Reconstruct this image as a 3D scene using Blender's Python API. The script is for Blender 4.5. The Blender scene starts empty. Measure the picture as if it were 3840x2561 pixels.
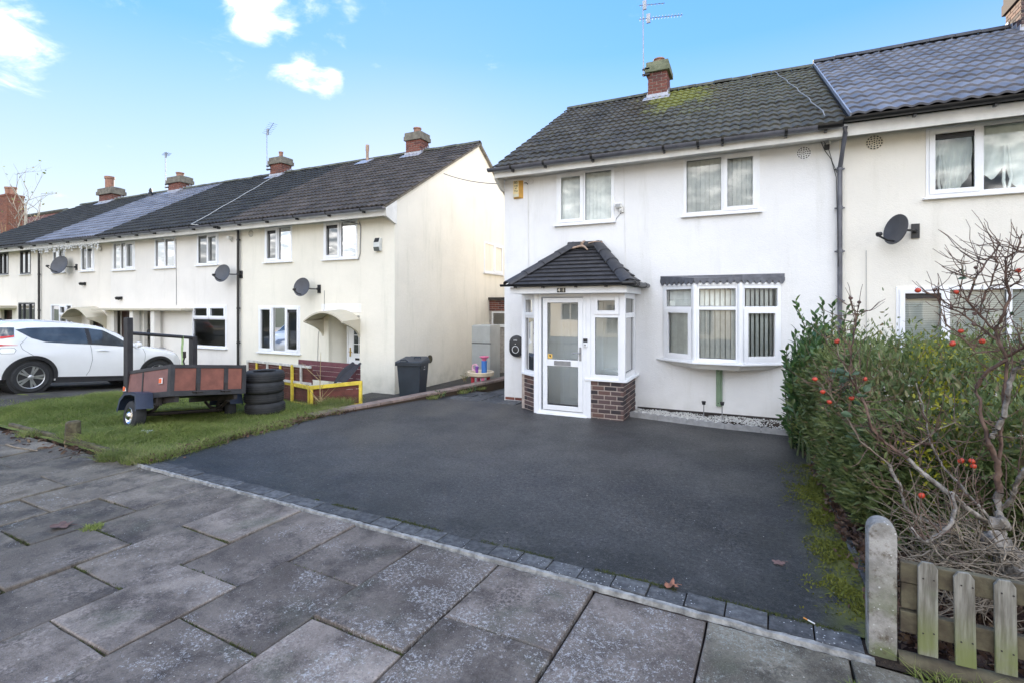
import bpy, bmesh, math, random
import numpy as np
from mathutils import Vector, Matrix, noise

rnd = random.Random(41)
sc = bpy.context.scene
COL = sc.collection
R = math.radians

# ------------------------------------------------------------------ camera
cam = bpy.data.objects.new('camera', bpy.data.cameras.new('camera'))
COL.objects.link(cam)
sc.camera = cam
cam.location = (0, 0, 1.97)
cam.rotation_euler = (math.pi / 2, 0, R(25.14))
cam.data.sensor_width = 36
cam.data.lens = 17.69
cam.data.shift_y = -0.0345
cam.data.clip_start = 0.05
cam.data.clip_end = 2000

# ------------------------------------------------------------------ sky and sun
SUN_AZ = math.atan2(-.60, .80)
SUN_EL = R(12)
EXPOSURE = 1.78
SKY_P, SKY_K, SKY_SAT = .62, 1.7, 1.28
CLOUD_R, CLOUD_BACK = 24.0, .16
CLOUDS = [((-0.877, 0.311, 0.367), 0.1, 0.42),
          ((-0.884, 0.324, 0.336), 0.05, 0.3),
          ((-0.718, 0.526, 0.455), 0.075, 0.4),
          ((-0.697, 0.552, 0.459), 0.05, 0.34),
          ((-0.66, 0.576, 0.483), 0.055, 0.3),
          ((-0.615, 0.615, 0.494), 0.06, 0.26),
          ((-0.686, 0.61, 0.396), 0.05, 0.4),
          ((-0.663, 0.633, 0.4), 0.05, 0.36),
          ((-0.653, 0.654, 0.382), 0.035, 0.3),
          ((-0.706, 0.595, 0.384), 0.03, 0.28)]
world = bpy.data.worlds.new('World')
sc.world = world
world.use_nodes = True
nt = world.node_tree
bg = nt.nodes['Background']


def wn(t, **k):
    n = nt.nodes.new(t)
    for a, v in k.items():
        setattr(n, a, v)
    return n


def wm(op, *args):
    n = wn('ShaderNodeMath', operation=op)
    for i, v in enumerate(args):
        if isinstance(v, (int, float)):
            n.inputs[i].default_value = v
        else:
            nt.links.new(v, n.inputs[i])
    return n.outputs[0]


def wdot(a, v):
    n = wn('ShaderNodeVectorMath', operation='DOT_PRODUCT')
    nt.links.new(a, n.inputs[0])
    n.inputs[1].default_value = v
    return n.outputs['Value']


def wscale(a, f):
    n = wn('ShaderNodeVectorMath', operation='SCALE')
    nt.links.new(a, n.inputs[0])
    if isinstance(f, (int, float)):
        n.inputs['Scale'].default_value = f
    else:
        nt.links.new(f, n.inputs['Scale'])
    return n.outputs[0]


def wramp(a, x0, x1, y0, y1, smooth=False):
    n = wn('ShaderNodeMapRange')
    if smooth:
        n.interpolation_type = 'SMOOTHSTEP'
    nt.links.new(a, n.inputs[0])
    for i, v in enumerate((x0, x1, y0, y1)):
        n.inputs[i + 1].default_value = v
    return n.outputs[0]


sky = wn('ShaderNodeTexSky')
sky.sky_type = 'NISHITA'
sky.sun_disc = False
sky.sun_elevation = SUN_EL
sky.sun_rotation = SUN_AZ
sky.air_density = 1
sky.dust_density = .05
sky.ozone_density = 2.0
lum = wdot(sky.outputs[0], (.21, .72, .07))
base = wscale(wscale(sky.outputs[0], wm('POWER', wm('MAXIMUM', lum, .001), -SKY_P)), SKY_K)
hs = wn('ShaderNodeHueSaturation')
hs.inputs['Saturation'].default_value = SKY_SAT
nt.links.new(base, hs.inputs['Color'])
dirv = wn('ShaderNodeTexCoord').outputs['Generated']
sep = wn('ShaderNodeSeparateXYZ')
nt.links.new(dirv, sep.inputs[0])
zden = wm('ADD', wm('MAXIMUM', sep.outputs[2], 0.0), .18)
cmb = wn('ShaderNodeCombineXYZ')
nt.links.new(wm('DIVIDE', sep.outputs[0], zden), cmb.inputs[0])
nt.links.new(wm('DIVIDE', sep.outputs[1], zden), cmb.inputs[1])
cn = wn('ShaderNodeTexNoise')
cn.inputs['Scale'].default_value = 6.5
cn.inputs['Detail'].default_value = 10
cn.inputs['Roughness'].default_value = .62
cn.inputs['Distortion'].default_value = .35
nt.links.new(cmb.outputs[0], cn.inputs['Vector'])
dens = wm('ADD', wramp(cn.outputs[0], .25, .75, .06, .94), wramp(wdot(dirv, (.42, -.9, .1)), -.45, .35, -.3, CLOUD_BACK))
for dv, rad, amp in CLOUDS:
    dens = wm('ADD', dens, wramp(wdot(dirv, dv), math.cos(rad), 1.0, 0, amp, True))
cf = wm('MULTIPLY', wm('POWER', wramp(dens, .42, .95, 0, 1), 2.0), wramp(sep.outputs[2], 0, .1, 0, 1))
cmix = wn('ShaderNodeMix', data_type='RGBA')
nt.links.new(cf, cmix.inputs[0])
htint = wn('ShaderNodeVectorMath', operation='MULTIPLY')
nt.links.new(hs.outputs[0], htint.inputs[0])
htint.inputs[1].default_value = (1.1, .93, 1.02)
hmix = wn('ShaderNodeMix', data_type='RGBA')
nt.links.new(wramp(sep.outputs[2], .44, 0, 0, .95), hmix.inputs[0])
nt.links.new(htint.outputs[0], hmix.inputs[6])
hmix.inputs[7].default_value = (2.95, 3.05, 3.25, 1)
nt.links.new(hmix.outputs[2], cmix.inputs[6])
cloud_col = wn('ShaderNodeCombineXYZ')
for i_, q_ in enumerate((1.02, 1.0, .97)):
    cloud_col.inputs[i_].default_value = q_
# clouds facing the sun shine brightest opposite to it and are dimmer on its own side
cloud_lit = wramp(wdot(dirv, (.60, -.80, .0)), -.55, .45, 5.5, CLOUD_R * 1.12, True)
nt.links.new(wscale(cloud_col.outputs[0], cloud_lit), cmix.inputs[7])
nt.links.new(cmix.outputs[2], bg.inputs[0])
bg.inputs[1].default_value = .1

sl = bpy.data.lights.new('sun', 'SUN')
sl.energy = 4.0
sl.angle = R(.5)
sl.color = (1, .84, .62)
sun = bpy.data.objects.new('sun', sl)
COL.objects.link(sun)
sdir = Vector((math.sin(SUN_AZ) * math.cos(SUN_EL), math.cos(SUN_AZ) * math.cos(SUN_EL), math.sin(SUN_EL)))
sun.rotation_euler = sdir.to_track_quat('Z', 'Y').to_euler()

vs = sc.view_settings
vs.view_transform = 'Standard'
vs.look = 'None'
vs.gamma = 1
vs.use_curve_mapping = False
vs.exposure = EXPOSURE
sc.cycles.use_denoising = True
sc.cycles.max_bounces = 8
sc.cycles.transparent_max_bounces = 12
sc.cycles.caustics_reflective = False
sc.cycles.caustics_refractive = False
sc.cycles.sample_clamp_indirect = 6


# ------------------------------------------------------------------ materials
class Mat:
    def __init__(s, name):
        s.m = bpy.data.materials.new(name)
        s.m.use_nodes = True
        s.t = s.m.node_tree
        s.b = s.t.nodes['Principled BSDF']
        s.pos = s.t.nodes.new('ShaderNodeNewGeometry').outputs['Position']

    def n(s, t, **k):
        n = s.t.nodes.new(t)
        for a, v in k.items():
            setattr(n, a, v)
        return n

    def put(s, sock, v):
        if isinstance(v, (int, float)):
            sock.default_value = v
        elif isinstance(v, (tuple, list)):
            sock.default_value = (*v, 1) if len(v) == 3 and len(sock.default_value) == 4 else v
        elif v is not None:
            s.t.links.new(v, sock)

    def noise(s, sc_, detail=5, rough=.55, vec=None, dist=0):
        n = s.n('ShaderNodeTexNoise')
        n.inputs['Scale'].default_value = sc_
        n.inputs['Detail'].default_value = detail
        n.inputs['Roughness'].default_value = rough
        n.inputs['Distortion'].default_value = dist
        s.t.links.new(vec if vec is not None else s.pos, n.inputs['Vector'])
        return n.outputs[0]

    def voro(s, sc_, vec=None, feature='F1', rnd_=1):
        n = s.n('ShaderNodeTexVoronoi', feature=feature)
        n.inputs['Scale'].default_value = sc_
        n.inputs['Randomness'].default_value = rnd_
        s.t.links.new(vec if vec is not None else s.pos, n.inputs['Vector'])
        return n.outputs['Distance']

    def scl(s, v3, vec=None):
        n = s.n('ShaderNodeVectorMath', operation='MULTIPLY')
        s.t.links.new(vec if vec is not None else s.pos, n.inputs[0])
        n.inputs[1].default_value = v3
        return n.outputs[0]

    def ramp(s, v, x0, x1, y0=0, y1=1, smooth=True):
        n = s.n('ShaderNodeMapRange')
        n.interpolation_type = 'SMOOTHSTEP' if smooth else 'LINEAR'
        s.put(n.inputs[0], v)
        for i, q in enumerate((x0, x1, y0, y1)):
            n.inputs[i + 1].default_value = q
        return n.outputs[0]

    def math(s, op, a, b=0.0):
        n = s.n('ShaderNodeMath', operation=op)
        s.put(n.inputs[0], a)
        s.put(n.inputs[1], b)
        return n.outputs[0]

    def mix(s, f, a, b, mode='MIX'):
        n = s.n('ShaderNodeMix', data_type='RGBA', blend_type=mode)
        s.put(n.inputs[0], f)
        s.put(n.inputs[6], a)
        s.put(n.inputs[7], b)
        return n.outputs[2]

    def xyz(s, vec=None):
        n = s.n('ShaderNodeSeparateXYZ')
        s.t.links.new(vec if vec is not None else s.pos, n.inputs[0])
        return n.outputs

    def rand(s):
        return s.n('ShaderNodeObjectInfo').outputs['Random']

    def attr(s, name):
        return s.n('ShaderNodeAttribute', attribute_name=name)

    def bump(s, h, strength=.4, dist=.01):
        n = s.n('ShaderNodeBump')
        n.inputs['Strength'].default_value = strength
        n.inputs['Distance'].default_value = dist
        s.put(n.inputs['Height'], h)
        s.t.links.new(n.outputs[0], s.b.inputs['Normal'])

    def out(s, col=None, rough=None, metal=None, spec=None, coat=None):
        s.put(s.b.inputs['Base Color'], col)
        s.put(s.b.inputs['Roughness'], rough)
        s.put(s.b.inputs['Metallic'], metal)
        s.put(s.b.inputs['Specular IOR Level'], spec)
        s.put(s.b.inputs['Coat Weight'], coat)
        return s.m


def lerp(c, k):
    return tuple(min(1, max(0, x * k)) for x in c)


def simple(name, col, rough=.6, v=.12, scl=5, bump=0, bscl=90, metal=0, rand=0, spec=.5, coat=0, col2=None, detail=6):
    m = Mat(name)
    f = m.ramp(m.noise(scl, detail, .6), .3, .7)
    c = m.mix(f, lerp(col, 1 - v), col2 if col2 else lerp(col, 1 + v))
    if rand:
        k = m.ramp(m.rand(), 0, 1, 1 - rand, 1 + rand, False)
        g = m.n('ShaderNodeVectorMath', operation='SCALE')
        m.t.links.new(c, g.inputs[0])
        m.t.links.new(k, g.inputs['Scale'])
        c = g.outputs[0]
    if bump:
        m.bump(m.noise(bscl, 4), bump)
    return m.out(c, rough, metal, spec, coat)


def render_wall(name, col, dirt):
    m = Mat(name)
    f = m.ramp(m.noise(.9, 7, .6), .35, .72)
    c = m.mix(f, col, lerp(col, .93))
    st = m.ramp(m.noise(1.0, 7, .7, m.scl((2.6, 2.6, .35))), .5, .78, 0, .42)
    c = m.mix(st, c, dirt)
    z = m.xyz()[2]
    low = m.math('MULTIPLY', m.ramp(z, .55, -.15), m.ramp(m.noise(3.5, 6), .35, .75, .1, .5))
    c = m.mix(low, c, lerp(dirt, .8))
    sp = m.ramp(m.noise(55, 3), .62, .8, 0, .25)
    c = m.mix(sp, c, lerp(col, .72))
    m.bump(m.math('ADD', m.noise(60, 4, .7), m.math('MULTIPLY', m.noise(9, 4), .8)), .55, .012)
    return m.out(c, .85, spec=.25)


def roof_mat(name, dark, light, moss, moss_amt, rough, streak=False):
    m = Mat(name)
    k = m.ramp(m.rand(), 0, 1, .78, 1.2, False)
    f = m.ramp(m.noise(2.3, 6, .65), .35, .7)
    c = m.mix(f, dark, light)
    g = m.n('ShaderNodeVectorMath', operation='SCALE')
    m.t.links.new(c, g.inputs[0])
    m.t.links.new(k, g.inputs['Scale'])
    c = g.outputs[0]
    c = m.mix(m.ramp(m.noise(45, 4), .6, .75, 0, .5), c, (.14, .14, .13))
    mo = m.math('MULTIPLY', m.ramp(m.noise(9, 7, .7), .48, .66), moss_amt)
    if streak:
        x, y, z = m.xyz()
        # yellow-green moss run washed down the slope below the chimney, rusty at its right edge
        dz = m.math('SUBTRACT', 7.75, z)
        cx = m.math('ADD', m.math('MULTIPLY', dz, .18), -1.72)
        wd = m.math('ADD', m.math('MULTIPLY', dz, .25), 1.0)
        u = m.math('DIVIDE', m.math('ABSOLUTE', m.math('SUBTRACT', x, cx)), wd)
        core = m.math('MULTIPLY', m.ramp(u, 1.25, .1), m.ramp(dz, 2.3, .1))
        nz = m.noise(6, 7, .7, m.scl((3.0, 1.0, 1.0)))
        core = m.math('ADD', core, m.math('MULTIPLY', m.math('SUBTRACT', m.rand(), .5), .45))
        core = m.ramp(m.math('ADD', core, m.math('MULTIPLY', m.math('SUBTRACT', nz, .5), 1.7)), .25, .8)
        wide = m.math('MULTIPLY', m.ramp(x, -2.5, -1.0), m.ramp(z, 4.8, 7.4, .35, 1.0))
        mo = m.math('MAXIMUM', mo, m.math('MULTIPLY', wide, m.ramp(m.noise(16, 6, .75), .44, .62)))
        c = m.mix(mo, c, moss)
        rust = m.math('MULTIPLY', m.ramp(m.math('ABSOLUTE', m.math('SUBTRACT', u, .75)), .5, 0), m.ramp(m.noise(14, 5), .5, .65))
        rust = m.math('MULTIPLY', rust, m.ramp(dz, 2.2, .2))
        c = m.mix(m.math('MULTIPLY', rust, .7), c, (.17, .11, .04))
        c = m.mix(m.math('MULTIPLY', core, m.ramp(m.noise(22, 6, .8), .36, .56)), c, (.19, .20, .03))
    else:
        c = m.mix(mo, c, moss)
    m.bump(m.noise(70, 4), .35, .01)
    return m.out(c, rough, spec=.4)


def brick_mat(name, cols, rough=.8):
    m = Mat(name)
    r = m.rand()
    c = m.mix(m.ramp(r, .15, .5), cols[0], cols[1])
    c = m.mix(m.ramp(r, .6, .95), c, cols[2])
    c = m.mix(m.ramp(m.noise(26, 5), .55, .78, 0, .4), c, lerp(cols[0], 1.6))
    m.bump(m.noise(120, 3), .4, .006)
    return m.out(c, rough, spec=.3)


def glass_mat(name, tint=(.93, .97, .95), gain=2.0, base=.03):
    m = Mat(name)
    m.t.nodes.remove(m.b)
    tr = m.n('ShaderNodeBsdfTransparent')
    tr.inputs[0].default_value = (*tint, 1)
    gl = m.n('ShaderNodeBsdfGlossy')
    gl.inputs['Roughness'].default_value = .015
    bp = m.n('ShaderNodeBump')
    bp.inputs['Strength'].default_value = .02
    bp.inputs['Distance'].default_value = .02
    m.t.links.new(m.noise(1.7, 2), bp.inputs['Height'])
    m.t.links.new(bp.outputs[0], gl.inputs['Normal'])
    fr = m.n('ShaderNodeFresnel')
    fr.inputs[0].default_value = 1.5
    f = m.math('MINIMUM', m.math('ADD', m.math('MULTIPLY', fr.outputs[0], gain), base), 1.0)
    mx = m.n('ShaderNodeMixShader')
    m.t.links.new(f, mx.inputs[0])
    m.t.links.new(tr.outputs[0], mx.inputs[1])
    m.t.links.new(gl.outputs[0], mx.inputs[2])
    m.t.links.new(mx.outputs[0], m.t.nodes['Material Output'].inputs['Surface'])
    return m.m


def flag_mat():
    m = Mat('paving_flag')
    r = m.rand()
    off = m.n('ShaderNodeVectorMath', operation='ADD')
    m.t.links.new(m.pos, off.inputs[0])
    cx = m.n('ShaderNodeCombineXYZ')
    m.put(cx.inputs[0], m.math('MULTIPLY', r, 37.0))
    m.put(cx.inputs[1], m.math('MULTIPLY', r, 53.0))
    m.t.links.new(cx.outputs[0], off.inputs[1])
    pv_ = off.outputs[0]          # every flag has its own wear
    tex = m.noise(2.6, 9, .72, pv_)
    c = m.mix(m.ramp(tex, .34, .66), (.056, .05, .05), (.23, .22, .222))
    c = m.mix(m.ramp(m.noise(1.3, 5, .6, pv_), .5, .68, 0, .75), c, (.062, .054, .055))
    c = m.mix(m.ramp(m.noise(1.7, 6, .65, pv_, .4), .54, .72, 0, .55), c, (.062, .082, .064))
    worn = m.math('MULTIPLY', m.ramp(m.noise(2.1, 5, .6, pv_), .46, .66), m.ramp(m.noise(38, 5, .75), .40, .66))
    c = m.mix(m.math('MULTIPLY', worn, .85), c, (.32, .305, .315))
    fine = m.noise(120, 3, .7)
    c = m.mix(m.ramp(fine, .5, .72, 0, .55), c, (.25, .245, .265))
    c = m.mix(m.ramp(m.noise(85, 4, .75), .54, .7, 0, .75), c, (.03, .028, .03))
    k = m.n('ShaderNodeVectorMath', operation='SCALE')
    m.t.links.new(c, k.inputs[0])
    m.t.links.new(m.ramp(r, 0, 1, .66, 1.34, False), k.inputs['Scale'])
    x, y, z = m.xyz()
    c = m.mix(1.0, k.outputs[0], (1.10, .97, .82), 'MULTIPLY')
    c = m.mix(m.ramp(x, -2.5, -7.5, 0, .8), c, m.mix(1.0, c, (.62, .64, .55), 'MULTIPLY'))
    near = m.math('MULTIPLY', m.ramp(x, -4.5, -1.2, -.6, 1), m.ramp(x, .3, -.2, .02, .10))
    # irregular lichen crusts in clusters
    crust = m.math('ADD', m.math('MULTIPLY', m.noise(42, 6, .8, None, .1), .62), m.math('MULTIPLY', m.noise(110, 3, .8), .38))
    clus = m.ramp(m.math('ADD', m.noise(1.9, 5, .65, pv_), near), .47, .66)
    lic = m.ramp(m.math('ADD', crust, m.math('MULTIPLY', clus, .075)), .585, .635)
    c = m.mix(m.math('MULTIPLY', lic, .75), c, (.44, .435, .43))
    wob = m.math('MULTIPLY', m.math('SUBTRACT', m.noise(60, 4, .7), .5), .35)
    dots = m.math('MULTIPLY', m.ramp(m.math('ADD', m.voro(15), wob), .07, .02), m.ramp(m.noise(3.1, 4), .5, .6))
    c = m.mix(m.math('MULTIPLY', dots, .7), c, (.44, .45, .43))
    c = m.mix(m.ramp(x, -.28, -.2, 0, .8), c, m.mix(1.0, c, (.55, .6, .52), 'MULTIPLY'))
    m.bump(m.math('ADD', fine, m.math('MULTIPLY', m.noise(14, 5), 1.2)), .55, .008)
    return m.out(c, m.ramp(tex, .3, .7, .68, .85), spec=.3)


def tarmac_mat():
    m = Mat('tarmac')
    ag = m.math('ADD', m.math('MULTIPLY', m.noise(27, 3, .75), .45), m.math('MULTIPLY', m.noise(75, 4, .85), .55))
    ag2 = m.noise(130, 2, .7)
    c = m.mix(m.ramp(m.noise(.6, 6, .62), .34, .66), (.026, .025, .024), (.064, .061, .059))
    c = m.mix(m.ramp(m.noise(1.5, 5, .6, None, .5), .55, .72, 0, .5), c, (.058, .052, .058))
    c = m.mix(m.ramp(m.noise(7, 6, .7), .48, .68, 0, .45), c, (.03, .031, .031))
    c = m.mix(m.ramp(ag, .525, .60, 0, .75), c, (.115, .112, .107))
    c = m.mix(m.ramp(ag, .49, .41, 0, .95), c, (.008, .008, .008))
    c = m.mix(m.ramp(ag2, .62, .74, 0, .9), c, (.24, .24, .24))
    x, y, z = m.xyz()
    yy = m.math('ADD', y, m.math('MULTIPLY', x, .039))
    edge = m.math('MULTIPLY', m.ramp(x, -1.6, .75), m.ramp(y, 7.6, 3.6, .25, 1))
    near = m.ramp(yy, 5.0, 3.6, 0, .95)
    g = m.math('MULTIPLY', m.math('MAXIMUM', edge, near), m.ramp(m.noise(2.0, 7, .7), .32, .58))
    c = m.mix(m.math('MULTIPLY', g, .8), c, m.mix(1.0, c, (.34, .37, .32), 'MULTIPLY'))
    mz = m.math('MULTIPLY', m.ramp(x, .35, .68, 0, .7), m.ramp(m.math('ADD', m.noise(5.4, 7, .75), m.math('MULTIPLY', m.ramp(y, 7.5, 4.2), .1)), .5, .62))
    c = m.mix(m.math('MULTIPLY', mz, m.ramp(y, 8.2, 6.8)), c, (.13, .14, .02))
    sp = m.math('MULTIPLY', m.ramp(m.voro(9), .05, .03), m.ramp(m.noise(5, 2), .5, .56))
    c = m.mix(sp, c, (.4, .4, .4))
    m.bump(ag, .9, .008)
    return m.out(c, m.ramp(m.noise(.7, 4), .35, .7, .48, .68), spec=.5)


def foliage_mat(name, c1, c2, c3, rough=.45, trans=.25, sat=None):
    m = Mat(name)
    a = m.attr('tint').outputs['Fac']
    c = m.mix(m.ramp(a, 0, .6, 0, 1, False), c1, c2)
    c = m.mix(m.ramp(a, .72, 1, 0, 1, False), c, c3)
    c = m.mix(m.ramp(m.noise(1.8, 3), .4, .65, 0, .5), c, lerp(c1, .75))
    m.out(c, rough, spec=.45)
    tl = m.n('ShaderNodeBsdfTranslucent')
    m.t.links.new(c, tl.inputs[0])
    mx = m.n('ShaderNodeMixShader')
    mx.inputs[0].default_value = trans
    m.t.links.new(m.b.outputs[0], mx.inputs[1])
    m.t.links.new(tl.outputs[0], mx.inputs[2])
    m.t.links.new(mx.outputs[0], m.t.nodes['Material Output'].inputs['Surface'])
    return m.m


def patch_ground(name, a, b, d, sc_=3):
    m = Mat(name)
    c = m.mix(m.ramp(m.noise(sc_, 7, .65), .35, .68), a, b)
    c = m.mix(m.ramp(m.noise(sc_ * 9, 5, .7), .5, .72, 0, .7), c, d)
    m.bump(m.noise(sc_ * 14, 5, .7), .8, .03)
    return m.out(c, .9, spec=.2)


WHITE_R = render_wall('white_roughcast', (.83, .825, .818), (.55, .54, .48))
CREAM_A = render_wall('cream_roughcast', (.82, .78, .675), (.5, .5, .40))
CREAM_B = render_wall('pale_roughcast', (.80, .765, .71), (.55, .52, .45))
CREAM_C = render_wall('buff_roughcast', (.80, .755, .68), (.52, .48, .4))
CREAM_R = render_wall('pale_cream_roughcast', (.82, .785, .71), (.56, .53, .45))
UPVC = simple('white_plastic', (.82, .83, .85), .3, .03, 3, spec=.5)
UPVC_G = simple('grey_window_frame', (.045, .048, .055), .4, .1, 4)
SILL = simple('sill_paint', (.72, .72, .70), .5, .1, 9)
FASCIA = simple('fascia_paint', (.72, .71, .67), .5, .1, 3)
FASCIA_W = simple('white_trim', (.8, .81, .82), .4, .05, 3)
GUTTER = simple('dark_gutter_plastic', (.11, .114, .135), .32, .25, 5, spec=.5)
GUTTER_B = simple('black_gutter_plastic', (.012, .012, .013), .35, .25, 6)
GLASS = glass_mat('window_glass', gain=1.3, base=.01)
GLASS_DOOR = glass_mat('porch_door_glass', gain=2.4, base=.05)
GLASS_HI = glass_mat('reflective_window_glass', (.75, .8, .8), 3.2, .14)
GLASS_CAR = glass_mat('tinted_car_glass', (.22, .25, .27), 1.6, .04)
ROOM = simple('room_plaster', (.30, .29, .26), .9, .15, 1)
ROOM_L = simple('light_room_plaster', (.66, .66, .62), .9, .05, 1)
BLIND = simple('blind_fabric', (.82, .81, .79), .8, .06, 12, rand=.06)
CURTAIN = simple('net_curtain', (.8, .82, .8), .8, .05, 6)
TILE41 = roof_mat('old_roof_tile', (.040, .036, .031), (.082, .074, .063), (.15, .155, .10), .3, .8, True)
TILE_A = roof_mat('brown_roof_tile', (.046, .038, .033), (.09, .074, .064), (.09, .1, .055), .25, .8)
TILE_B = roof_mat('dark_roof_tile', (.021, .02, .019), (.04, .038, .035), (.075, .085, .05), .3, .8)
TILE_BLUE = roof_mat('blue_grey_roof_tile', (.15, .15, .168), (.215, .215, .235), (.16, .16, .17), .1, .45)
TILE_P = simple('slate_grey_tile', (.04, .04, .045), .6, .2, 7, .25, 60, rand=.18)
RIDGE = simple('weathered_ridge_tile', (.075, .072, .062), .85, .35, 6, .5, 60, rand=.15, col2=(.12, .125, .09))
RIDGE_D = simple('grey_ridge_tile', (.05, .05, .055), .6, .25, 5, .3, 60, rand=.1)
MORTAR = simple('mortar', (.36, .33, .29), .9, .18, 14, .5, 70)
MORTAR_O = simple('orange_mortar', (.40, .29, .22), .9, .2, 14, .5, 70)
MORTAR_L = simple('pale_mortar', (.40, .335, .295), .9, .15, 14, .5, 70)
STRIP = simple('cement_strip', (.27, .265, .25), .9, .45, 14, .9, 70)
BRICK_R = brick_mat('red_brick', ((.15, .055, .042), (.20, .075, .055), (.11, .045, .04)))
BRICK_P = brick_mat('purple_brown_brick', ((.045, .037, .04), (.11, .075, .072), (.135, .08, .068)))
BRICK_O = brick_mat('orange_brick', ((.20, .075, .045), (.25, .1, .06), (.15, .06, .045)))
CAPSTONE = simple('weathered_coping', (.17, .15, .12), .9, .3, 5, .8, 40, col2=(.22, .2, .16))
CAP41 = simple('mossy_coping', (.17, .19, .115), .9, .3, 5, .8, 40, col2=(.22, .23, .15))
POT = simple('clay_pot', (.30, .16, .11), .8, .2, 8, .3)
LEAD = simple('lead_flashing', (.36, .37, .41), .45, .2, 7, .4, 25, metal=.3)
LEAD_D = simple('dark_lead_band', (.12, .125, .145), .5, .25, 8, .3, 30, metal=.2)
TAR = tarmac_mat()
FLAG = flag_mat()
BLOCK = Mat('kerb_block')
_k = BLOCK.n('ShaderNodeVectorMath', operation='SCALE')
BLOCK.t.links.new(BLOCK.mix(BLOCK.ramp(BLOCK.noise(16, 6, .7), .35, .68), (.05, .051, .053), (.115, .116, .118)), _k.inputs[0])
BLOCK.t.links.new(BLOCK.ramp(BLOCK.rand(), 0, 1, .7, 1.3, False), _k.inputs['Scale'])
_x = BLOCK.xyz()[0]
_l = BLOCK.math('MULTIPLY', BLOCK.ramp(BLOCK.math('ADD', BLOCK.voro(36), BLOCK.math('MULTIPLY', BLOCK.noise(60, 3), .2)), .3, .2),
                BLOCK.ramp(BLOCK.math('ADD', BLOCK.noise(3.2, 4), BLOCK.ramp(_x, -4, -1.5, -.12, .03)), .5, .58))
_c = BLOCK.mix(_l, _k.outputs[0], (.5, .5, .5))
BLOCK.bump(BLOCK.noise(110, 4), .5, .006)
BLOCK = BLOCK.out(_c, .78, spec=.35)
SOIL = patch_ground('garden_soil', (.028, .02, .016), (.05, .038, .03), (.085, .06, .042), 3)
LITTER_SOIL = patch_ground('leaf_litter', (.035, .02, .017), (.06, .035, .028), (.10, .055, .035), 6)
TURF = patch_ground('turf', (.10, .13, .035), (.19, .22, .06), (.13, .10, .06), 2.5)
DIRTPATH = patch_ground('dirty_path', (.06, .056, .05), (.10, .095, .088), (.03, .028, .025), 2)
EARTH = patch_ground('far_ground', (.06, .075, .04), (.09, .095, .07), (.08, .07, .055), .6)
CONC = simple('old_concrete', (.24, .225, .205), .9, .25, 6, .6, 60, col2=(.31, .30, .28))
CONC_M = simple('mossy_concrete', (.075, .058, .036), .95, .35, 9, .9, 40, col2=(.13, .115, .065))
GREYEDGE = simple('grey_edging', (.30, .30, .30), .85, .15, 9, .4, 60)
BLACKP = simple('black_plastic', (.018, .018, .02), .45, .2, 8)
RUBBER = simple('tyre_rubber', (.022, .023, .025), .8, .3, 7, .3, 70)
STEEL_D = simple('rusty_dark_steel', (.03, .024, .022), .6, .4, 9, .3, 50)
CHROME = simple('chrome', (.62, .63, .65), .18, .05, 9, metal=1)
ALLOY = simple('silver_alloy', (.52, .53, .55), .3, .06, 9, metal=.85)
DISH = simple('grey_dish_paint', (.055, .057, .066), .5, .15, 4)
WIRE_P = simple('pale_cable', (.5, .5, .48), .7, .1)
WIRE = simple('grey_cable', (.25, .25, .25), .7, .1)
WIRE_D = simple('dark_cable', (.03, .03, .03), .6, .1)
ALU = simple('aluminium', (.3, .31, .33), .4, .15, 8, metal=.7)


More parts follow.
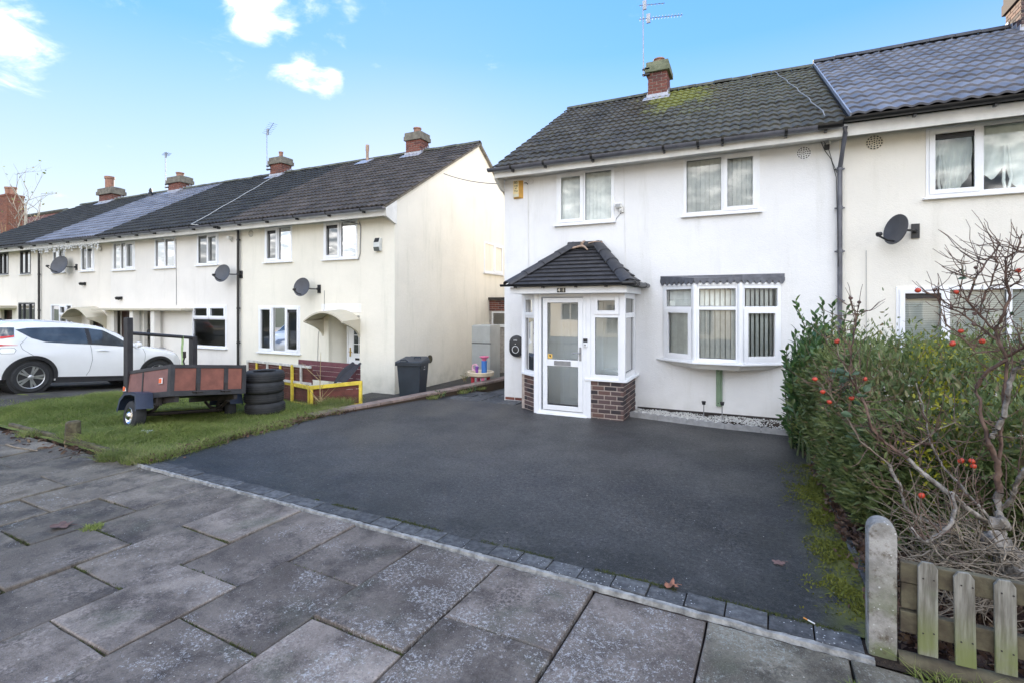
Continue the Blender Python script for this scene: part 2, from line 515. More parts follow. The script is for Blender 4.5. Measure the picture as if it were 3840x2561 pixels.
# ------------------------------------------------------------------ geometry helpers
class MB:
    """collects shapes and links them as one mesh object"""

    def __init__(s):
        s.v, s.f, s.mi = [], [], []
        s.cur = 0

    def add(s, vs_, fs, M=None):
        o = len(s.v)
        if M is not None:
            vs_ = [M @ Vector(p) for p in vs_]
        s.v += [tuple(p) for p in vs_]
        s.f += [tuple(i + o for i in f) for f in fs]
        s.mi += [s.cur] * len(fs)
        return s

    def box(s, x0, x1, y0, y1, z0, z1, M=None):
        v = [(x, y, z) for x in (x0, x1) for y in (y0, y1) for z in (z0, z1)]
        return s.add(v, [(0, 1, 3, 2), (4, 6, 7, 5), (0, 4, 5, 1), (2, 3, 7, 6), (0, 2, 6, 4), (1, 5, 7, 3)], M)

    def quad(s, *p):
        return s.add(p, [tuple(range(len(p)))])

    def prism(s, poly, axis, a0, a1, M=None):
        """poly: 2-D points; axis 'x': (y,z) 'y': (x,z) 'z': (x,y)"""
        def mk(p, a):
            return {'x': (a, p[0], p[1]), 'y': (p[0], a, p[1]), 'z': (p[0], p[1], a)}[axis]
        n = len(poly)
        v = [mk(p, a0) for p in poly] + [mk(p, a1) for p in poly]
        f = [tuple(range(n))[::-1], tuple(range(n, 2 * n))] + [(i, (i + 1) % n, n + (i + 1) % n, n + i) for i in range(n)]
        return s.add(v, f, M)

    def tube(s, pts, r, n=6, cap=True, M=None):
        pts = [Vector(p) for p in pts]
        rs = r if isinstance(r, (list, tuple)) else [r] * len(pts)
        v, f = [], []
        for i, p in enumerate(pts):
            a = pts[max(i - 1, 0)]
            b = pts[min(i + 1, len(pts) - 1)]
            d = (b - a)
            d = d.normalized() if d.length > 1e-9 else Vector((0, 0, 1))
            u = d.cross(Vector((0, 0, 1)) if abs(d.z) < .9 else Vector((1, 0, 0))).normalized()
            w = d.cross(u)
            for k in range(n):
                t = 2 * math.pi * k / n
                v.append(p + (u * math.cos(t) + w * math.sin(t)) * rs[i])
        for i in range(len(pts) - 1):
            for k in range(n):
                k2 = (k + 1) % n
                f.append((i * n + k, i * n + k2, (i + 1) * n + k2, (i + 1) * n + k))
        if cap:
            f.append(tuple(range(n))[::-1])
            f.append(tuple((len(pts) - 1) * n + k for k in range(n)))
        return s.add(v, f, M)

    def lathe(s, prof, n=20, M=None, closed=False):
        """prof: (radius, z) pairs turned about z"""
        v, f = [], []
        m = len(prof)
        for k in range(n):
            t = 2 * math.pi * k / n
            for (r, z) in prof:
                v.append((r * math.cos(t), r * math.sin(t), z))
        for k in range(n):
            k2 = (k + 1) % n
            for i in range(m - 1 + (1 if closed else 0)):
                j = (i + 1) % m
                f.append((k * m + i, k2 * m + i, k2 * m + j, k * m + j))
        if not closed:
            f.append(tuple(k * m for k in range(n))[::-1])
            f.append(tuple(k * m + m - 1 for k in range(n)))
        return s.add(v, f, M)

    def mesh(s, name, mats, smooth=None, bevel=0, off=(0, 0, 0), recalc=True):
        me = bpy.data.meshes.new(name)
        v = s.v if tuple(off) == (0, 0, 0) else [(a - off[0], b - off[1], c - off[2]) for a, b, c in s.v]
        me.from_pydata(v, [], s.f)
        for m in (mats if isinstance(mats, (list, tuple)) else [mats]):
            me.materials.append(m)
        if any(s.mi):
            me.polygons.foreach_set('material_index', s.mi)
        if recalc or bevel:
            bm = bmesh.new()
            bm.from_mesh(me)
            if recalc:
                bmesh.ops.recalc_face_normals(bm, faces=bm.faces)
            if bevel:
                ed = [e for e in bm.edges if len(e.link_faces) == 2 and e.calc_face_angle(0) > .6]
                bmesh.ops.bevel(bm, geom=ed, offset=bevel, segments=2, affect='EDGES', profile=.6, clamp_overlap=True)
            bm.to_mesh(me)
            bm.free()
        if smooth:
            me.polygons.foreach_set('use_smooth', [True] * len(me.polygons))
            me.set_sharp_from_angle(angle=R(smooth))
        me.update()
        return me

    def build(s, name, mats, parent=None, smooth=None, bevel=0, local=False, recalc=True):
        off = (0, 0, 0) if (local or parent is None) else base_of(parent)
        o = bpy.data.objects.new(name, s.mesh(name, mats, smooth, bevel, off, recalc))
        COL.objects.link(o)
        if parent is not None:
            o.parent = parent
        return o


BASE = {}


def base_of(o):
    while o.parent is not None:
        o = o.parent
    return BASE.get(o.name, (0, 0, 0))


def thing(name, label, cat, loc=(0, 0, 0), group=None, rot=None):
    o = bpy.data.objects.new(name, None)
    COL.objects.link(o)
    o.location = loc
    o.empty_display_size = .2
    if rot is not None:
        o.rotation_euler = rot
        BASE[o.name] = (0, 0, 0)
    else:
        BASE[o.name] = tuple(loc)
    return tag(o, label, cat, group)


def tag(o, label, cat, group=None):
    o['label'] = label
    o['category'] = cat
    if group:
        o['group'] = group
    return o


def struct(o, kind='structure'):
    o['kind'] = kind
    return o


def inst(name, me, parent, M, local=False):
    """a piece that shares mesh data; M is its world matrix"""
    o = bpy.data.objects.new(name, me)
    COL.objects.link(o)
    if parent is not None:
        o.parent = parent
        if not local:
            M = Matrix.Translation(-Vector(base_of(parent))) @ M
    o.matrix_basis = M
    return o


def T(x, y, z):
    return Matrix.Translation((x, y, z))


def frame(o, ex, ey, ez):
    M = Matrix.Identity(4)
    for i, e in enumerate((ex, ey, ez)):
        for k in range(3):
            M[k][i] = e[k]
    for k in range(3):
        M[k][3] = o[k]
    return M


RX90 = Matrix.Rotation(math.pi / 2, 4, 'X')
RY90 = Matrix.Rotation(math.pi / 2, 4, 'Y')


def bulk(name, verts, faces, mat, parent=None, tint=None, smooth=False, off=(0, 0, 0)):
    """many small faces from numpy arrays: verts (n,3), faces (m,k), tint per face"""
    me = bpy.data.meshes.new(name)
    verts = np.asarray(verts, dtype=np.float32) - np.asarray(off, dtype=np.float32)
    faces = np.asarray(faces, dtype=np.int32)
    n, k = faces.shape
    me.vertices.add(len(verts))
    me.vertices.foreach_set('co', verts.ravel())
    me.loops.add(n * k)
    me.loops.foreach_set('vertex_index', faces.ravel())
    me.polygons.add(n)
    me.polygons.foreach_set('loop_start', np.arange(0, n * k, k, dtype=np.int32))
    me.polygons.foreach_set('loop_total', np.full(n, k, dtype=np.int32))
    if smooth:
        me.polygons.foreach_set('use_smooth', np.ones(n, dtype=bool))
    me.update(calc_edges=True)
    if tint is not None:
        a = me.attributes.new('tint', 'FLOAT', 'FACE')
        a.data.foreach_set('value', np.asarray(tint, dtype=np.float32))
    me.materials.append(mat)
    o = bpy.data.objects.new(name, me)
    COL.objects.link(o)
    if parent is not None:
        o.parent = parent
    return o


NR = np.random.default_rng(7)


def leaf_cloud(pos, nrm, length, width, jitter=.6, droop=.1, shape='leaf'):
    """leaf faces (two quads folded on a midrib) at pos (n,3) with outward nrm; returns verts, faces"""
    n = len(pos)
    d = nrm + NR.normal(0, jitter, (n, 3))
    d[:, 2] += .15
    d /= np.linalg.norm(d, axis=1, keepdims=True) + 1e-9
    r = NR.normal(0, 1, (n, 3))
    s = np.cross(d, r)
    s /= np.linalg.norm(s, axis=1, keepdims=True) + 1e-9
    up = np.cross(s, d)
    L = (length * NR.uniform(.65, 1.25, (n, 1)))
    W = (width * NR.uniform(.7, 1.2, (n, 1)))
    a = pos
    m1 = pos + d * L * .35 - up * L * .02
    m2 = pos + d * L * .7 - up * L * droop * .5
    t = pos + d * L - up * L * droop * 1.3
    v = np.stack([a, m1 + s * W * .5 + up * W * .12, m2 + s * W * .4 + up * W * .1, t,
                  m2 - s * W * .4 + up * W * .1, m1 - s * W * .5 + up * W * .12, m1, m2], axis=1).reshape(-1, 3)
    b = (np.arange(n) * 8)[:, None]
    q = np.concatenate([b + np.array([[0, 1, 2, 7]]), b + np.array([[0, 7, 4, 5]])], axis=1).reshape(-1, 4)
    q2 = np.concatenate([b + np.array([[7, 2, 3, 3]]), b + np.array([[7, 3, 4, 4]])], axis=1).reshape(-1, 4)
    f = np.concatenate([q, q2])
    # degenerate quads are turned into triangles by repeating the tip; keep them thin but valid
    tri = np.concatenate([b + np.array([[7, 2, 3]]), b + np.array([[7, 3, 4]])], axis=1).reshape(-1, 3)
    tq = np.concatenate([b + np.array([[0, 1, 2]]), b + np.array([[0, 2, 7]]), b + np.array([[0, 7, 4]]), b + np.array([[0, 4, 5]])], axis=1).reshape(-1, 3)
    return v, np.concatenate([tq, tri])


def leaf_tint(n, per=None):
    """one tint per leaf spread over its six triangles, in the order of leaf_cloud"""
    t = NR.uniform(0, 1, n) if per is None else per
    return np.concatenate([np.repeat(t, 4), np.repeat(t, 2)])


# ------------------------------------------------------------------ terrain
def smooth01(a, b, x):
    t = min(1, max(0, (x - a) / (b - a)))
    return t * t * (3 - 2 * t)


def strip_y(x):
    """pavement / garden boundary"""
    return 3.46 - .04016 * x


def lawn_z(x, y):
    a = -.02 - .11 * smooth01(6.6, 8.3, y) - .2 * smooth01(8.2, 10.0, y)
    b = min(.15, max(-.33, -.098 * (y - 6.65)))
    k = smooth01(-10.2, -13.0, x) if x < -10.2 else 0
    z = a * (1 - k) + b * k
    edge = smooth01(3.7, 5.0, y)
    return z * edge + .012 * (1 - edge)


def height_sheet(name, xs, ys, fz, mat, kind='structure', jitter=0):
    v, f = [], []
    for y in ys:
        for x in xs:
            v.append((x, y, fz(x, y) + (jitter * noise.noise((x * 1.7, y * 1.7, 3.1)))))
    nx = len(xs)
    for j in range(len(ys) - 1):
        for i in range(nx - 1):
            f.append((j * nx + i, j * nx + i + 1, (j + 1) * nx + i + 1, (j + 1) * nx + i))
    m = MB()
    m.add(v, f)
    return struct(m.build(name, mat, smooth=60), kind)


def lin(a, b, n):
    return [a + (b - a) * i / (n - 1) for i in range(n)]


# ================================================================== GROUND
m = MB()
m.quad((-500, -500, -.6), (500, -500, -.6), (500, 500, -.6), (-500, 500, -.6))
struct(m.build('ground', EARTH))

# street behind the photographer, seen only in glass
m = MB()
m.box(-70, 60, -9.2, -2.7, -.5, -.13)
struct(m.build('road', TAR))
m = MB()
for i in range(130):
    m.box(-70 + i, -70 + i + .99, -2.7, -2.56, -.5, -.012)
struct(m.build('kerb', CONC))
m = MB()
m.box(-70, 60, -13, -9.2, -.5, -.02)
struct(m.build('far_pavement', CONC))

# pavement of staggered flags in its own slightly turned frame (a along the strip, b towards the camera)
PT = R(-2.3)
PO = Vector((0, 3.46, 0))
PA = Vector((math.cos(PT), math.sin(PT), 0))
PB = Vector((math.sin(PT), -math.cos(PT), 0))


def pv(a, b, z=0):
    p = PO + PA * a + PB * b
    return (p.x, p.y, z)


m = MB()
m.add([pv(-70, -.3, -.045), pv(60, -.3, -.045), pv(60, 6.06, -.045), pv(-70, 6.06, -.045)], [(0, 1, 2, 3)])
pavement = struct(m.build('pavement', SOIL))
cols = [.52, -.23, -.97, -1.73, -2.46, -3.20, -3.90, -4.59, -5.32, -6.05, -6.73, -7.40]
while cols[-1] > -16:
    cols.append(cols[-1] - .725)
cols = [1.26, 2.0, 2.74, 3.48][::-1] + cols


def flag_piece(a0, a1, b0, b1, i):
    g = .007
    a0, a1, b0, b1 = a0 + g, a1 - g, b0 + g, b1 - g
    t1, t2 = rnd.uniform(-.007, .007), rnd.uniform(-.007, .007)
    zc = rnd.uniform(-.010, .006)
    ca, cb = (a0 + a1) / 2, (b0 + b1) / 2
    N_ = 4
    v, f = [], []

    def edge_pts():
        pts = []
        for s in range(N_):
            pts.append((a0 + (a1 - a0) * s / N_, b0))
        for s in range(N_):
            pts.append((a1, b0 + (b1 - b0) * s / N_))
        for s in range(N_):
            pts.append((a1 - (a1 - a0) * s / N_, b1))
        for s in range(N_):
            pts.append((a0, b1 - (b1 - b0) * s / N_))
        return pts
    ring = [(p[0] + rnd.uniform(-.003, .003), p[1] + rnd.uniform(-.003, .003)) for p in edge_pts()]
    n = len(ring)

    def zt(a, b):
        return zc + t1 * (a - ca) / .37 + t2 * (b - cb) / .4
    for k, (a, b) in enumerate(ring):
        v.append(pv(a, b, -.04))
    for k, (a, b) in enumerate(ring):
        v.append(pv(a, b, zt(a, b) - .006))
    for k, (a, b) in enumerate(ring):
        qa, qb = a + (.007 if a < ca else -.007), b + (.007 if b < cb else -.007)
        v.append(pv(qa, qb, zt(a, b)))
    for r_ in (0, 1):
        for k in range(n):
            k2 = (k + 1) % n
            f.append((r_ * n + k, r_ * n + k2, (r_ + 1) * n + k2, (r_ + 1) * n + k))
    f.append(tuple(2 * n + k for k in range(n)))
    mm = MB()
    mm.add(v, f)
    return mm.build('paving_flag', FLAG, pavement, smooth=35)


fi = 0
for i in range(len(cols) - 1):
    a1, a0 = cols[i], cols[i + 1]
    long_first = round((i - 4)) % 2 == 0      # columns alternate a whole flag and a flag and a half at the strip
    bs = [.075, 1.205] if not (i % 2 == 0) else [.075, .81]
    while bs[-1] < 3.3 and a0 > -9 or bs[-1] < 2.2:
        bs.append(bs[-1] + .785)
    for j in range(len(bs) - 1):
        flag_piece(a0, a1, bs[j], bs[j + 1], fi)
        fi += 1
# remaining flags behind and beside the camera as plain slab surface
m = MB()
for i in range(len(cols) - 1):
    pass
m.add([pv(-70, 3.9, -.012), pv(60, 3.9, -.012), pv(60, 6.05, -.012), pv(-70, 6.05, -.012)], [(0, 1, 2, 3)])
m.build('slab_surface', FLAG, pavement)
m = MB()
m.add([pv(-70, .08, -.012), pv(-16.2, .08, -.012), pv(-16.2, 3.9, -.012), pv(-70, 3.9, -.012)], [(0, 1, 2, 3)])
m.build('slab_surface', FLAG, pavement)

# driveway: tarmac sheet, block edging, cement strip
drive_left = [(-6.86, 3.80), (-6.93, 5.0), (-6.88, 6.7), (-6.62, 7.5), (-6.3, 8.6), (-5.98, 9.8), (-5.6, 11.3), (-5.5, 13.6)]


def drive_x0(y):
    for (xa, ya), (xb, yb) in zip(drive_left, drive_left[1:]):
        if ya <= y <= yb:
            return xa + (xb - xa) * (y - ya) / (yb - ya)
    return drive_left[0][0] if y < drive_left[0][1] else drive_left[-1][0]


def drive_z(x, y):
    return .004 - .03 * smooth01(8.6, 9.6, y) + .004 * noise.noise((x * .8, y * .8, 1))


v, f = [], []
ny, nx = 44, 30
for j in range(ny):
    for i in range(nx):
        y = 3.62 + (9.72 - 3.62) * j / (ny - 1)
        s = i / (nx - 1)
        x0 = drive_x0(y)
        x1 = .74
        x = x0 + (x1 - x0) * s
        yy = y + (strip_y(x) + .155 - 3.62) * max(0, 1 - (y - 3.62) / 2.0)
        v.append((x, yy, drive_z(x, yy)))
for j in range(ny - 1):
    for i in range(nx - 1):
        f.append((j * nx + i, j * nx + i + 1, (j + 1) * nx + i + 1, (j + 1) * nx + i))
m = MB()
m.add(v, f)
drive = struct(m.build('driveway', TAR, smooth=60))
m = MB()
m.add([(-6.5, 9.4, -.09), (-4.5, 9.4, -.09), (-4.5, 22, -.09), (-6.2, 22, -.09)], [(0, 1, 2, 3)])
side_path = struct(m.build('side_path', DIRTPATH))
# worn paving squares where the tarmac stops beside the house
for k in range(20):
    cx_, cy_ = -5.72 + .42 * (k % 4) + rnd.uniform(-.02, .02), 9.42 + .40 * (k // 4)
    if cx_ < drive_x0(cy_) + .1:
        continue
    mm = MB()
    w = .2
    yy0 = cy_ - .19
    mm.box(cx_ - w, cx_ + w, yy0, cy_ + .19, -.2, -.01 + rnd.uniform(-.008, .008) - .012 * (k // 4))
    mm.build('paving_slab', BLOCK, side_path, bevel=.012)
m = MB()
m.add([pv(-6.95, -.17, -.02), pv(.62, -.17, -.02), pv(.62, .08, -.02), pv(-6.95, .08, -.02)], [(0, 1, 2, 3)])
edging = struct(m.build('drive_edging', SOIL))
a = .605
k = 0
while a > -6.85:
    L = .2475
    mm = MB()
    g = .0045
    z0 = rnd.uniform(-.005, .004)
    P = [(a - L + g, -.158 + rnd.uniform(-.004, .004)), (a - g, -.158 + rnd.uniform(-.004, .004)), (a - g, .004), (a - L + g, .004)]
    mm.add([pv(p[0], p[1], -.06) for p in P] + [pv(p[0], p[1], z0 + .008) for p in P],
           [(3, 2, 1, 0), (4, 5, 6, 7), (0, 1, 5, 4), (1, 2, 6, 5), (2, 3, 7, 6), (3, 0, 4, 7)])
    mm.build('edging_block', BLOCK, edging, bevel=.004)
    a -= L
    k += 1
v, f = [], []
NS = 260
for i in range(NS + 1):
    a = -6.95 + (.64 + 6.95) * i / NS
    e0 = .016 + .010 * noise.noise((a * 5, 0, 0)) + .006 * noise.noise((a * 23, 4, 0))
    e1 = .064 + .016 * noise.noise((a * 4, 9, 0)) + .009 * noise.noise((a * 19, 7, 0))
    zt = .010 + .004 * noise.noise((a * 13, 2, 5))
    v += [pv(a, e0, -.02), pv(a, e0 + .008, zt), pv(a, e1 - .008, zt), pv(a, e1, -.02)]
for i in range(NS):
    for j in range(3):
        f.append((i * 4 + j, i * 4 + j + 1, i * 4 + 4 + j + 1, i * 4 + 4 + j))
m = MB()
m.add(v, f)
m.build('cement_strip', STRIP, edging, smooth=40)

# neighbour's lawn
xs = sorted(set([round(-30 + .5 * i, 3) for i in range(33)] + [round(-14 + .24 * i, 3) for i in range(31)]))


def lawn_zz(x, y):
    return lawn_z(x, y)


v, f = [], []
ny, nx = 40, 90
for j in range(ny):
    for i in range(nx):
        y = 3.74 + (10.0 - 3.74) * j / (ny - 1)
        x0, x1 = -34, drive_x0(y) - .02
        s = (i / (nx - 1)) ** .55
        x = x0 + (x1 - x0) * s
        y2 = y + (strip_y(x) - .02 - 3.74) * max(0, 1 - (y - 3.74) / 2)
        v.append((x, y2, lawn_zz(x, y2) + .02 * noise.noise((x * 1.3, y2 * 1.3, 0))))
for j in range(ny - 1):
    for i in range(nx - 1):
        f.append((j * nx + i, j * nx + i + 1, (j + 1) * nx + i + 1, (j + 1) * nx + i))
m = MB()
m.add(v, f)
struct(m.build('lawn', TURF, smooth=60))
m = MB()
m.add([(-8.6, 8.7, -.19), (-6.1, 8.7, -.19), (-6.1, 24, -.3), (-8.6, 24, -.3)], [(0, 1, 2, 3)])
struct(m.build('garden_path', DIRTPATH))
# parking strip under the white car
v, f = [], []
for j in range(20):
    y = 4.3 + j * .3
    for x in (-16.8, -15.2, -13.5, -12.55):
        v.append((x, y, lawn_z(x, y) + .012))
for j in range(19):
    for i in range(3):
        f.append((j * 4 + i, j * 4 + i + 1, j * 4 + 5 + i, j * 4 + 4 + i))
m = MB()
m.add(v, f)
struct(m.build('parking_strip', DIRTPATH, smooth=60))

# garden bed on the right behind the fence, running back beside the drive
xs, ys = lin(.70, 5.0, 30), lin(3.50, 9.7, 40)
height_sheet('garden_bed', xs, ys, lambda x, y: .02 * smooth01(.7, .95, x) + .03 * noise.noise((x * 3, y * 3, 2)) * smooth01(.7, 1.0, x) - .01, LITTER_SOIL)
m = MB()
m.add([pv(.55, -.14, .0), pv(6, -.14, .0), pv(6, .06, -.01), pv(.55, .06, -.01)], [(0, 1, 2, 3)])
struct(m.build('fence_verge', SOIL))
# right neighbour's drive beyond the hedge
m = MB()
m.add([(5.0, 3.5, -.01), (30, 3.5, -.01), (30, 9.7, -.01), (5.0, 9.7, -.01)], [(0, 1, 2, 3)])
struct(m.build('neighbour_drive', TAR))


# ================================================================== HOUSE PARTS
def wall_mesh(m, X0, X1, Y, z0, z1, openings, reveal=.11, ny=-1):
    """front wall face on plane Y with openings (x0,x1,z0,z1) and their reveals"""
    xs = sorted({X0, X1, *[q for o in openings for q in o[:2]]})
    zs = sorted({z0, z1, *[q for o in openings for q in o[2:4]]})
    for i in range(len(xs) - 1):
        for j in range(len(zs) - 1):
            cx_, cz_ = (xs[i] + xs[i + 1]) / 2, (zs[j] + zs[j + 1]) / 2
            if any(o[0] < cx_ < o[1] and o[2] < cz_ < o[3] for o in openings):
                continue
            m.quad((xs[i], Y, zs[j]), (xs[i + 1], Y, zs[j]), (xs[i + 1], Y, zs[j + 1]), (xs[i], Y, zs[j + 1]))
    b = Y + reveal * -ny
    for (a0, a1, c0, c1) in [o[:4] for o in openings]:
        m.quad((a0, Y, c0), (a0, b, c0), (a0, b, c1), (a0, Y, c1))
        m.quad((a1, Y, c0), (a1, Y, c1), (a1, b, c1), (a1, b, c0))
        m.quad((a0, Y, c0), (a1, Y, c0), (a1, b, c0), (a0, b, c0))
        m.quad((a0, Y, c1), (a0, b, c1), (a1, b, c1), (a1, Y, c1))


def room(parent, x0, x1, y0, z0, z1, depth=2.2, mat=None, grow=.35):
    m = MB()
    a0, a1, c0, c1 = x0 - grow, x1 + grow, z0 - grow, z1 + .12
    b = y0 + depth
    m.quad((a0, b, c0), (a1, b, c0), (a1, b, c1), (a0, b, c1))
    m.quad((a0, y0, c0), (a0, b, c0), (a0, b, c1), (a0, y0, c1))
    m.quad((a1, y0, c0), (a1, y0, c1), (a1, b, c1), (a1, b, c0))
    m.quad((a0, y0, c0), (a1, y0, c0), (a1, b, c0), (a0, b, c0))
    m.quad((a0, y0, c1), (a0, b, c1), (a1, b, c1), (a1, y0, c1))
    # inner face of the outer wall around the opening
    for q in ((a0, x0, c0, c1), (x1, a1, c0, c1), (x0, x1, c0, z0), (x0, x1, z1, c1)):
        m.quad((q[0], y0, q[2]), (q[1], y0, q[2]), (q[1], y0, q[3]), (q[0], y0, q[3]))
    return m.build('room_lining', mat or ROOM, parent)


SLAT = MB().box(-.038, .038, -.001, .001, 0, 1).mesh('blind_slat', BLIND)


def rect_frame(m, x0, x1, z0, z1, y0, y1, w, M=None):
    m.box(x0, x0 + w, y0, y1, z0, z1, M)
    m.box(x1 - w, x1, y0, y1, z0, z1, M)
    m.box(x0 + w, x1 - w, y0, y1, z1 - w, z1, M)
    m.box(x0 + w, x1 - w, y0, y1, z0, z0 + w, M)


def window(parent, x0, x1, z0, z1, Y, lights, mat=UPVC, glass=GLASS, M=None, sill=True, fw=.055, sash_w=.05, blind=None,
           sill_over=.04, vent=(), y_front=-.012, local_part=None):
    """lights: (x fraction0, x1, z0, z1, opening sash?). M places a window drawn in its own plane (wall at y = Y)"""
    W, H = x1 - x0, z1 - z0
    fm = MB()
    ya, yb = Y + y_front, Y + .06
    rect_frame(fm, x0, x1, z0, z1, ya, yb, fw, M)
    # mullions / transoms from the light edges
    vx = sorted({round(l[0], 4) for l in lights if l[0] > .001})
    for q in vx:
        zz0 = min(l[2] for l in lights if abs(l[0] - q) < .001)
        zz1 = max(l[3] for l in lights if abs(l[0] - q) < .001)
        xm = x0 + W * q
        fm.box(xm - fw * .5, xm + fw * .5, ya + .002, yb, max(z0 + fw, z0 + H * zz0), min(z1 - fw, z0 + H * zz1), M)
    for l in lights:
        if l[2] > .001:
            zm = z0 + H * l[2]
            fm.box(max(x0 + fw, x0 + W * l[0] + fw * .5 * (l[0] > .001)), min(x1 - fw, x0 + W * l[1] - fw * .5 * (l[1] < .999)), ya + .001, yb, zm - fw * .5, zm + fw * .5, M)
    f = fm.build('window_frame', mat, parent, bevel=.004)
    for k, l in enumerate(lights):
        a0, a1 = x0 + W * l[0], x0 + W * l[1]
        c0, c1 = z0 + H * l[2], z0 + H * l[3]
        a0 += fw if l[0] < .001 else fw * .5
        a1 -= fw if l[1] > .999 else fw * .5
        c0 += fw if l[2] < .001 else fw * .5
        c1 -= fw if l[3] > .999 else fw * .5
        gy = Y + .03
        if l[4]:
            s = MB()
            rect_frame(s, a0 - .018, a1 + .018, c0 - .018, c1 + .018, ya - .018, ya - .001, sash_w + .018, M)
            rect_frame(s, a0 - .001, a1 + .001, c0 - .001, c1 + .001, ya + .0, gy + .01, sash_w * .8, M)
            s.build('sash', mat, f, bevel=.003)
            a0, a1, c0, c1 = a0 + sash_w * .6, a1 - sash_w * .6, c0 + sash_w * .6, c1 - sash_w * .6
        g = MB()
        v = [(a0 - .004, gy, c0 - .004), (a1 + .004, gy, c0 - .004), (a1 + .004, gy, c1 + .004), (a0 - .004, gy, c1 + .004)]
        g.add(v, [(0, 1, 2, 3)], M)
        g.build('pane', glass, f)
        # rubber gasket line
        gk = MB()
        rect_frame(gk, a0 - .003, a1 + .003, c0 - .003, c1 + .003, gy - .006, gy - .001, .009, M)
        gk.build('gasket', BLACKP, f)
        if k in vent:
            vm_ = MB()
            vm_.box(a0 + .01, a1 - .01, gy - .02, gy - .008, c1 - .10, c1 - .02, M)
            vm_.build('trickle_vent', BLACKP, f)
    if blind:
        xa, xb = x0 + fw, x1 - fw
        n = max(2, int(round((xb - xa) / blind)))
        for i in range(n):
            xc = xa + (xb - xa) * (i + .5) / n
            B = T(xc, Y + .11, z0 + .03) @ Matrix.Rotation(R(rnd.uniform(12, 30)), 4, 'Z') @ Matrix.Diagonal((1, 1, H - .06, 1))
            inst('blind_slat', SLAT, f, (M @ B) if M is not None else B)
    if sill:
        s = MB()
        s.prism([(Y - .075, z0 - .035), (Y - .075, z0 - .012), (Y + .05, z0 - .001), (Y + .05, z0 - .035)], 'x', x0 - sill_over, x1 + sill_over, M)
        s.build('sill', mat if mat is UPVC else SILL, f, bevel=.004)
    return f


# ---- roof tiles
def tile_mesh(name, mat, w=.30, L=.42, th=.03, roll=.026, n=12, double=True):
    """x across, y up the slope, z out of it; origin at the lower left of the exposed part"""
    m = MB()
    prof = []
    for i in range(n + 1):
        s = i / n
        if double:
            h = roll * max(0, math.sin(math.pi * ((s * 2) % 1))) ** 1.5
        else:
            h = roll * (.5 + .5 * math.cos(2 * math.pi * (s - .78))) ** 1.7
        prof.append((w * s * 1.02, h))
    v = []
    for (x, h) in prof:
        v += [(x, 0, h - .002), (x, 0, h + th), (x, L, h * .92 + th - .014)]
    f = []
    for i in range(n):
        f.append((i * 3, i * 3 + 3, i * 3 + 4, i * 3 + 1))
        f.append((i * 3 + 1, i * 3 + 4, i * 3 + 5, i * 3 + 2))
    f.append((0, 1, 2))
    f.append((n * 3, n * 3 + 2, n * 3 + 1))
    m.add(v, f)
    me = m.mesh(name, mat, recalc=False)
    me.polygons.foreach_set('use_smooth', [True] * len(me.polygons))
    me.set_sharp_from_angle(angle=R(40))
    return me


def flat_tile_mesh(name, mat, w=.22, L=.2, th=.016):
    m = MB()
    v = [(.002, 0, 0), (w - .002, 0, 0), (w - .002, 0, th), (.002, 0, th), (.002, L, -.004), (w - .002, L, -.004)]
    m.add(v, [(0, 1, 2, 3), (3, 2, 5, 4), (0, 3, 4), (1, 5, 2)])
    return m.mesh(name, mat, recalc=False)


def tile_roof(parent, me, x0, x1, e, r, cols_, rows, mat, limit=300, extra=None, jit=.004):
    """tiles from eave point e=(y,z) to ridge r=(y,z)"""
    ey = Vector((0, r[0] - e[0], r[1] - e[1]))
    SL = ey.length
    ey.normalize()
    ex = Vector((1, 0, 0))
    ez = ex.cross(ey)
    gauge = SL / rows
    w = (x1 - x0) / cols_
    sx, sy = w / .30, gauge / .345
    rest = MB()
    cnt = 0
    tp = [tuple(v.co) for v in me.vertices]
    tf = [tuple(p.vertices) for p in me.polygons]
    for j in range(rows):
        for i in range(cols_):
            o = Vector((x0 + i * w, e[0], e[1])) + ey * (gauge * j) + ez * (.022 + rnd.uniform(-jit, jit)) + ey * rnd.uniform(-jit, jit)
            tilt = Matrix.Rotation(rnd.uniform(-.006, .006), 4, 'Z') @ Matrix.Rotation(-.05, 4, 'X')
            M = frame(o, ex, ey, ez) @ tilt @ Matrix.Diagonal((sx, sy, 1, 1))
            cnt += 1
            if cnt <= limit:
                inst('roof_tile', me, parent, M)
            else:
                rest.add(tp, tf, M)
    if rest.v:
        o = rest.build('roof_tiling', mat, parent, smooth=40, recalc=False)
        struct(o, 'stuff')
    return ey, ez


def ridge_run(parent, x0, x1, y, z, mat, name='ridge_tile', L=.45, r=.125):
    n = max(1, int(round((x1 - x0) / L)))
    L = (x1 - x0) / n
    m = MB()
    v, f = [], []
    K = 8
    for s_ in (0, 1):
        for rr in (r, r - .02):
            for k in range(K + 1):
                t = math.pi * (k / K) * .92 + .04 * math.pi
                v.append((L * s_ * .985, -math.cos(t) * rr, math.sin(t) * rr * .95))
    q = K + 1
    for k in range(K):
        f.append((k, k + 1, 2 * q + k + 1, 2 * q + k))
        f.append((q + k, 3 * q + k, 3 * q + k + 1, q + k + 1))
        f.append((k, q + k, q + k + 1, k + 1))
        f.append((2 * q + k, 2 * q + k + 1, 3 * q + k + 1, 3 * q + k))
    m.add(v, f)
    me = m.mesh(name, mat, smooth=50)
    for i in range(n):
        inst(name, me, parent, T(x0 + i * L, y, z + rnd.uniform(-.008, .008) - .03) @ Matrix.Rotation(rnd.uniform(-.01, .01), 4, 'Y'))


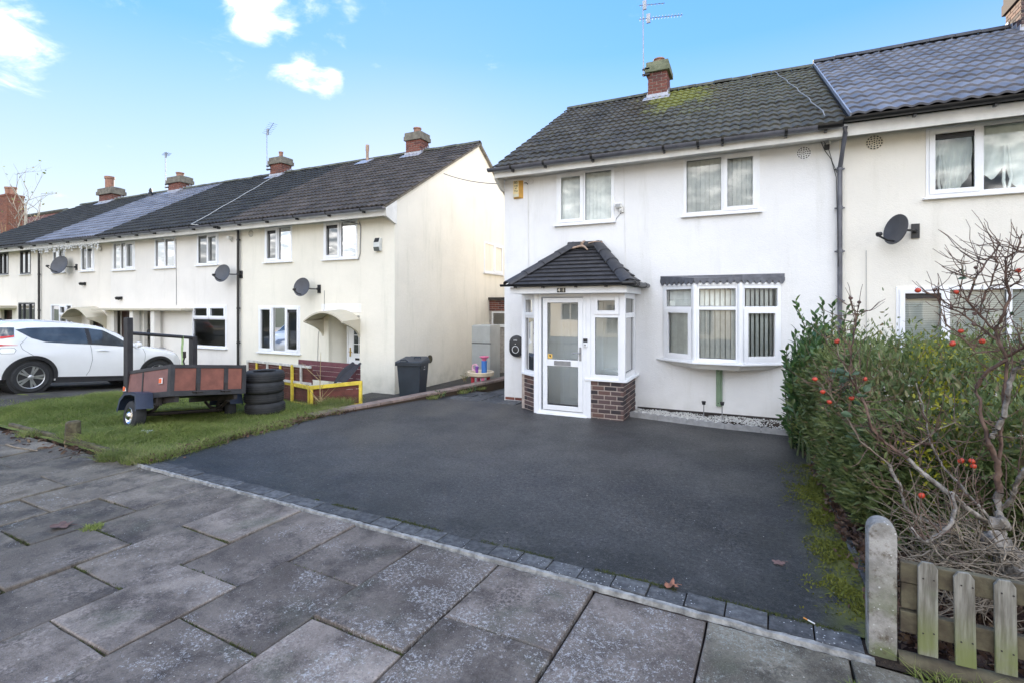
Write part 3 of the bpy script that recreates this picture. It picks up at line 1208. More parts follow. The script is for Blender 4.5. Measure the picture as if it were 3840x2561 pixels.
def gutter_run(parent, x0, x1, y, z, mat, brackets=(), r=.056):
    """half-round gutter along x, its centre line at (y,z)"""
    m = MB()
    K = 8
    v, f = [], []
    for x in (x0, x1):
        for rr in (r, r - .006):
            for k in range(K + 1):
                t = math.pi + math.pi * k / K
                v.append((x, y + math.cos(t) * rr, z + math.sin(t) * rr))
    q = K + 1
    for k in range(K):
        f.append((k, k + 1, 2 * q + k + 1, 2 * q + k))
        f.append((q + k, 3 * q + k, 3 * q + k + 1, q + k + 1))
    for e0, e1 in ((0, q), (2 * q, 3 * q)):
        for k in range(K):
            f.append((e0 + k, e1 + k, e1 + k + 1, e0 + k + 1))
    f.append((0, 2 * q, 3 * q, q))
    f.append((K, q + K, 3 * q + K, 2 * q + K))
    # stop ends
    f.append(tuple(range(K + 1)))
    f.append(tuple(2 * q + k for k in range(K + 1)))
    m.add(v, f)
    g = m.build('gutter', mat, parent, smooth=40)
    for bx in brackets:
        b = MB()
        for w, rr in ((.022, r + .007),):
            pv_, pf = [], []
            for x in (bx - w, bx + w):
                for k in range(K + 1):
                    t = math.pi + math.pi * k / K
                    pv_.append((x, y + math.cos(t) * rr, z + math.sin(t) * rr + .004))
            for k in range(K):
                pf.append((k, k + 1, q + k + 1, q + k))
            b.add(pv_, pf)
        b.box(bx - .018, bx + .018, y + r * .4, y + r + .05, z - r - .03, z - r * .5)
        b.build('gutter_bracket', GUTTER_B, g)
    return g


def brick_wall(parent, o, ex, width, z0, z1, mat, name='brick', bl=.215, bh=.065, j=.012, depth=.10, half=False, limit=300, nrm=None, mort=None):
    """bricks of a face starting at o=(x,y), running along unit ex (2-D), facing nrm, each one a part"""
    ex = Vector((ex[0], ex[1], 0))
    nz = Vector((nrm[0], nrm[1], 0))
    rows = max(1, int(round((z1 - z0) / (bh + j))))
    ch = (z1 - z0) / rows
    me = {}
    for r_ in range(rows):
        x = -(bl + j) / 2 if (r_ % 2) else 0
        while x < width - .02:
            a, b = max(0, x), min(width, x + bl)
            if b - a > .03:
                key = round(b - a, 3)
                if key not in me:
                    me[key] = MB().box(0, key, 0, depth, 0, ch - j).mesh(name, mat, bevel=.004)
                p = Vector((o[0], o[1], z0 + r_ * ch + j / 2)) + ex * a + nz * rnd.uniform(.005, .009)
                M = frame(p, ex, -nz, Vector((0, 0, 1)))
                inst(name, me[key], parent, M)
            x += bl + j
    return rows


def chimney(parent, x0, x1, y0, y1, z0, z1, brick, cap_h=.27, over=.07, pot=True, pot_r=.12, pot_h=.14, capmat=CAPSTONE, flash=True, pots=None, sides='fr', slope=None, flash_z=None):
    m = MB()
    m.box(x0 + .012, x1 - .012, y0 + .012, y1 - .012, z0, z1)
    ch = m.build('chimney', MORTAR, parent)
    brick_wall(ch, (x0 + .01, y0 + .008), (1, 0), x1 - x0 - .02, flash_z or z0, z1, brick, nrm=(0, -1), depth=.05)
    if 'r' in sides:
        brick_wall(ch, (x1 - .008, y0 + .01), (0, 1), y1 - y0 - .02, flash_z or z0, z1, brick, nrm=(1, 0), depth=.05)
    if 'l' in sides:
        brick_wall(ch, (x0 + .008, y1 - .01), (0, -1), y1 - y0 - .02, flash_z or z0, z1, brick, nrm=(-1, 0), depth=.05)
    c = MB()
    c.box(x0 - over, x1 + over, y0 - over, y1 + over, z1, z1 + cap_h * .45)
    c.box(x0 - over * .55, x1 + over * .55, y0 - over * .55, y1 + over * .55, z1 + cap_h * .45 + .001, z1 + cap_h * .84)
    # sloped flaunching
    a, b = over * .5, -.1
    zt0, zt1 = z1 + cap_h * .84 + .001, z1 + cap_h
    v = [(x0 - a, y0 - a, zt0), (x1 + a, y0 - a, zt0), (x1 + a, y1 + a, zt0), (x0 - a, y1 + a, zt0),
         (x0 - b, y0 - b, zt1), (x1 + b, y0 - b, zt1), (x1 + b, y1 + b, zt1), (x0 - b, y1 + b, zt1)]
    c.add(v, [(3, 2, 1, 0), (4, 5, 6, 7), (0, 1, 5, 4), (1, 2, 6, 5), (2, 3, 7, 6), (3, 0, 4, 7)])
    c.build('chimney_cap', capmat, ch, bevel=.012)
    for (px, pr_, ph) in (pots if pots is not None else ([((x0 + x1) / 2, pot_r, pot_h)] if pot else [])):
        p = MB()
        p.lathe([(pr_ * .9, 0), (pr_ * .92, ph * .8), (pr_ * 1.08, ph * .82), (pr_ * 1.08, ph), (pr_ * .8, ph), (pr_ * .78, ph * .3)], 18, T(px, (y0 + y1) / 2, zt1 - .04))
        p.build('chimney_pot', POT, ch, smooth=40)
    if flash and slope:
        fl = MB()
        (ya, za, tan) = slope      # roof plane through (ya,za), rising tan per metre
        zf = za + (y0 - ya) * tan
        fl.box(x0 - .03, x1 + .03, y0 - .022, y0 - .001, zf - .02, zf + .14)
        fl.add([(x0 - .09, y0 - .24, zf - .24 * tan + .075), (x1 + .09, y0 - .24, zf - .24 * tan + .075), (x1 + .09, y0 - .0, zf + .085), (x0 - .09, y0, zf + .085),
                (x0 - .09, y0 - .24, zf - .24 * tan + .055), (x1 + .09, y0 - .24, zf - .24 * tan + .055)],
               [(0, 1, 2, 3), (4, 5, 1, 0)])
        n = 4
        for i in range(n):
            yy = y0 + (y1 - y0) * i / n
            yb = y0 + (y1 - y0) * (i + 1) / n
            zz_ = za + (min(yb, ya + 99) - ya) * tan
            for xx, w in ((x1, .02), (x0 - .02, .02)):
                fl.box(xx + .001, xx + w - .001, yy, yb, zz_ - .22, zz_ + .10)
        fl.build('lead_flashing', LEAD, ch)
    return ch


def gable_house(name, label, group, X0, X1, Y0, Y1, z0, ze, zr, yr, openings, wallmat, left=True, right=True, loc=None, zg=None):
    t = thing(name, label, 'house', loc or ((X0 + X1) / 2, Y0, z0), group)
    m = MB()
    wall_mesh(m, X0, X1, Y0, z0 - .3, ze, openings)
    m.build('front_wall', wallmat, t)
    tan = (zr - ze) / (yr - Y0)
    for x, on in ((X0, left), (X1, right)):
        if not on:
            continue
        m = MB()
        s = 1 if x == X1 else -1
        zg = zg or ze
        P = [(Y0, z0 - .3), (Y1, z0 - .3), (Y1, zg - .12), (yr, zr - .02), (Y0, zg)]
        P[0], P[4] = (Y0 + .003, P[0][1]), (Y0 + .003, P[4][1] - .003)
        m.prism(P, 'x', x - .12 if s > 0 else x, x if s > 0 else x + .12)
        m.build('gable_wall', wallmat, t)
    m = MB()
    m.quad((X0, Y1, z0 - .3), (X1, Y1, z0 - .3), (X1, Y1, ze), (X0, Y1, ze))
    m.build('rear_wall', wallmat, t)
    return t


def roof_slab(parent, X0, X1, e, r, yback, mat, zback=None, thick=.05):
    """boarding below the tiles: front and rear slopes"""
    m = MB()
    zb = zback if zback is not None else e[1]
    P = [(e[0], e[1] - thick), (r[0], r[1] - thick), (yback, zb - thick), (yback, zb), (r[0], r[1]), (e[0], e[1])]
    m.prism(P, 'x', X0, X1)
    return m.build('roof', mat, parent)


def downpipe(parent, x, y, ztop, z0, mat, off_top=None, r=.036, clips=()):
    m = MB()
    if off_top:
        m.tube([(off_top[0], off_top[1], ztop + off_top[2]), (off_top[0], off_top[1], ztop + off_top[2] - .1), (x, y, ztop - .12), (x, y, z0)], r, 10)
    else:
        m.tube([(x, y, ztop), (x, y, z0)], r, 10)
    o = m.build('downpipe', mat, parent, smooth=50)
    for c in clips:
        k = MB()
        k.lathe([(r + .001, -.025), (r + .009, -.025), (r + .009, .025), (r + .001, .025)], 12, T(x, y, c))
        k.box(x - r - .035, x + r + .035, y + .015, y + .03, c - .012, c + .012)
        k.build('pipe_clip', mat, o)
    return o


def round_vent(parent, x, y, z, r, mat):
    """pierced round air grating on a wall facing -y"""
    m = MB()
    m.lathe([(r + .004, -.012), (r + .004, .0), (r - .004, .004), (0.001, .004)], 28, T(x, y - .004, z) @ RX90)
    g = m.build('air_vent', mat, parent, smooth=30)
    h = MB()
    for ring, n, w in ((.30, 6, .42), (.58, 10, .52), (.86, 14, .6)):
        for k in range(n):
            t0 = 2 * math.pi * (k + .5 - w / 2) / n
            t1 = 2 * math.pi * (k + .5 + w / 2) / n
            a, b = r * (ring - .075), r * (ring + .075)
            p = [(a, t0), (b, t0), (b, (t0 + t1) / 2), (b, t1), (a, t1)]
            h.add([(x + q[0] * math.cos(q[1]), y - .0105, z + q[0] * math.sin(q[1])) for q in p], [(0, 1, 2, 3, 4)])
    h.add([(x + r * .1 * math.cos(2 * math.pi * k / 8), y - .0105, z + r * .1 * math.sin(2 * math.pi * k / 8)) for k in range(8)], [tuple(range(8))])
    struct(h.build('vent_slot', BLACKP, g), 'stuff')
    return g


def text(name, body, parent, mat, M, size, ext=.001, font_scale=(1, 1)):
    cu = bpy.data.curves.new(name, 'FONT')
    cu.body = body
    cu.size = size
    cu.extrude = ext
    cu.align_x = 'CENTER'
    cu.align_y = 'CENTER'
    cu.offset = size * .012
    cu.resolution_u = 3
    o = bpy.data.objects.new(name, cu)
    COL.objects.link(o)
    dg = bpy.context.evaluated_depsgraph_get()
    me = bpy.data.meshes.new_from_object(o.evaluated_get(dg))
    bpy.data.objects.remove(o)
    me.transform(Matrix.Diagonal((font_scale[0], font_scale[1], 1, 1)))
    me.materials.clear()
    me.materials.append(mat)
    return inst(name, me, parent, M)


# ================================================================== WHITE HOUSE (number 41)
HX0, HX1, HY = -4.71, 1.34, 9.66
openings = [(-3.53, -2.35, 3.61, 4.66), (-1.07, .18, 3.61, 4.66), (-1.38, .46, 1.02, 2.30)]
H41 = gable_house('house', 'white rendered end house with a glazed porch and mossy dark roof', 'houses along the street', HX0, HX1, HY, 18.3, -.04, 4.72, 7.66, 14.0, openings, WHITE_R, right=False, zg=4.98)
m = MB()
m.box(HX0 + .01, HX0 + .85, HY + .004, HY + .05, -.2, .06)
pl = m.build('plinth', MORTAR, H41)
brick_wall(pl, (HX0 + .02, HY + .002), (1, 0), .8, -.15, .055, BRICK_R, nrm=(0, -1), depth=.03)
m = MB()
m.box(-1.90, 1.30, HY - .006, HY + .02, -.06, .075)
m.build('damp_course', STEEL_D, H41)
# roof
E41, R41 = (9.27, 4.80), (14.0, 7.66)
roof41 = roof_slab(H41, HX0 - .03, 1.40, E41, R41, 18.6, BLACKP)
T41 = tile_mesh('roof_tile', TILE41)
tile_roof(roof41, T41, HX0 - .07, 1.40, (E41[0] - .04, E41[1] - .02), R41, 20, 16, TILE41, jit=.007)
ridge_run(roof41, HX0 - .05, 1.40, 14.0, 7.69, RIDGE)
# verge mortar at the left edge
m = MB()
m.prism([(E41[0], E41[1] - .05), (R41[0], R41[1] - .05), (R41[0], R41[1] + .01), (E41[0], E41[1] + .01)], 'x', HX0 - .065, HX0 - .032)
m.build('verge', MORTAR, roof41)
m = MB()
m.box(HX0 - .03, HX1 + .05, 9.262, 9.29, 4.605, 4.755)
m.build('fascia', FASCIA, H41)
m = MB()
m.box(HX0 - .02, HX1 + .05, 9.291, 9.659, 4.66, 4.672)
m.build('soffit', FASCIA, H41)
# boxed corner bracket at the left end of the eaves
m = MB()
m.prism([(9.30, 4.60), (9.28, 4.76), (9.66, 4.99), (9.66, 4.40), (9.55, 4.43)], 'x', HX0 - .06, HX0 - .002)
m.build('eaves_box', FASCIA, H41)
gutter_run(H41, HX0 - .13, .98, 9.155, 4.775, GUTTER, brackets=(-4.31, -3.61, -2.65, -1.35, -.78, -.39, .55), r=.066)
gutter_run(H41, .985, 1.31, 9.155, 4.78, GUTTER_B, brackets=(1.1,), r=.067)
tan41 = (R41[1] - E41[1]) / (R41[0] - E41[0])
chimney(H41, -2.40, -1.91, 13.55, 14.15, 7.2, 8.10, BRICK_R, cap_h=.33, pot_r=.14, pot_h=.16, capmat=CAP41, sides='frl', slope=(14.0, 7.66, tan41), flash_z=7.45)
# windows upstairs, with vertical blinds
room(H41, -3.53, -2.35, HY + .115, 3.61, 4.66, 1.6, ROOM_L)
room(H41, -1.07, .18, HY + .115, 3.61, 4.66, 1.6, ROOM_L)
window(H41, -3.53, -2.35, 3.61, 4.66, HY, [(0, .49, 0, 1, True), (.49, 1, 0, 1, False)], blind=.078)
window(H41, -1.07, .18, 3.61, 4.66, HY, [(0, .53, 0, 1, False), (.53, 1, 0, 1, True)], blind=.078)
round_vent(H41, .84, HY, 4.515, .105, UPVC)

# ---- bay window: three facets
bay_pts = [(-1.43, 9.66), (-.84, 9.29), (-.12, 9.29), (.51, 9.66)]
room(H41, -1.38, .46, HY + .115, 1.02, 2.30, 3.0, ROOM_L, grow=.6)
Bm = MB()
Bm.prism([(-1.46, 9.659), (-.85, 9.265), (-.11, 9.265), (.54, 9.659)], 'z', 2.325, 2.37)
bay = Bm.build('bay_head', FASCIA_W, H41)
for k in range(3):
    (xa, ya), (xb, yb) = bay_pts[k], bay_pts[k + 1]
    L = math.hypot(xb - xa, yb - ya)
    ex = Vector(((xb - xa) / L, (yb - ya) / L, 0))
    M = frame((xa, ya, 0), ex, Vector((-ex.y, ex.x, 0)), Vector((0, 0, 1)))
    opn = (False, False, False)
    window(H41, .012, L - .012, 1.01, 2.325, 0, [(0, 1, 0, .70, k != 1), (0, 1, .70, 1, False)], M=M, sill=False, blind=.088 if k != 0 else .078, fw=.06, sash_w=.055)
for k in (1, 2):
    (xa, ya) = bay_pts[k]
    p = MB()
    p.tube([(xa, ya - .002, 1.0), (xa, ya - .002, 2.325)], .05, 8)
    p.build('bay_post', UPVC, H41, smooth=50)
# dark lead band with a scalloped lower edge following the bay head
lead = MB()
top = [(-1.48, 9.659), (-.855, 9.25), (-.105, 9.25), (.56, 9.659)]
for k in range(3):
    (xa, ya), (xb, yb) = top[k], top[k + 1]
    L = math.hypot(xb - xa, yb - ya)
    n = max(4, int(L / .105))
    ex = Vector(((xb - xa) / L, (yb - ya) / L, 0))
    for i in range(n):
        s0, s1 = i / n * L, (i + 1) / n * L
        pts = [(s0, 2.455), (s0, 2.40)] + [(s0 + (s1 - s0) * (.06 + .88 * j / 6), 2.395 - .055 * math.sin(math.pi * j / 6)) for j in range(7)] + [(s1, 2.40), (s1, 2.455)]
        v = [(xa + ex.x * q[0] - ex.y * -.0 + ex.y * .0, ya + ex.y * q[0], q[1]) for q in pts]
        v2 = [(a + ex.y * .008, b - ex.x * .008, c) for a, b, c in v]
        nn = len(v)
        lead.add(v + v2, [tuple(range(nn)), tuple(range(nn, 2 * nn))[::-1]] + [(q, (q + 1) % nn, nn + (q + 1) % nn, nn + q) for q in range(nn)])
lead.build('lead_band', LEAD_D, H41)
lr = MB()
lr.add([(*p, 2.455) for p in top] + [(.56, 9.659, 2.52), (-1.48, 9.659, 2.52)], [(0, 1, 2, 3, 4, 5)])
lr.build('bay_roof', LEAD_D, H41)
bs_ = MB()
bs_.prism([(-1.56, 9.659), (-.87, 9.19), (-.09, 9.19), (.65, 9.659)], 'z', .975, 1.008)
bs_.build('bay_sill', UPVC, H41, bevel=.008)
bu = MB()
P0 = [(-1.44, 9.659), (-.85, 9.235), (-.11, 9.235), (.52, 9.659)]
P1 = [(-1.25, 9.659), (-.80, 9.30), (-.16, 9.30), (.35, 9.659)]
bu.add([(*p, .974) for p in P0] + [(*p, .885) for p in P1], [(0, 1, 2, 3), (7, 6, 5, 4), (0, 4, 5, 1), (1, 5, 6, 2), (2, 6, 7, 3), (3, 7, 4, 0)])
bu.build('bay_base', FASCIA, H41)
# green cable guard below the bay
gp = MB()
gp.prism([(-.52, 9.66), (-.505, 9.60), (-.425, 9.60), (-.41, 9.66), (-.425, 9.66), (-.435, 9.625), (-.495, 9.625), (-.505, 9.66)], 'z', .205, .885)
gp.box(-.47, -.445, 9.585, 9.601, .205, .885)
gpo = gp.build('cable_guard', simple('pale_green_paint', (.20, .29, .19), .5, .12, 6), H41, bevel=.004)
gpo['label'] = 'pale green guard channel below the bay window'
for z_ in (.26, .83):
    gb = MB()
    gb.lathe([(.008, 0), (.008, .006), (.001, .008)], 10, T(-.478, 9.599, z_) @ RX90)
    gb.build('bolt', BLACKP, gpo)

# downpipe on the party line
downpipe(H41, 1.34, 9.60, 4.30, -.05, GUTTER, off_top=(1.36, 9.24, .44), clips=(4.18, 3.55, 2.85, 2.05, 1.05))

# ---- porch
PX0, PX1, PY = -3.55, -1.93, 8.63
BRK = BRICK_P
pw = MB()
pw.box(-2.60, -1.945, PY + .012, PY + .10, -.12, .66)
pw.box(-2.03, -1.945, PY + .102, 9.655, -.12, .66)
pwo = pw.build('porch_wall', MORTAR_L, H41)
brick_wall(pwo, (-2.60, PY + .01), (1, 0), .67, -.06, .66, BRK, nrm=(0, -1), depth=.05, bl=.205, bh=.064, j=.018)
brick_wall(pwo, (-1.943, PY), (0, 1), 1.02, -.06, .66, BRK, nrm=(1, 0), depth=.05, bl=.205, bh=.064, j=.018)
# angled left panel
la, lb = Vector((-3.93, 8.93, 0)), Vector((-3.56, 8.65, 0))
lex = (lb - la).normalized()
ln = Vector((lex.y, -lex.x, 0))
pl2 = MB()
q = [la - ln * .015, lb - ln * .015, lb - ln * .1, la - ln * .1]
pl2.prism([(p.x, p.y) for p in q], 'z', -.12, .665)
pl2.box(-3.985, -3.90, 8.94, 9.655, -.12, .665)
plo = pl2.build('porch_wall', MORTAR_L, H41)
brick_wall(plo, (la.x - ln.x * .012, la.y - ln.y * .012), (lex.x, lex.y), (lb - la).length, -.08, .665, BRK, nrm=(ln.x, ln.y), depth=.05, bl=.205, bh=.064, j=.018)
# sills on the brickwork
s = MB()
s.prism([(-2.615, 8.60), (-1.90, 8.60), (-1.87, 8.63), (-1.87, 9.655), (-2.04, 9.655), (-2.04, 8.76), (-2.615, 8.76)], 'z', .662, .70)
s.build('porch_sill', UPVC, H41, bevel=.006)
s = MB()
a_, b_ = la + ln * .04 - lex * .05, lb + ln * .04
s.prism([(a_.x, a_.y), (b_.x, b_.y), (lb.x - ln.x * .1, lb.y - ln.y * .1), (la.x - ln.x * .1 - .03, la.y - ln.y * .1), (-4.0, 9.655), (-4.05, 9.655)], 'z', .667, .70)
s.build('porch_sill', UPVC, H41)
# glazing
window(H41, -2.51, -1.955, .70, 2.19, PY, [(0, 1, 0, .74, False), (0, 1, .74, 1, True)], sill=False, fw=.075, sash_w=.05)
Mr = frame((-1.945, PY + .02, 0), Vector((0, 1, 0)), Vector((-1, 0, 0)), Vector((0, 0, 1)))
window(H41, .03, .95, .70, 2.19, 0, [(0, 1, 0, .74, False), (0, 1, .74, 1, False)], M=Mr, sill=False, fw=.09)
Ml = frame((la.x, la.y, 0), lex, Vector((-ln.x, -ln.y, 0)), Vector((0, 0, 1)))
window(H41, .0, (lb - la).length, .70, 2.19, 0, [(0, 1, 0, .72, False), (0, 1, .72, 1, True)], M=Ml, sill=False, fw=.06, sash_w=.045)
Ml2 = frame((-3.94, 9.655, 0), Vector((0, -1, 0)), Vector((1, 0, 0)), Vector((0, 0, 1)))
window(H41, .03, .70, .70, 2.19, 0, [(0, 1, 0, .72, False), (0, 1, .72, 1, False)], M=Ml2, sill=False)
# corner posts
for (px, py_, z0_, w) in ((-1.95, PY + .012, .70, .045), (-2.555, PY + .03, -.04, .043), (-3.555, PY + .03, -.04, .043), (-3.945, 8.95, .70, .035)):
    p = MB()
    p.box(px - w, px + w, py_ - w, py_ + w, z0_, 2.19)
    p.build('porch_post', UPVC, H41, bevel=.008)
# door
dm = MB()
rect_frame(dm, -3.51, -2.60, .02, 2.185, PY - .005, PY + .07, .055)
dm.box(-3.53, -2.58, PY - .05, PY + .06, -.03, .019)
door = dm.build('porch_door_frame', UPVC, H41, bevel=.005)
ds = MB()
DX0, DX1, DZ0, DZ1 = -3.415, -2.655, .09, 2.115
rect_frame(ds, DX0, DX1, DZ0, DZ1, PY - .022, PY + .03, .088)
ds.box(DX0 + .088, DX1 - .088, PY - .021, PY + .03, .885, 1.005)
leaf = ds.build('porch_door', UPVC, H41, bevel=.006)
for (c0, c1) in ((.178, .885), (1.005, 2.027)):
    g = MB()
    g.quad((DX0 + .084, PY + .0, c0), (DX1 - .084, PY, c0), (DX1 - .084, PY, c1), (DX0 + .084, PY, c1))
    g.build('pane', GLASS_DOOR, leaf)
    gk = MB()
    rect_frame(gk, DX0 + .086, DX1 - .086, c0 - .002, c1 + .002, PY - .008, PY - .003, .009)
    gk.build('gasket', BLACKP, leaf)
lb_ = MB()
rect_frame(lb_, -3.19, -2.88, .905, .985, PY - .036, PY - .0225, .014)
lb_.box(-3.174, -2.896, PY - .031, PY - .0235, .92, .971)
lb_.build('letterbox', ALU, leaf, bevel=.003)
hd = MB()
hd.box(-2.715, -2.68, PY - .034, PY - .0225, 1.0, 1.24)
hd.tube([(-2.697, PY - .03, 1.14), (-2.697, PY - .075, 1.14), (-2.83, PY - .075, 1.135)], .009, 8)
hd.build('door_handle', ALU, leaf, smooth=40)
st = MB()
st.box(-3.32, -3.235, PY - .0045, PY - .002, 1.02, 1.10)
so = st.build('sticker', simple('yellow_sticker', (.75, .48, .12), .6, .05), leaf)
so['label'] = 'small yellow warning sticker at the corner of the glass'
st2 = MB()
st2.prism([(-3.29, 1.085), (-3.262, 1.085), (-3.27, 1.064), (-3.255, 1.064), (-3.285, 1.03), (-3.277, 1.056), (-3.292, 1.056)], 'y', PY - .0068, PY - .005)
st2.build('sticker_mark', BLACKP, so)
# inside the porch: inner face, floor, inner door and a small unit
pf_ = MB()
pf_.box(-3.9, -1.95, 8.72, 9.655, -.1, -.005)
pf_.build('porch_floor', simple('porch_mat', (.12, .125, .13), .9, .2, 20), H41)
idm = MB()
rect_frame(idm, -3.44, -2.56, .0, 2.05, HY - .03, HY - .002, .06)
idm.box(-3.379, -2.621, HY - .02, HY - .003, .01, 1.98)
for (c0, c1) in ((.12, .78), (.92, 1.86)):
    rect_frame(idm, -3.27, -2.73, c0, c1, HY - .03, HY - .021, .035)
idm.build('inner_door', UPVC, H41, bevel=.005)
un = MB()
un.box(-2.52, -2.07, 9.35, 9.62, .0, .78)
for k in range(3):
    un.box(-2.50, -2.09, 9.335, 9.351, .04 + k * .245, .265 + k * .245)
un.build('porch_cabinet', UPVC, H41, bevel=.006)
# fascia boards and soffit below the roof
fz0, fz1 = 2.19, 2.31
fb = MB()
fb.box(-3.98, -1.83, 8.40, 8.425, fz0, fz1)
fb.box(-1.83 - .025, -1.83, 8.4255, 9.655, fz0, fz1)
fb.box(-3.98, -3.955, 8.4255, 9.655, fz0, fz1)
pfo = fb.build('porch_fascia', FASCIA_W, H41, bevel=.003)
so_ = MB()
so_.box(-3.954, -1.856, 8.426, 9.655, 2.192, 2.203)
so_.build('porch_soffit', FASCIA_W, H41)
# number plates
INK = simple('number_black', (.012, .011, .01), .35, .05)
IVORY = simple('ivory_digit', (.78, .74, .6), .5, .05)
for (nx0, d_) in ((-3.06, '4'), (-2.98, '1')):
    nb = MB()
    nb.box(nx0, nx0 + .075, 8.392, 8.399, 2.205, 2.285)
    no = nb.build('number_tile', INK, pfo)
    text('digit', d_, no, IVORY, T(nx0 + .037, 8.391, 2.245) @ RX90, .092, .001)
# roof: hipped, planes given by eave rectangle and top points
ev = [(-4.05, 8.33, 2.335), (-1.76, 8.33, 2.335), (-1.76, 9.655, 2.335), (-4.05, 9.655, 2.335)]
tp_ = [(-3.20, 9.655, 3.14), (-2.62, 9.655, 3.14)]
pr_m = MB()
pr_m.add(ev + tp_, [(0, 1, 5, 4), (1, 2, 5), (3, 0, 4), (3, 2, 1, 0)])
pro = pr_m.build('porch_roof', TILE_P, H41)
FT = flat_tile_mesh('roof_tile', TILE_P)


def tile_tri(parent, A, B, C, D, rows, w=.225):
    """flat tiles on a trapezium A-B (eave) to D-C (top)"""
    A, B, C, D = map(Vector, (A, B, C, D))
    ex = (B - A).normalized()
    up = (D - A) - ex * ((D - A).dot(ex))
    H_ = up.length
    ey = up.normalized()
    ez = ex.cross(ey)
    wid = (B - A).length
    l1 = (D - A).dot(ex)
    r1 = (C - A).dot(ex)
    for j in range(rows):
        s = (j + .0) / rows
        s2 = (j + 1.0) / rows
        xl = l1 * (s + s2) / 2
        xr = wid + (r1 - wid) * (s + s2) / 2
        off = (w / 2 if j % 2 else 0) - w
        x = off
        while x < xr:
            a, b = max(x, xl), min(x + w, xr)
            if b - a > .03:
                M = frame(A + ex * a + ey * (H_ * s - .015) + ez * (.012 + rnd.uniform(0, .003)), ex, ey, ez) @ Matrix.Rotation(-.09, 4, 'X') @ Matrix.Diagonal(((b - a) / .22, (H_ / rows * 1.25) / .2, 1, 1))
                inst('roof_tile', FT, parent, M)
            x += w


tile_tri(pro, ev[0], ev[1], tp_[1], tp_[0], 10)
tile_tri(pro, ev[1], ev[2], tp_[1], tp_[1], 8)
tile_tri(pro, ev[3], ev[0], tp_[0], tp_[0], 8)


def hip_tiles(parent, A, B, n, mat, r=.115, droop=.8):
    A, B = Vector(A), Vector(B)
    d = (B - A)
    L = d.length / n
    d.normalize()
    side = d.cross(Vector((0, 0, 1))).normalized()
    up = side.cross(d)
    K = 6
    v, f = [], []
    for s_ in (0, 1):
        for rr in (r, r - .018):
            for k in range(K + 1):
                t = math.pi * (.03 + .94 * k / K)
                v.append((L * s_ * 1.06, math.cos(t) * rr * (1.12 - .16 * s_), math.sin(t) * rr * .8 - rr * .42 - .01 * s_))
    q = K + 1
    for k in range(K):
        f += [(k, k + 1, 2 * q + k + 1, 2 * q + k), (q + k, 3 * q + k, 3 * q + k + 1, q + k + 1), (k, q + k, q + k + 1, k + 1), (2 * q + k, 2 * q + k + 1, 3 * q + k + 1, 3 * q + k)]
    m = MB()
    m.add(v, f)
    me = m.mesh('hip_tile', mat, smooth=50)
    for i in range(n):
        inst('hip_tile', me, parent, frame(A + d * (L * i) + up * .022, d, side, up))


hip_tiles(pro, (ev[0][0] + .02, ev[0][1] + .02, ev[0][2] + .03), (tp_[0][0] + .03, tp_[0][1] - .04, tp_[0][2] + .05), 4, TILE_P)
hip_tiles(pro, (ev[1][0] - .02, ev[1][1] + .02, ev[1][2] + .03), (tp_[1][0] - .03, tp_[1][1] - .04, tp_[1][2] + .05), 4, TILE_P)
rt = MB()
rt.tube([(-3.26, 9.60, 3.17), (-2.58, 9.60, 3.165)], .075, 10)
rt.build('porch_ridge', TILE_P, pro, smooth=50)
mo_ = MB()
mo_.tube([(-3.34, 9.40, 3.02), (-3.18, 9.48, 3.10), (-3.0, 9.52, 3.14), (-2.93, 9.50, 3.14), (-2.86, 9.45, 3.10), (-2.80, 9.40, 3.05)], [.012, .018, .028, .03, .02, .012], 7)
mo_.tube([(-2.95, 9.5, 3.19), (-2.93, 9.56, 3.23), (-2.92, 9.62, 3.25)], [.03, .024, .014], 7)
mo_.tube([(-2.82, 9.50, 3.19), (-2.7, 9.54, 3.22), (-2.55, 9.56, 3.20)], .014, 6)
mo_.build('mortar_bedding', MORTAR_O, pro, smooth=60)
# porch gutters
gutter_run(H41, -4.12, -1.86, 8.29, 2.36, GUTTER_B, brackets=(-3.85, -3.31, -2.70, -2.17), r=.042)
gm = MB()
gm.tube([(-1.70, 8.36, 2.345), (-1.70, 9.62, 2.345)], .042, 10)
gm.tube([(-1.88, 8.29, 2.345), (-1.72, 8.30, 2.345), (-1.70, 8.42, 2.345)], .044, 10)
go = gm.build('gutter', GUTTER_B, H41, smooth=50)
for yy in (8.5, 8.62, 9.3):
    gb = MB()
    gb.tube([(-1.70, yy - .02, 2.345), (-1.70, yy + .02, 2.345)], .05, 10)
    gb.build('gutter_bracket', GUTTER_B, go)


# ================================================================== CREAM HOUSE ON THE RIGHT
RX0, RX1 = 1.34, 8.2
openR = [(2.46, 4.4, 3.62, 4.68), (2.09, 4.0, .95, 2.27)]
HR = gable_house('house', 'pale cream house at the right edge with a blue grey tiled roof', 'houses along the street', RX0, RX1, 9.661, 18.3, -.04, 4.72, 7.70, 14.0, openR, CREAM_R, left=False, loc=(4.8, 9.66, -.04))
roofR = roof_slab(HR, 1.402, RX1, (9.20, 4.86), (14.0, 7.74), 18.6, BLACKP)
TBL = tile_mesh('roof_tile', TILE_BLUE, roll=.03)
tile_roof(roofR, TBL, 1.41, 5.93, (9.15, 4.85), (14.0, 7.74), 12, 15, TILE_BLUE, jit=.002)
ridge_run(roofR, 1.41, 8.0, 14.0, 7.78, RIDGE_D)
m = MB()
eyR = Vector((0, 14.0 - 9.15, 7.74 - 4.85)).normalized()
ezR = Vector((1, 0, 0)).cross(eyR)
m.box(0.016, .038, 0, 5.62, 0, .068, frame((1.388, 9.15, 4.85), (1, 0, 0), eyR, ezR))
po = m.build('party_verge', LEAD, roofR, bevel=.006)
m = MB()
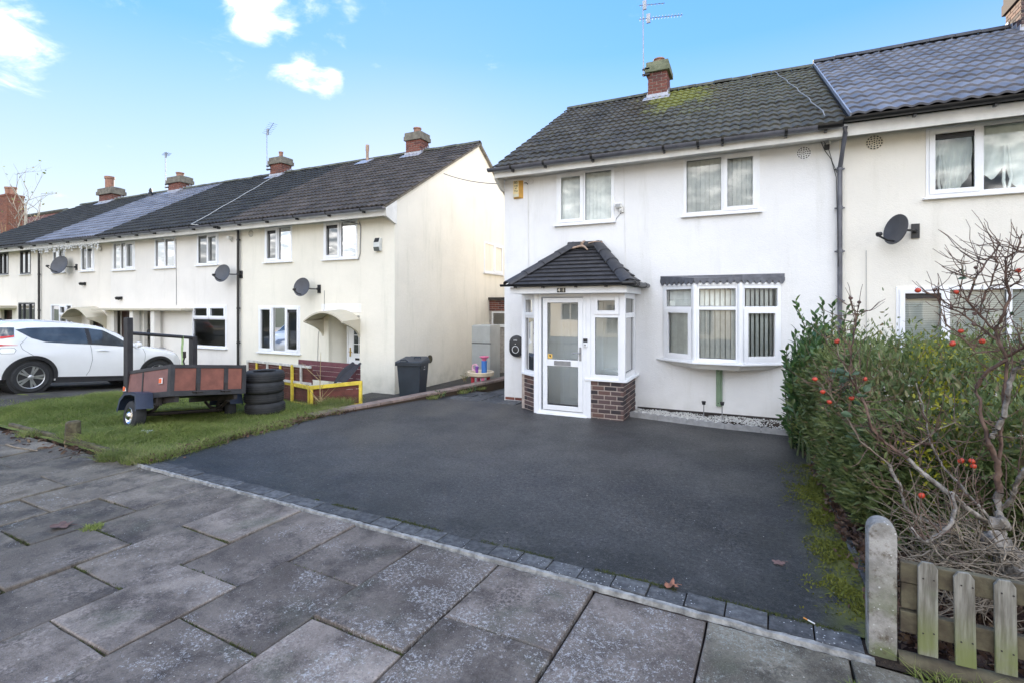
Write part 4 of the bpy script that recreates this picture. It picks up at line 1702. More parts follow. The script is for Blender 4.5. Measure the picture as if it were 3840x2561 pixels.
m.box(1.35, RX1, 9.262, 9.29, 4.60, 4.79)
m.build('fascia', FASCIA, HR)
m = MB()
m.box(1.40, RX1, 9.291, 9.66, 4.70, 4.712)
m.build('soffit', FASCIA, HR)
gutter_run(HR, 1.315, RX1, 9.09, 4.825, GUTTER_B, brackets=(2.2, 3.1, 3.9), r=.062)
round_vent(HR, 1.81, 9.661, 4.555, .115, simple('cream_vent', (.7, .66, .55), .6, .08))
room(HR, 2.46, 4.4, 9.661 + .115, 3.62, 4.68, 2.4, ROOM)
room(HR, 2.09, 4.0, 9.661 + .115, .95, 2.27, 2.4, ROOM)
wR = window(HR, 2.46, 4.4, 3.62, 4.68, 9.661, [(0, .335, 0, 1, True), (.335, 1, 0, 1, False)], vent=(0,), fw=.06)
wRd = window(HR, 2.09, 4.0, .95, 2.27, 9.661, [(0, .33, 0, 1, True), (.33, .70, 0, 1, False), (.70, 1, 0, 1, False)], vent=(0,), fw=.06)


def swag(parent, x0, x1, z0, z1, y):
    """net curtain gathered up into two folds"""
    nx, nz = 36, 14
    v, f = [], []
    for j in range(nz + 1):
        for i in range(nx + 1):
            s, t = i / nx, j / nz
            drop = .62 + .34 * abs(math.sin(math.pi * s * 1.0)) - .28 * math.exp(-((s - .28) / .07) ** 2)
            z = z1 - (z1 - z0) * t * drop
            v.append((x0 + (x1 - x0) * s, y + .03 * math.sin(s * 40 + t * 7) * (.3 + t), z))
    for j in range(nz):
        for i in range(nx):
            a = j * (nx + 1) + i
            f.append((a, a + 1, a + nx + 2, a + nx + 1))
    m = MB()
    m.add(v, f)
    o = m.build('net_curtain', CURTAIN, parent, smooth=80)
    t = MB()
    xs_ = x0 + (x1 - x0) * .28
    t.tube([(xs_, y - .02, z1 - .3 * (z1 - z0)), (xs_ - .02, y - .03, z0 + .2), (xs_ + .01, y - .02, z0 + .02)], .02, 5)
    t.tube([(xs_ + .04, y - .02, z1 - .3 * (z1 - z0)), (xs_ + .07, y - .03, z0 + .25), (xs_ + .04, y - .02, z0 + .08)], .02, 5)
    t.build('curtain_tie', CURTAIN, parent, smooth=80)


swag(wR, 2.52, 3.06, 3.66, 4.56, 9.661 + .17)
swag(wR, 3.10, 4.3, 3.62, 4.66, 9.661 + .19)
bl = MB()
for k in range(44):
    z_ = 1.0 + k * .0275
    bl.add([(2.12, 9.755, z_), (3.98, 9.755, z_), (3.98, 9.767, z_ + .023), (2.12, 9.767, z_ + .023)], [(0, 1, 2, 3)])
struct(bl.build('venetian_blind', simple('blind_grey', (.78, .80, .79), .6, .05), wRd), 'stuff')
chimney(HR, 4.97, 5.75, 13.5, 14.2, 7.3, 8.16, BRICK_P, cap_h=.5, over=.05, sides='fl', capmat=BRICK_P, slope=(14.0, 7.72, .6), flash_z=7.62, pot=True)

# ================================================================== TERRACE ON THE LEFT
TY = 10.0
TE, TRg = (9.58, 4.36), (14.3, 7.20)
TTAN = (TRg[1] - TE[1]) / (TRg[0] - TE[0])
TZ0 = -.33


def terrace(name_label, X0, X1, openings, wmat, tilemat, tcols, right=False, left=False, limit=300, gut=GUTTER):
    t = gable_house('house', name_label, 'houses along the street', X0, X1, TY, 18.6, TZ0, 4.20, 7.16, 14.3, openings, wmat, left=left, right=right, zg=4.56)
    r = roof_slab(t, X0 + .002, X1 + (.05 if right else -.002), TE, TRg, 18.9, BLACKP)
    me = tile_mesh('roof_tile', tilemat)
    tile_roof(r, me, X0, X1 + (.08 if right else 0), (TE[0] - .05, TE[1] - .03), TRg, tcols, 17, tilemat, limit=limit)
    ridge_run(r, X0, X1 + (.05 if right else 0), 14.3, 7.23, RIDGE)
    m = MB()
    m.box(X0 + .002, X1 - .002 + (.03 if right else 0), 9.60, 9.63, 4.13, 4.31)
    m.build('fascia', FASCIA, t)
    m = MB()
    m.box(X0 + .002, X1 - .002, 9.631, 10.0, 4.19, 4.201)
    m.build('soffit', FASCIA, t)
    n = int((X1 - X0) / .95)
    gutter_run(t, X0 + .004, X1 - .004 + (.1 if right else 0), 9.46, 4.315, gut, brackets=[X0 + (X1 - X0) * (k + .5) / n for k in range(n)], r=.066)
    return t, r


# ---- end house (cream gable)
AX0, AX1 = -13.5, -7.89
oA = [(-12.48, -11.40, 3.21, 4.20), (-10.23, -9.07, 3.20, 4.20), (-12.73, -11.09, .67, 1.97), (-10.06, -9.0, -.33, 1.72)]
HA, roofA = terrace('cream rendered end house with a plain gable and brown tiled roof', AX0, AX1, oA, CREAM_A, TILE_A, 19, right=True)
for o_ in oA[:2]:
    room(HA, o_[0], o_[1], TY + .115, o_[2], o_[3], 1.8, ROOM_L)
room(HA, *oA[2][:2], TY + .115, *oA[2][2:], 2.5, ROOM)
window(HA, -12.48, -11.40, 3.21, 4.20, TY, [(0, .5, 0, 1, True), (.5, 1, 0, 1, False)], vent=(0,), glass=GLASS_HI)
window(HA, -10.23, -9.07, 3.20, 4.20, TY, [(0, .5, 0, 1, True), (.5, 1, 0, 1, False)], vent=(0,), glass=GLASS_HI)
window(HA, -12.73, -11.09, .67, 1.97, TY, [(0, .34, 0, 1, True), (.34, .66, 0, 1, False), (.66, 1, 0, 1, True)], vent=(2,))
round_vent(HA, -13.05, TY, 4.065, .105, CREAM_A)
# gable window, seen edge-on
Mg = frame((-7.89, 0, 0), Vector((0, 1, 0)), Vector((-1, 0, 0)), Vector((0, 0, 1)))
gwin = window(HA, 14.62, 16.02, 3.07, 4.09, .0, [(0, .5, 0, 1, False), (.5, 1, 0, 1, True)], M=Mg, vent=(1,), y_front=-.03, glass=GLASS_CAR)
gb = MB()
gb.box(14.66, 15.98, .055, .09, 3.1, 4.06, Mg)
gb.build('roller_blind', simple('grey_blind', (.30, .34, .32), .7, .1), gwin)
# verge at the gable: mortar and worn tile ends
vm_ = MB()
vm_.prism([(9.55, 4.29), (14.3, 7.15), (14.3, 7.22), (9.55, 4.36)], 'x', -7.888, -7.83)
vm_.build('verge', CAPSTONE, roofA)
vr = MB()
vr.prism([(14.3, 7.10), (18.8, 4.24), (18.8, 4.32), (14.3, 7.19)], 'x', -7.888, -7.80)
vr.build('verge', CAPSTONE, roofA)
eb = MB()
eb.prism([(9.60, 4.12), (9.585, 4.31), (10.0, 4.56), (10.0, 3.98), (9.9, 4.0)], 'x', -7.888, -7.82)
eb.build('eaves_box', FASCIA, HA)
# door recess with canopy
dr = MB()
dr.quad((-10.06, TY + .11, -.33), (-9.83, TY + .75, -.33), (-9.83, TY + .75, 1.72), (-10.06, TY + .11, 1.72))
dr.quad((-9.0, TY + .11, -.33), (-9.0, TY + .11, 1.72), (-8.95, TY + .75, 1.72), (-8.95, TY + .75, -.33))
dr.quad((-10.06, TY + .11, 1.72), (-9.83, TY + .75, 1.72), (-8.95, TY + .75, 1.72), (-9.0, TY + .11, 1.72))
dr.build('door_recess', CREAM_A, HA)


def panel_door(parent, x0, x1, z0, z1, y, mat, glass_rows=3, handle=ALU, arch=True):
    d = MB()
    d.box(x0, x1, y, y + .05, z0, z1)
    fr_ = MB()
    rect_frame(fr_, x0 - .055, x1 + .055, z0 - .02, z1 + .055, y - .015, y + .06, .054)
    fr_.build('door_frame', mat, parent, bevel=.004)
    o = d.build('front_door', mat, parent, bevel=.004)
    W = x1 - x0
    gx0, gx1 = x0 + W * .27, x1 - W * .27
    gz0, gz1 = z0 + (z1 - z0) * .52, z0 + (z1 - z0) * .88
    fm = MB()
    rect_frame(fm, gx0 - .05, gx1 + .05, gz0 - .05, gz1 + .05, y - .018, y - .001, .045)
    fm.box((gx0 + gx1) / 2 - .009, (gx0 + gx1) / 2 + .009, y - .016, y - .006, gz0, gz1)
    for k in range(1, glass_rows):
        zz_ = gz0 + (gz1 - gz0) * k / glass_rows
        fm.box(gx0, gx1, y - .015, y - .007, zz_ - .009, zz_ + .009)
    for (c0, c1) in ((.07, .40),):
        rect_frame(fm, gx0 - .05, gx1 + .05, z0 + (z1 - z0) * c0, z0 + (z1 - z0) * c1, y - .010, y - .001, .03)
    fm.build('door_moulding', mat, o, bevel=.003)
    g = MB()
    g.quad((gx0 - .01, y - .003, gz0 - .01), (gx1 + .01, y - .003, gz0 - .01), (gx1 + .01, y - .003, gz1 + .01), (gx0 - .01, y - .003, gz1 + .01))
    g.build('pane', simple('door_glass_' + mat.name, (.06, .07, .065), .12, .4, 9), o)
    h = MB()
    h.box(x0 + .05, x0 + .085, y - .02, y - .001, z0 + .92, z0 + 1.16)
    h.tube([(x0 + .067, y - .02, z0 + 1.05), (x0 + .067, y - .06, z0 + 1.05), (x0 + .17, y - .06, z0 + 1.045)], .01, 6)
    h.build('door_handle', handle, o)
    l = MB()
    l.box((x0 + x1) / 2 - .13, (x0 + x1) / 2 + .13, y - .01, y - .0005, z0 + .83, z0 + .885)
    l.build('letterbox', BLACKP, o)
    return o


BRASS = simple('brass', (.55, .38, .12), .3, .1, metal=.8)
panel_door(HA, -9.76, -9.03, -.30, 1.66, TY + .42, UPVC, 3, BRASS)
sd = MB()
sd.box(-9.0, -8.96, TY + .11, TY + .42, -.33, 1.72)
sd.build('door_jamb', UPVC, HA)


def arch_canopy(parent, x0, x1, z_spring, rise, y, depth, mat, drop=.38):
    """thin curved concrete hood with side brackets sweeping down the wall"""
    K = 14
    v, f = [], []
    W = x1 - x0
    for (y_, g) in ((y, 0), (y - depth, 1)):
        for th in (0, .04):
            for k in range(K + 1):
                s = k / K
                x = x0 + W * s
                z = z_spring + rise * (1 - (2 * s - 1) ** 2) + th - (.05 * g)
                v.append((x, y_, z))
    q = K + 1
    for k in range(K):
        f += [(k, k + 1, 2 * q + k + 1, 2 * q + k), (q + k, 3 * q + k, 3 * q + k + 1, q + k + 1), (2 * q + k, 2 * q + k + 1, 3 * q + k + 1, 3 * q + k)]
    f += [(0, 2 * q, 3 * q, q), (K, q + K, 3 * q + K, 2 * q + K)]
    m = MB()
    m.add(v, f)
    o = m.build('door_canopy', mat, parent, smooth=45)
    for x, w in ((x0 + .002, .07), (x1 - .072, .07)):
        b = MB()
        P = [(y, z_spring + .02)]
        for k in range(9):
            t = k / 8
            P.append((y - depth * .97 * (1 - t) ** 2.0, z_spring - .05 - drop * t))
        P.append((y, z_spring - drop - .05))
        P2 = [P[0], (y - depth * .97, z_spring - .02)] + P[1:]
        b.prism(P2, 'x', x, x + w)
        b.build('canopy_bracket', mat, o)
    return o


CAN = simple('weathered_concrete_hood', (.66, .60, .47), .9, .2, 5, .5, 40, col2=(.50, .465, .37))
arch_canopy(HA, -10.30, -8.98, 1.60, .24, TY, .62, CAN)
pr = MB()
pr.box(-10.3, -8.95, TY - .012, TY + .004, 1.80, 2.02)
pr.build('patched_render', WHITE_R, HA, bevel=.008)
# chimney pair shared along the ridge, flue pipe
chimney(HA, -10.62, -10.0, 14.05, 14.55, 6.9, 7.60, BRICK_R, cap_h=.32, over=.05, sides='fr', slope=(14.3, 7.2, TTAN), flash_z=7.05, pot_r=.13, pot_h=.2)
fl = MB()
fl.lathe([(.05, 7.0), (.05, 7.52), (.062, 7.52), (.062, 7.72), (.035, 7.74)], 12, T(-12.35, 14.15, 0))
fl.box(-12.62, -12.08, 13.6, 14.0, 6.80, 6.83, )
fl2 = MB()
fl2.lathe([(.05, 7.0), (.05, 7.50), (.064, 7.52), (.064, 7.72), (.035, 7.74)], 12, T(-12.35, 14.12, 0))
fl2.build('flue_pipe', simple('clay_flue', (.42, .29, .21), .8, .15), HA, smooth=40)
fp = MB()
exv = Vector((0, 1, TTAN)).normalized()
fp.box(-.28, .28, -.3, .2, .06, .075, frame((-12.35, 14.02, 7.05), (1, 0, 0), exv, Vector((1, 0, 0)).cross(exv)))
fp.build('lead_flashing', LEAD, HA)
downpipe(HA, -13.52, 9.93, 4.30, TZ0, GUTTER_B, off_top=(-13.9, 9.56, .02), clips=(3.9, 2.9, 1.9, .9))

# ---- second house (white, porch slab)
BX0, BX1 = -20.25, -13.502
oB = [(-15.50, -14.48, 3.23, 4.18), (-17.68, -16.58, 3.21, 4.18), (-20.1, -18.79, 3.21, 4.17), (-15.73, -14.12, .71, 2.0), (-20.05, -18.62, -.33, 1.80), (-18.28, -17.46, -.33, 1.80)]
HB, roofB = terrace('whitish rendered mid terrace house with a long flat porch slab', BX0, BX1, oB, CREAM_B, TILE_B, 22)
for o_ in oB[:3]:
    room(HB, o_[0], o_[1], TY + .115, o_[2], o_[3], 1.5, ROOM_L, grow=.2)
room(HB, *oB[3][:2], TY + .115, *oB[3][2:], 2.4, ROOM)
window(HB, -15.50, -14.48, 3.23, 4.18, TY, [(0, .48, 0, 1, False), (.48, 1, 0, 1, True)], glass=GLASS_HI)
window(HB, -17.68, -16.58, 3.21, 4.18, TY, [(0, .5, 0, 1, False), (.5, 1, 0, 1, False)], glass=GLASS_HI)
window(HB, -20.1, -18.79, 3.21, 4.17, TY, [(0, .36, 0, 1, False), (.36, .6, 0, 1, False), (.6, 1, 0, 1, True)], glass=GLASS_HI)
window(HB, -15.73, -14.12, .71, 2.0, TY, [(0, 1, 0, .68, False), (0, .5, .68, 1, True), (.5, 1, .68, 1, True)])
for x0_, x1_ in ((-20.05, -18.62), (-18.28, -17.46)):
    room(HB, x0_, x1_, TY + .2, -.33, 1.80, .9, CREAM_B, grow=0)
WOOD_D = simple('dark_brown_door', (.045, .022, .018), .35, .25, 4)
d_ = panel_door(HB, -19.62, -18.82, -.28, 1.74, TY + .25, WOOD_D, 2, ALU)
sl_ = MB()
sl_.box(-20.04, -19.68, TY + .24, TY + .3, -.3, 1.78)
sl_.build('side_light', WOOD_D, HB)
ps = MB()
ps.box(-20.6, -15.65, TY - .42, TY - .001, 1.82, 1.89)
pso = ps.build('porch_slab', CAN, HB, bevel=.015)
for x0_ in (-18.56, -17.40):
    pp = MB()
    pp.box(x0_, x0_ + .2, TY - .3, TY - .1, -.4, 1.82)
    pp.build('porch_pillar', CREAM_B, HB, bevel=.02)
nm = MB()
nm.lathe([(.10, 0), (.10, .012), (.001, .014)], 16, T(-18.02, TY - .004, 1.08) @ RX90 @ Matrix.Diagonal((.8, 1.25, 1, 1)))
nm.build('house_number', BLACKP, HB)
chimney(HB, -17.25, -16.6, 14.05, 14.55, 6.9, 7.58, BRICK_R, cap_h=.32, over=.06, sides='fr', slope=(14.3, 7.2, TTAN), flash_z=7.0, pots=[(-16.92, .08, .26)])

# ---- third house (buff, blue roof)
CX0, CX1 = -25.0, -20.252
oC = [(-24.15, -23.27, 3.24, 4.12), (-22.16, -21.28, 3.24, 4.14), (-24.3, -22.8, .7, 2.03), (-21.6, -20.7, -.33, 1.78)]
HC, roofC = terrace('buff rendered terrace house with a pale blue tiled roof and arched door hood', CX0, CX1, oC, CREAM_C, TILE_BLUE, 15)
for o_ in oC:
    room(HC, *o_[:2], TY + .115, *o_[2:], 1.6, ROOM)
window(HC, -24.15, -23.27, 3.24, 4.12, TY, [(0, .5, 0, 1, False), (.5, 1, 0, 1, False)], glass=GLASS_HI)
window(HC, -22.16, -21.28, 3.24, 4.14, TY, [(0, .45, 0, 1, False), (.45, 1, 0, 1, True)], vent=(1,), glass=GLASS_HI)
window(HC, -24.3, -22.8, .7, 2.03, TY, [(0, .42, 0, 1, False), (.42, .75, 0, .7, False), (.42, .75, .7, 1, True), (.75, 1, 0, 1, False)])
panel_door(HC, -21.5, -20.8, -.28, 1.70, TY + .2, WOOD_D, 2, ALU)
arch_canopy(HC, -22.2, -20.5, 1.58, .34, TY, .6, CAN, drop=.4)
chimney(HC, -23.85, -23.0, 14.05, 14.6, 6.8, 7.50, BRICK_R, cap_h=.34, over=.07, sides='fr', slope=(14.3, 7.2, TTAN), flash_z=6.95, pots=[(-23.42, .16, .22)])
vp = MB()
vp.lathe([(.12, 6.6), (.10, 7.05), (.085, 7.10), (.10, 7.13), (.06, 7.18), (.075, 7.25), (.03, 7.36), (.0, 7.37)], 12, T(-25.25 + .35, 13.9, .02))
vp.build('roof_vent_pipe', BLACKP, HC, smooth=40)
downpipe(HC, -25.05, 9.93, 4.28, TZ0, GUTTER_B, off_top=(-25.5, 9.56, .02), clips=(3.2, 1.8))

# ---- fourth house (grey window frames)
DX0_, DX1_ = -31.6, -25.002
oD = [(-26.72, -25.86, 3.25, 4.18), (-28.5, -27.7, 3.27, 4.18), (-26.86, -25.54, .7, 2.10), (-28.4, -27.4, -.33, 1.8)]
HD, roofD = terrace('buff terrace house at the far left with dark grey window frames', DX0_, DX1_, oD, CREAM_C, TILE_B, 22, left=True)
for o_ in oD:
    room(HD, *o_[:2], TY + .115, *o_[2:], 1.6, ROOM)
window(HD, -26.72, -25.86, 3.25, 4.18, TY, [(0, .5, 0, 1, False), (.5, 1, 0, 1, False)], UPVC_G, glass=GLASS_HI)
window(HD, -28.5, -27.7, 3.27, 4.18, TY, [(0, .5, 0, 1, False), (.5, 1, 0, 1, False)], UPVC_G, glass=GLASS_HI)
window(HD, -26.86, -25.54, .7, 2.10, TY, [(0, .3, 0, 1, False), (.3, .68, 0, 1, False), (.68, 1, 0, 1, False)], UPVC_G, glass=GLASS_HI)
panel_door(HD, -28.3, -27.5, -.28, 1.72, TY + .2, WOOD_D, 2, ALU)
ps = MB()
ps.box(-28.8, -27.0, TY - .6, TY - .001, 1.86, 1.98)
ps.build('porch_slab', CAN, HD, bevel=.015)
chimney(HD, -29.5, -28.4, 14.05, 14.6, 6.8, 7.50, BRICK_R, cap_h=.38, over=.09, sides='fr', slope=(14.3, 7.2, TTAN), flash_z=6.9, pots=[(-29.1, .2, .62)])

# ================================================================== BACKGROUND BUILDINGS
# brick outhouse in the gap
OB = thing('outhouse', 'low brick outhouse seen in the gap between the two rendered houses', 'outhouse', (-6.9, 15.5, -.3))
m = MB()
wall_mesh(m, -7.885, -6.2, 15.02, -.35, 2.16, [(-7.80, -6.5, 1.30, 1.78)])
m.quad((-6.2, 15.02, -.35), (-6.2, 18.2, -.35), (-6.2, 18.2, 2.16), (-6.2, 15.02, 2.16))
m.build('wall', MORTAR, OB)
brick_wall(OB, (-7.885, 15.015), (1, 0), 1.68, 1.80, 2.15, BRICK_R, nrm=(0, -1), depth=.05)
m = MB()
m.box(-7.885, -6.1, 14.92, 18.4, 2.165, 2.25)
m.build('roof', STEEL_D, OB)
room(OB, -7.80, -6.5, 15.14, 1.30, 1.78, 1.2, ROOM, grow=.05)
window(OB, -7.80, -6.5, 1.30, 1.78, 15.02, [(0, 1, 0, 1, False)], SILL, glass=GLASS_HI)
# back fence closing the gap behind
BF = thing('back_fence', 'dark timber fence closing the gap behind the outhouse', 'fence', (-5.5, 19.5, -.3))
for k in range(14):
    m = MB()
    x = -6.15 + k * .15
    m.box(x, x + .14, 19.5, 19.52, -.35, 1.4 + rnd.uniform(-.02, .02))
    m.build('fence_board', simple('fence_brown', (.12, .08, .055), .85, .3, 6) if k == 0 else bpy.data.materials['fence_brown'], BF)

# brick house beyond the terrace at the far left
FHT = thing('house', 'red brick house far left with a tall two pot chimney', 'house', (-47, 18, -.5), 'houses along the street')
m = MB()
m.box(-54, -40.8, 15.6, 21.6, -.6, 5.5)
m.build('wall', simple('far_brick', (.20, .08, .055), .85, .2, 3, .3, 30), FHT)
m = MB()
e = [(-54.4, 15.2, 5.45), (-40.4, 15.2, 5.45), (-40.4, 22.0, 5.45), (-54.4, 22.0, 5.45)]
r_ = [(-51, 18.6, 8.6), (-43.0, 18.6, 8.6)]
m.add(e + r_, [(0, 1, 5, 4), (1, 2, 5), (2, 3, 4, 5), (3, 0, 4), (3, 2, 1, 0)])
m.build('roof', simple('rust_roof_tile', (.15, .06, .04), .85, .3, 2, .6, 8), FHT)
m = MB()
m.tube([(-43.0, 18.6, 8.65), (-40.4, 15.2, 5.5)], .14, 8)
m.tube([(-43.0, 18.6, 8.65), (-51, 18.6, 8.65)], .14, 8)
m.build('hip_ridge', RIDGE, FHT)
chimney(FHT, -45.65, -44.3, 15.9, 16.8, 4.9, 9.25, BRICK_O, cap_h=.16, over=.03, capmat=BRICK_O, sides='fr', flash=False, pots=[(-45.3, .2, .62), (-44.65, .2, .55)])


# ================================================================== WALL-MOUNTED THINGS
def dish(x, y, z, r, yaw, tilt, label, arm_side=-1, bracket=(.25, .0)):
    """oval dish on a wall; yaw turns its face about z (0 looks to -y)"""
    t = thing('satellite_dish', label, 'satellite dish', (x, y, z), 'grey satellite dishes on the house fronts')
    Rm = T(x, y, z) @ Matrix.Rotation(R(yaw), 4, 'Z') @ Matrix.Rotation(R(tilt), 4, 'X')
    m = MB()
    K, Q = 28, 6
    v, f = [], []
    for side in (0, 1):
        for q in range(Q + 1):
            rr = q / Q
            for k in range(K):
                th = 2 * math.pi * k / K
                px, pz = rr * r * math.cos(th), rr * r * 1.08 * math.sin(th)
                v.append((px, -.16 * r * rr * rr * 1.2 + .012 * side, pz))
    for side in (0, 1):
        o = side * (Q + 1) * K
        for q in range(Q):
            for k in range(K):
                k2 = (k + 1) % K
                f.append((o + q * K + k, o + q * K + k2, o + (q + 1) * K + k2, o + (q + 1) * K + k))
    o2 = (Q + 1) * K
    for k in range(K):
        k2 = (k + 1) % K
        f.append((Q * K + k, Q * K + k2, o2 + Q * K + k2, o2 + Q * K + k))
    m.add(v, f, Rm)
    m.build('reflector', DISH, t, smooth=50)
    a = MB()
    A0, A1 = (0, .02, -r * .8), (0, -r * 1.3, -r * .72)
    a.tube([A0, (0, -r * .6, -r * .9), A1], .014, 6, M=Rm)
    a.build('feed_arm', BLACKP, t)
    l = MB()
    l.tube([(0, -r * 1.42, -r * .66), (0, -r * 1.16, -r * .54)], [.035, .03], 8, M=Rm)
    l.box(-.025, .025, -r * 1.4, -r * 1.26, -r * .74, -r * .62, Rm)
    l.build('receiver', BLACKP, t, smooth=40)
    b = MB()
    bx, bz = bracket
    p1 = Rm @ Vector((0, .03, 0))
    b.tube([p1, (x + bx * .6, y + .12, z + bz), (x + bx, y + .2, z + bz)], .018, 6)
    b.build('wall_bracket', BLACKP, t)
    return t, p1


def wall_dish(x, z, wy, r, yaw, tilt, label, bracket):
    t, p = dish(x, wy - .28, z, r, yaw, tilt, label, bracket=bracket)
    m = MB()
    m.box(x + bracket[0] - .05, x + bracket[0] + .05, wy - .03, wy - .001, z + bracket[1] - .11, z + bracket[1] + .11)
    m.tube([(x + bracket[0], wy - .09, z + bracket[1]), (x + bracket[0], wy - .02, z + bracket[1])], .03, 8)
    m.build('wall_plate', BLACKP, t)
    return t


wall_dish(-10.70, 2.46, TY, .235, 12, -14, 'grey satellite dish above the arched door hood of the cream end house', (.32, -.04))
wall_dish(-13.88, 2.91, TY, .25, 14, -16, 'grey satellite dish beside the black downpipe on the whitish terrace house', (.42, -.02))
wall_dish(-22.95, 3.46, TY, .33, 20, -18, 'grey satellite dish in front of an upstairs window on the buff terrace house', (.5, -.06))
wall_dish(2.05, 3.12, 9.661, .215, -60, -12, 'dark grey satellite dish on the pale cream house at the right', (.28, .0))

# yellow alarm box
t = thing('alarm_box', 'yellow and cream burglar alarm box with black lettering under the eaves', 'alarm box', (-4.38, HY, 4.2))
m = MB()
m.add([(-4.49, HY - .001, 4.22), (-4.27, HY - .001, 4.22), (-4.27, HY - .001, 4.60), (-4.49, HY - .001, 4.60),
       (-4.465, HY - .075, 4.25), (-4.345, HY - .075, 4.25), (-4.345, HY - .075, 4.585), (-4.465, HY - .075, 4.585)],
      [(0, 3, 2, 1), (4, 5, 6, 7), (0, 1, 5, 4), (1, 2, 6, 5), (2, 3, 7, 6), (3, 0, 4, 7)])
m.build('case', simple('alarm_orange', (.62, .33, .05), .45, .08, 5), t, bevel=.006)
m = MB()
m.box(-4.468, -4.342, HY - .0805, HY - .0755, 4.31, 4.585)
fp_ = m.build('front_panel', simple('alarm_cream', (.72, .58, .30), .5, .05), t)
m = MB()
m.box(-4.468, -4.342, HY - .0815, HY - .0755, 4.25, 4.308)
m.build('lamp_lens', simple('alarm_lens', (.62, .58, .42), .3, .05), t)
for z_, b_, s_, fs in ((4.548, 'BS', .075, 1), (4.478, '100', .058, 1), (4.424, '47', .046, 1), (4.368, 'TSA', .052, 1)):
    text('lettering', b_, fp_, INK, T(-4.405, HY - .0812, z_) @ RX90, s_, .0008)

# small grey alarm box on the end house of the terrace
t = thing('alarm_box', 'pale grey alarm box with a curved front near the corner of the cream end house', 'alarm box', (-8.37, TY, 3.34))
m = MB()
m.prism([(TY - .001, 3.34), (TY - .001, 3.66), (TY - .06, 3.66), (TY - .10, 3.55), (TY - .105, 3.44), (TY - .075, 3.34)], 'x', -8.47, -8.28)
m.build('case', simple('grey_case', (.60, .62, .60), .45, .05), t, bevel=.012)
m = MB()
m.prism([(TY - .062, 3.664), (TY - .112, 3.56), (TY - .106, 3.555), (TY - .058, 3.655)], 'x', -8.45, -8.31)
m.build('dark_panel', BLACKP, t)
m = MB()
m.prism([(TY - .085, 3.335), (TY - .115, 3.43), (TY - .10, 3.44), (TY - .06, 3.335)], 'x', -8.46, -8.30)
m.build('lamp_lens', simple('dark_lens', (.12, .13, .12), .2, .05), t)

# floodlight with sensor on the white house
t = thing('floodlight', 'small white floodlight with a sensor between the upstairs windows of the white house', 'security light', (-2.2, HY, 3.8))
m = MB()
m.box(-2.315, -2.19, HY - .10, HY - .03, 3.845, 3.925)
m.build('lamp_housing', FASCIA, t, bevel=.01)
m = MB()
m.box(-2.30, -2.205, HY - .106, HY - .101, 3.858, 3.915)
m.build('lamp_glass', simple('lamp_glass', (.32, .33, .34), .2, .1), t)
m = MB()
m.box(-2.235, -2.16, HY - .06, HY - .001, 3.76, 3.86)
m.lathe([(.001, -.03), (.026, -.015), (.026, .02), (.001, .03)], 12, T(-2.205, HY - .075, 3.80))
m.build('sensor', FASCIA, t, smooth=40)

# vehicle charger on the white house
t = thing('car_charger', 'black oval electric car charger with a white ring beside the porch', 'charger', (-4.40, HY, .9))


def stadium(w, h, n=10):
    p = []
    for k in range(n + 1):
        a = math.pi * k / n
        p.append((w * math.cos(a), h - w + w * math.sin(a)))
    for k in range(n + 1):
        a = math.pi + math.pi * k / n
        p.append((w * math.cos(a), -h + w + w * math.sin(a)))
    return p


m = MB()
layers = [(.150, .215, -.001), (.158, .226, -.03), (.155, .222, -.08), (.142, .208, -.10), (.12, .186, -.108)]
v, f = [], []
n = None
for w, h, dy in layers:
    pts = stadium(w, h)
    n = len(pts)
    v += [(-4.405 + p[0], HY + dy, 1.13 + p[1]) for p in pts]
for l in range(len(layers) - 1):
    for k in range(n):
        f.append((l * n + k, l * n + (k + 1) % n, (l + 1) * n + (k + 1) % n, (l + 1) * n + k))
f += [tuple(range(n)), tuple((len(layers) - 1) * n + k for k in range(n))]
m.add(v, f)
cb = m.build('case', simple('charger_black', (.02, .021, .025), .4, .1, 6), t, smooth=35)
m = MB()
m.lathe([(.066, 0), (.078, 0), (.078, .004), (.066, .004)], 28, T(-4.405, HY - .1085, 1.065) @ RX90, closed=True)
m.build('ring', FASCIA_W, t, smooth=30)
m = MB()
m.lathe([(.064, 0), (.058, .014), (.02, .02), (.001, .02)], 24, T(-4.405, HY - .108, 1.065) @ RX90)
m.build('socket_cap', BLACKP, t, smooth=30)
text('lettering', 'EVEC', cb, FASCIA_W, T(-4.405, HY - .109, 1.255) @ RX90, .036, .0008)
m = MB()
m.prism([(-4.415, 1.185), (-4.398, 1.185), (-4.391, 1.175), (-4.415, 1.175)], 'y', HY - .1095, HY - .1085)
m.build('status_light', FASCIA_W, t)

# doorbell camera
t = thing('doorbell', 'small black and white video doorbell on the porch frame', 'doorbell', (-2.61, PY, 1.25))
m = MB()
m.box(-2.64, -2.57, PY - .045, PY - .014, 1.33, 1.395)
m.build('camera_part', BLACKP, t, bevel=.004)
m = MB()
m.box(-2.64, -2.57, PY - .042, PY - .014, 1.252, 1.329)
bb = m.build('button_part', FASCIA_W, t, bevel=.004)
m = MB()
m.lathe([(.016, 0), (.016, .004), (.001, .005)], 12, T(-2.605, PY - .042, 1.285) @ RX90)
m.build('button', ALU, bb)


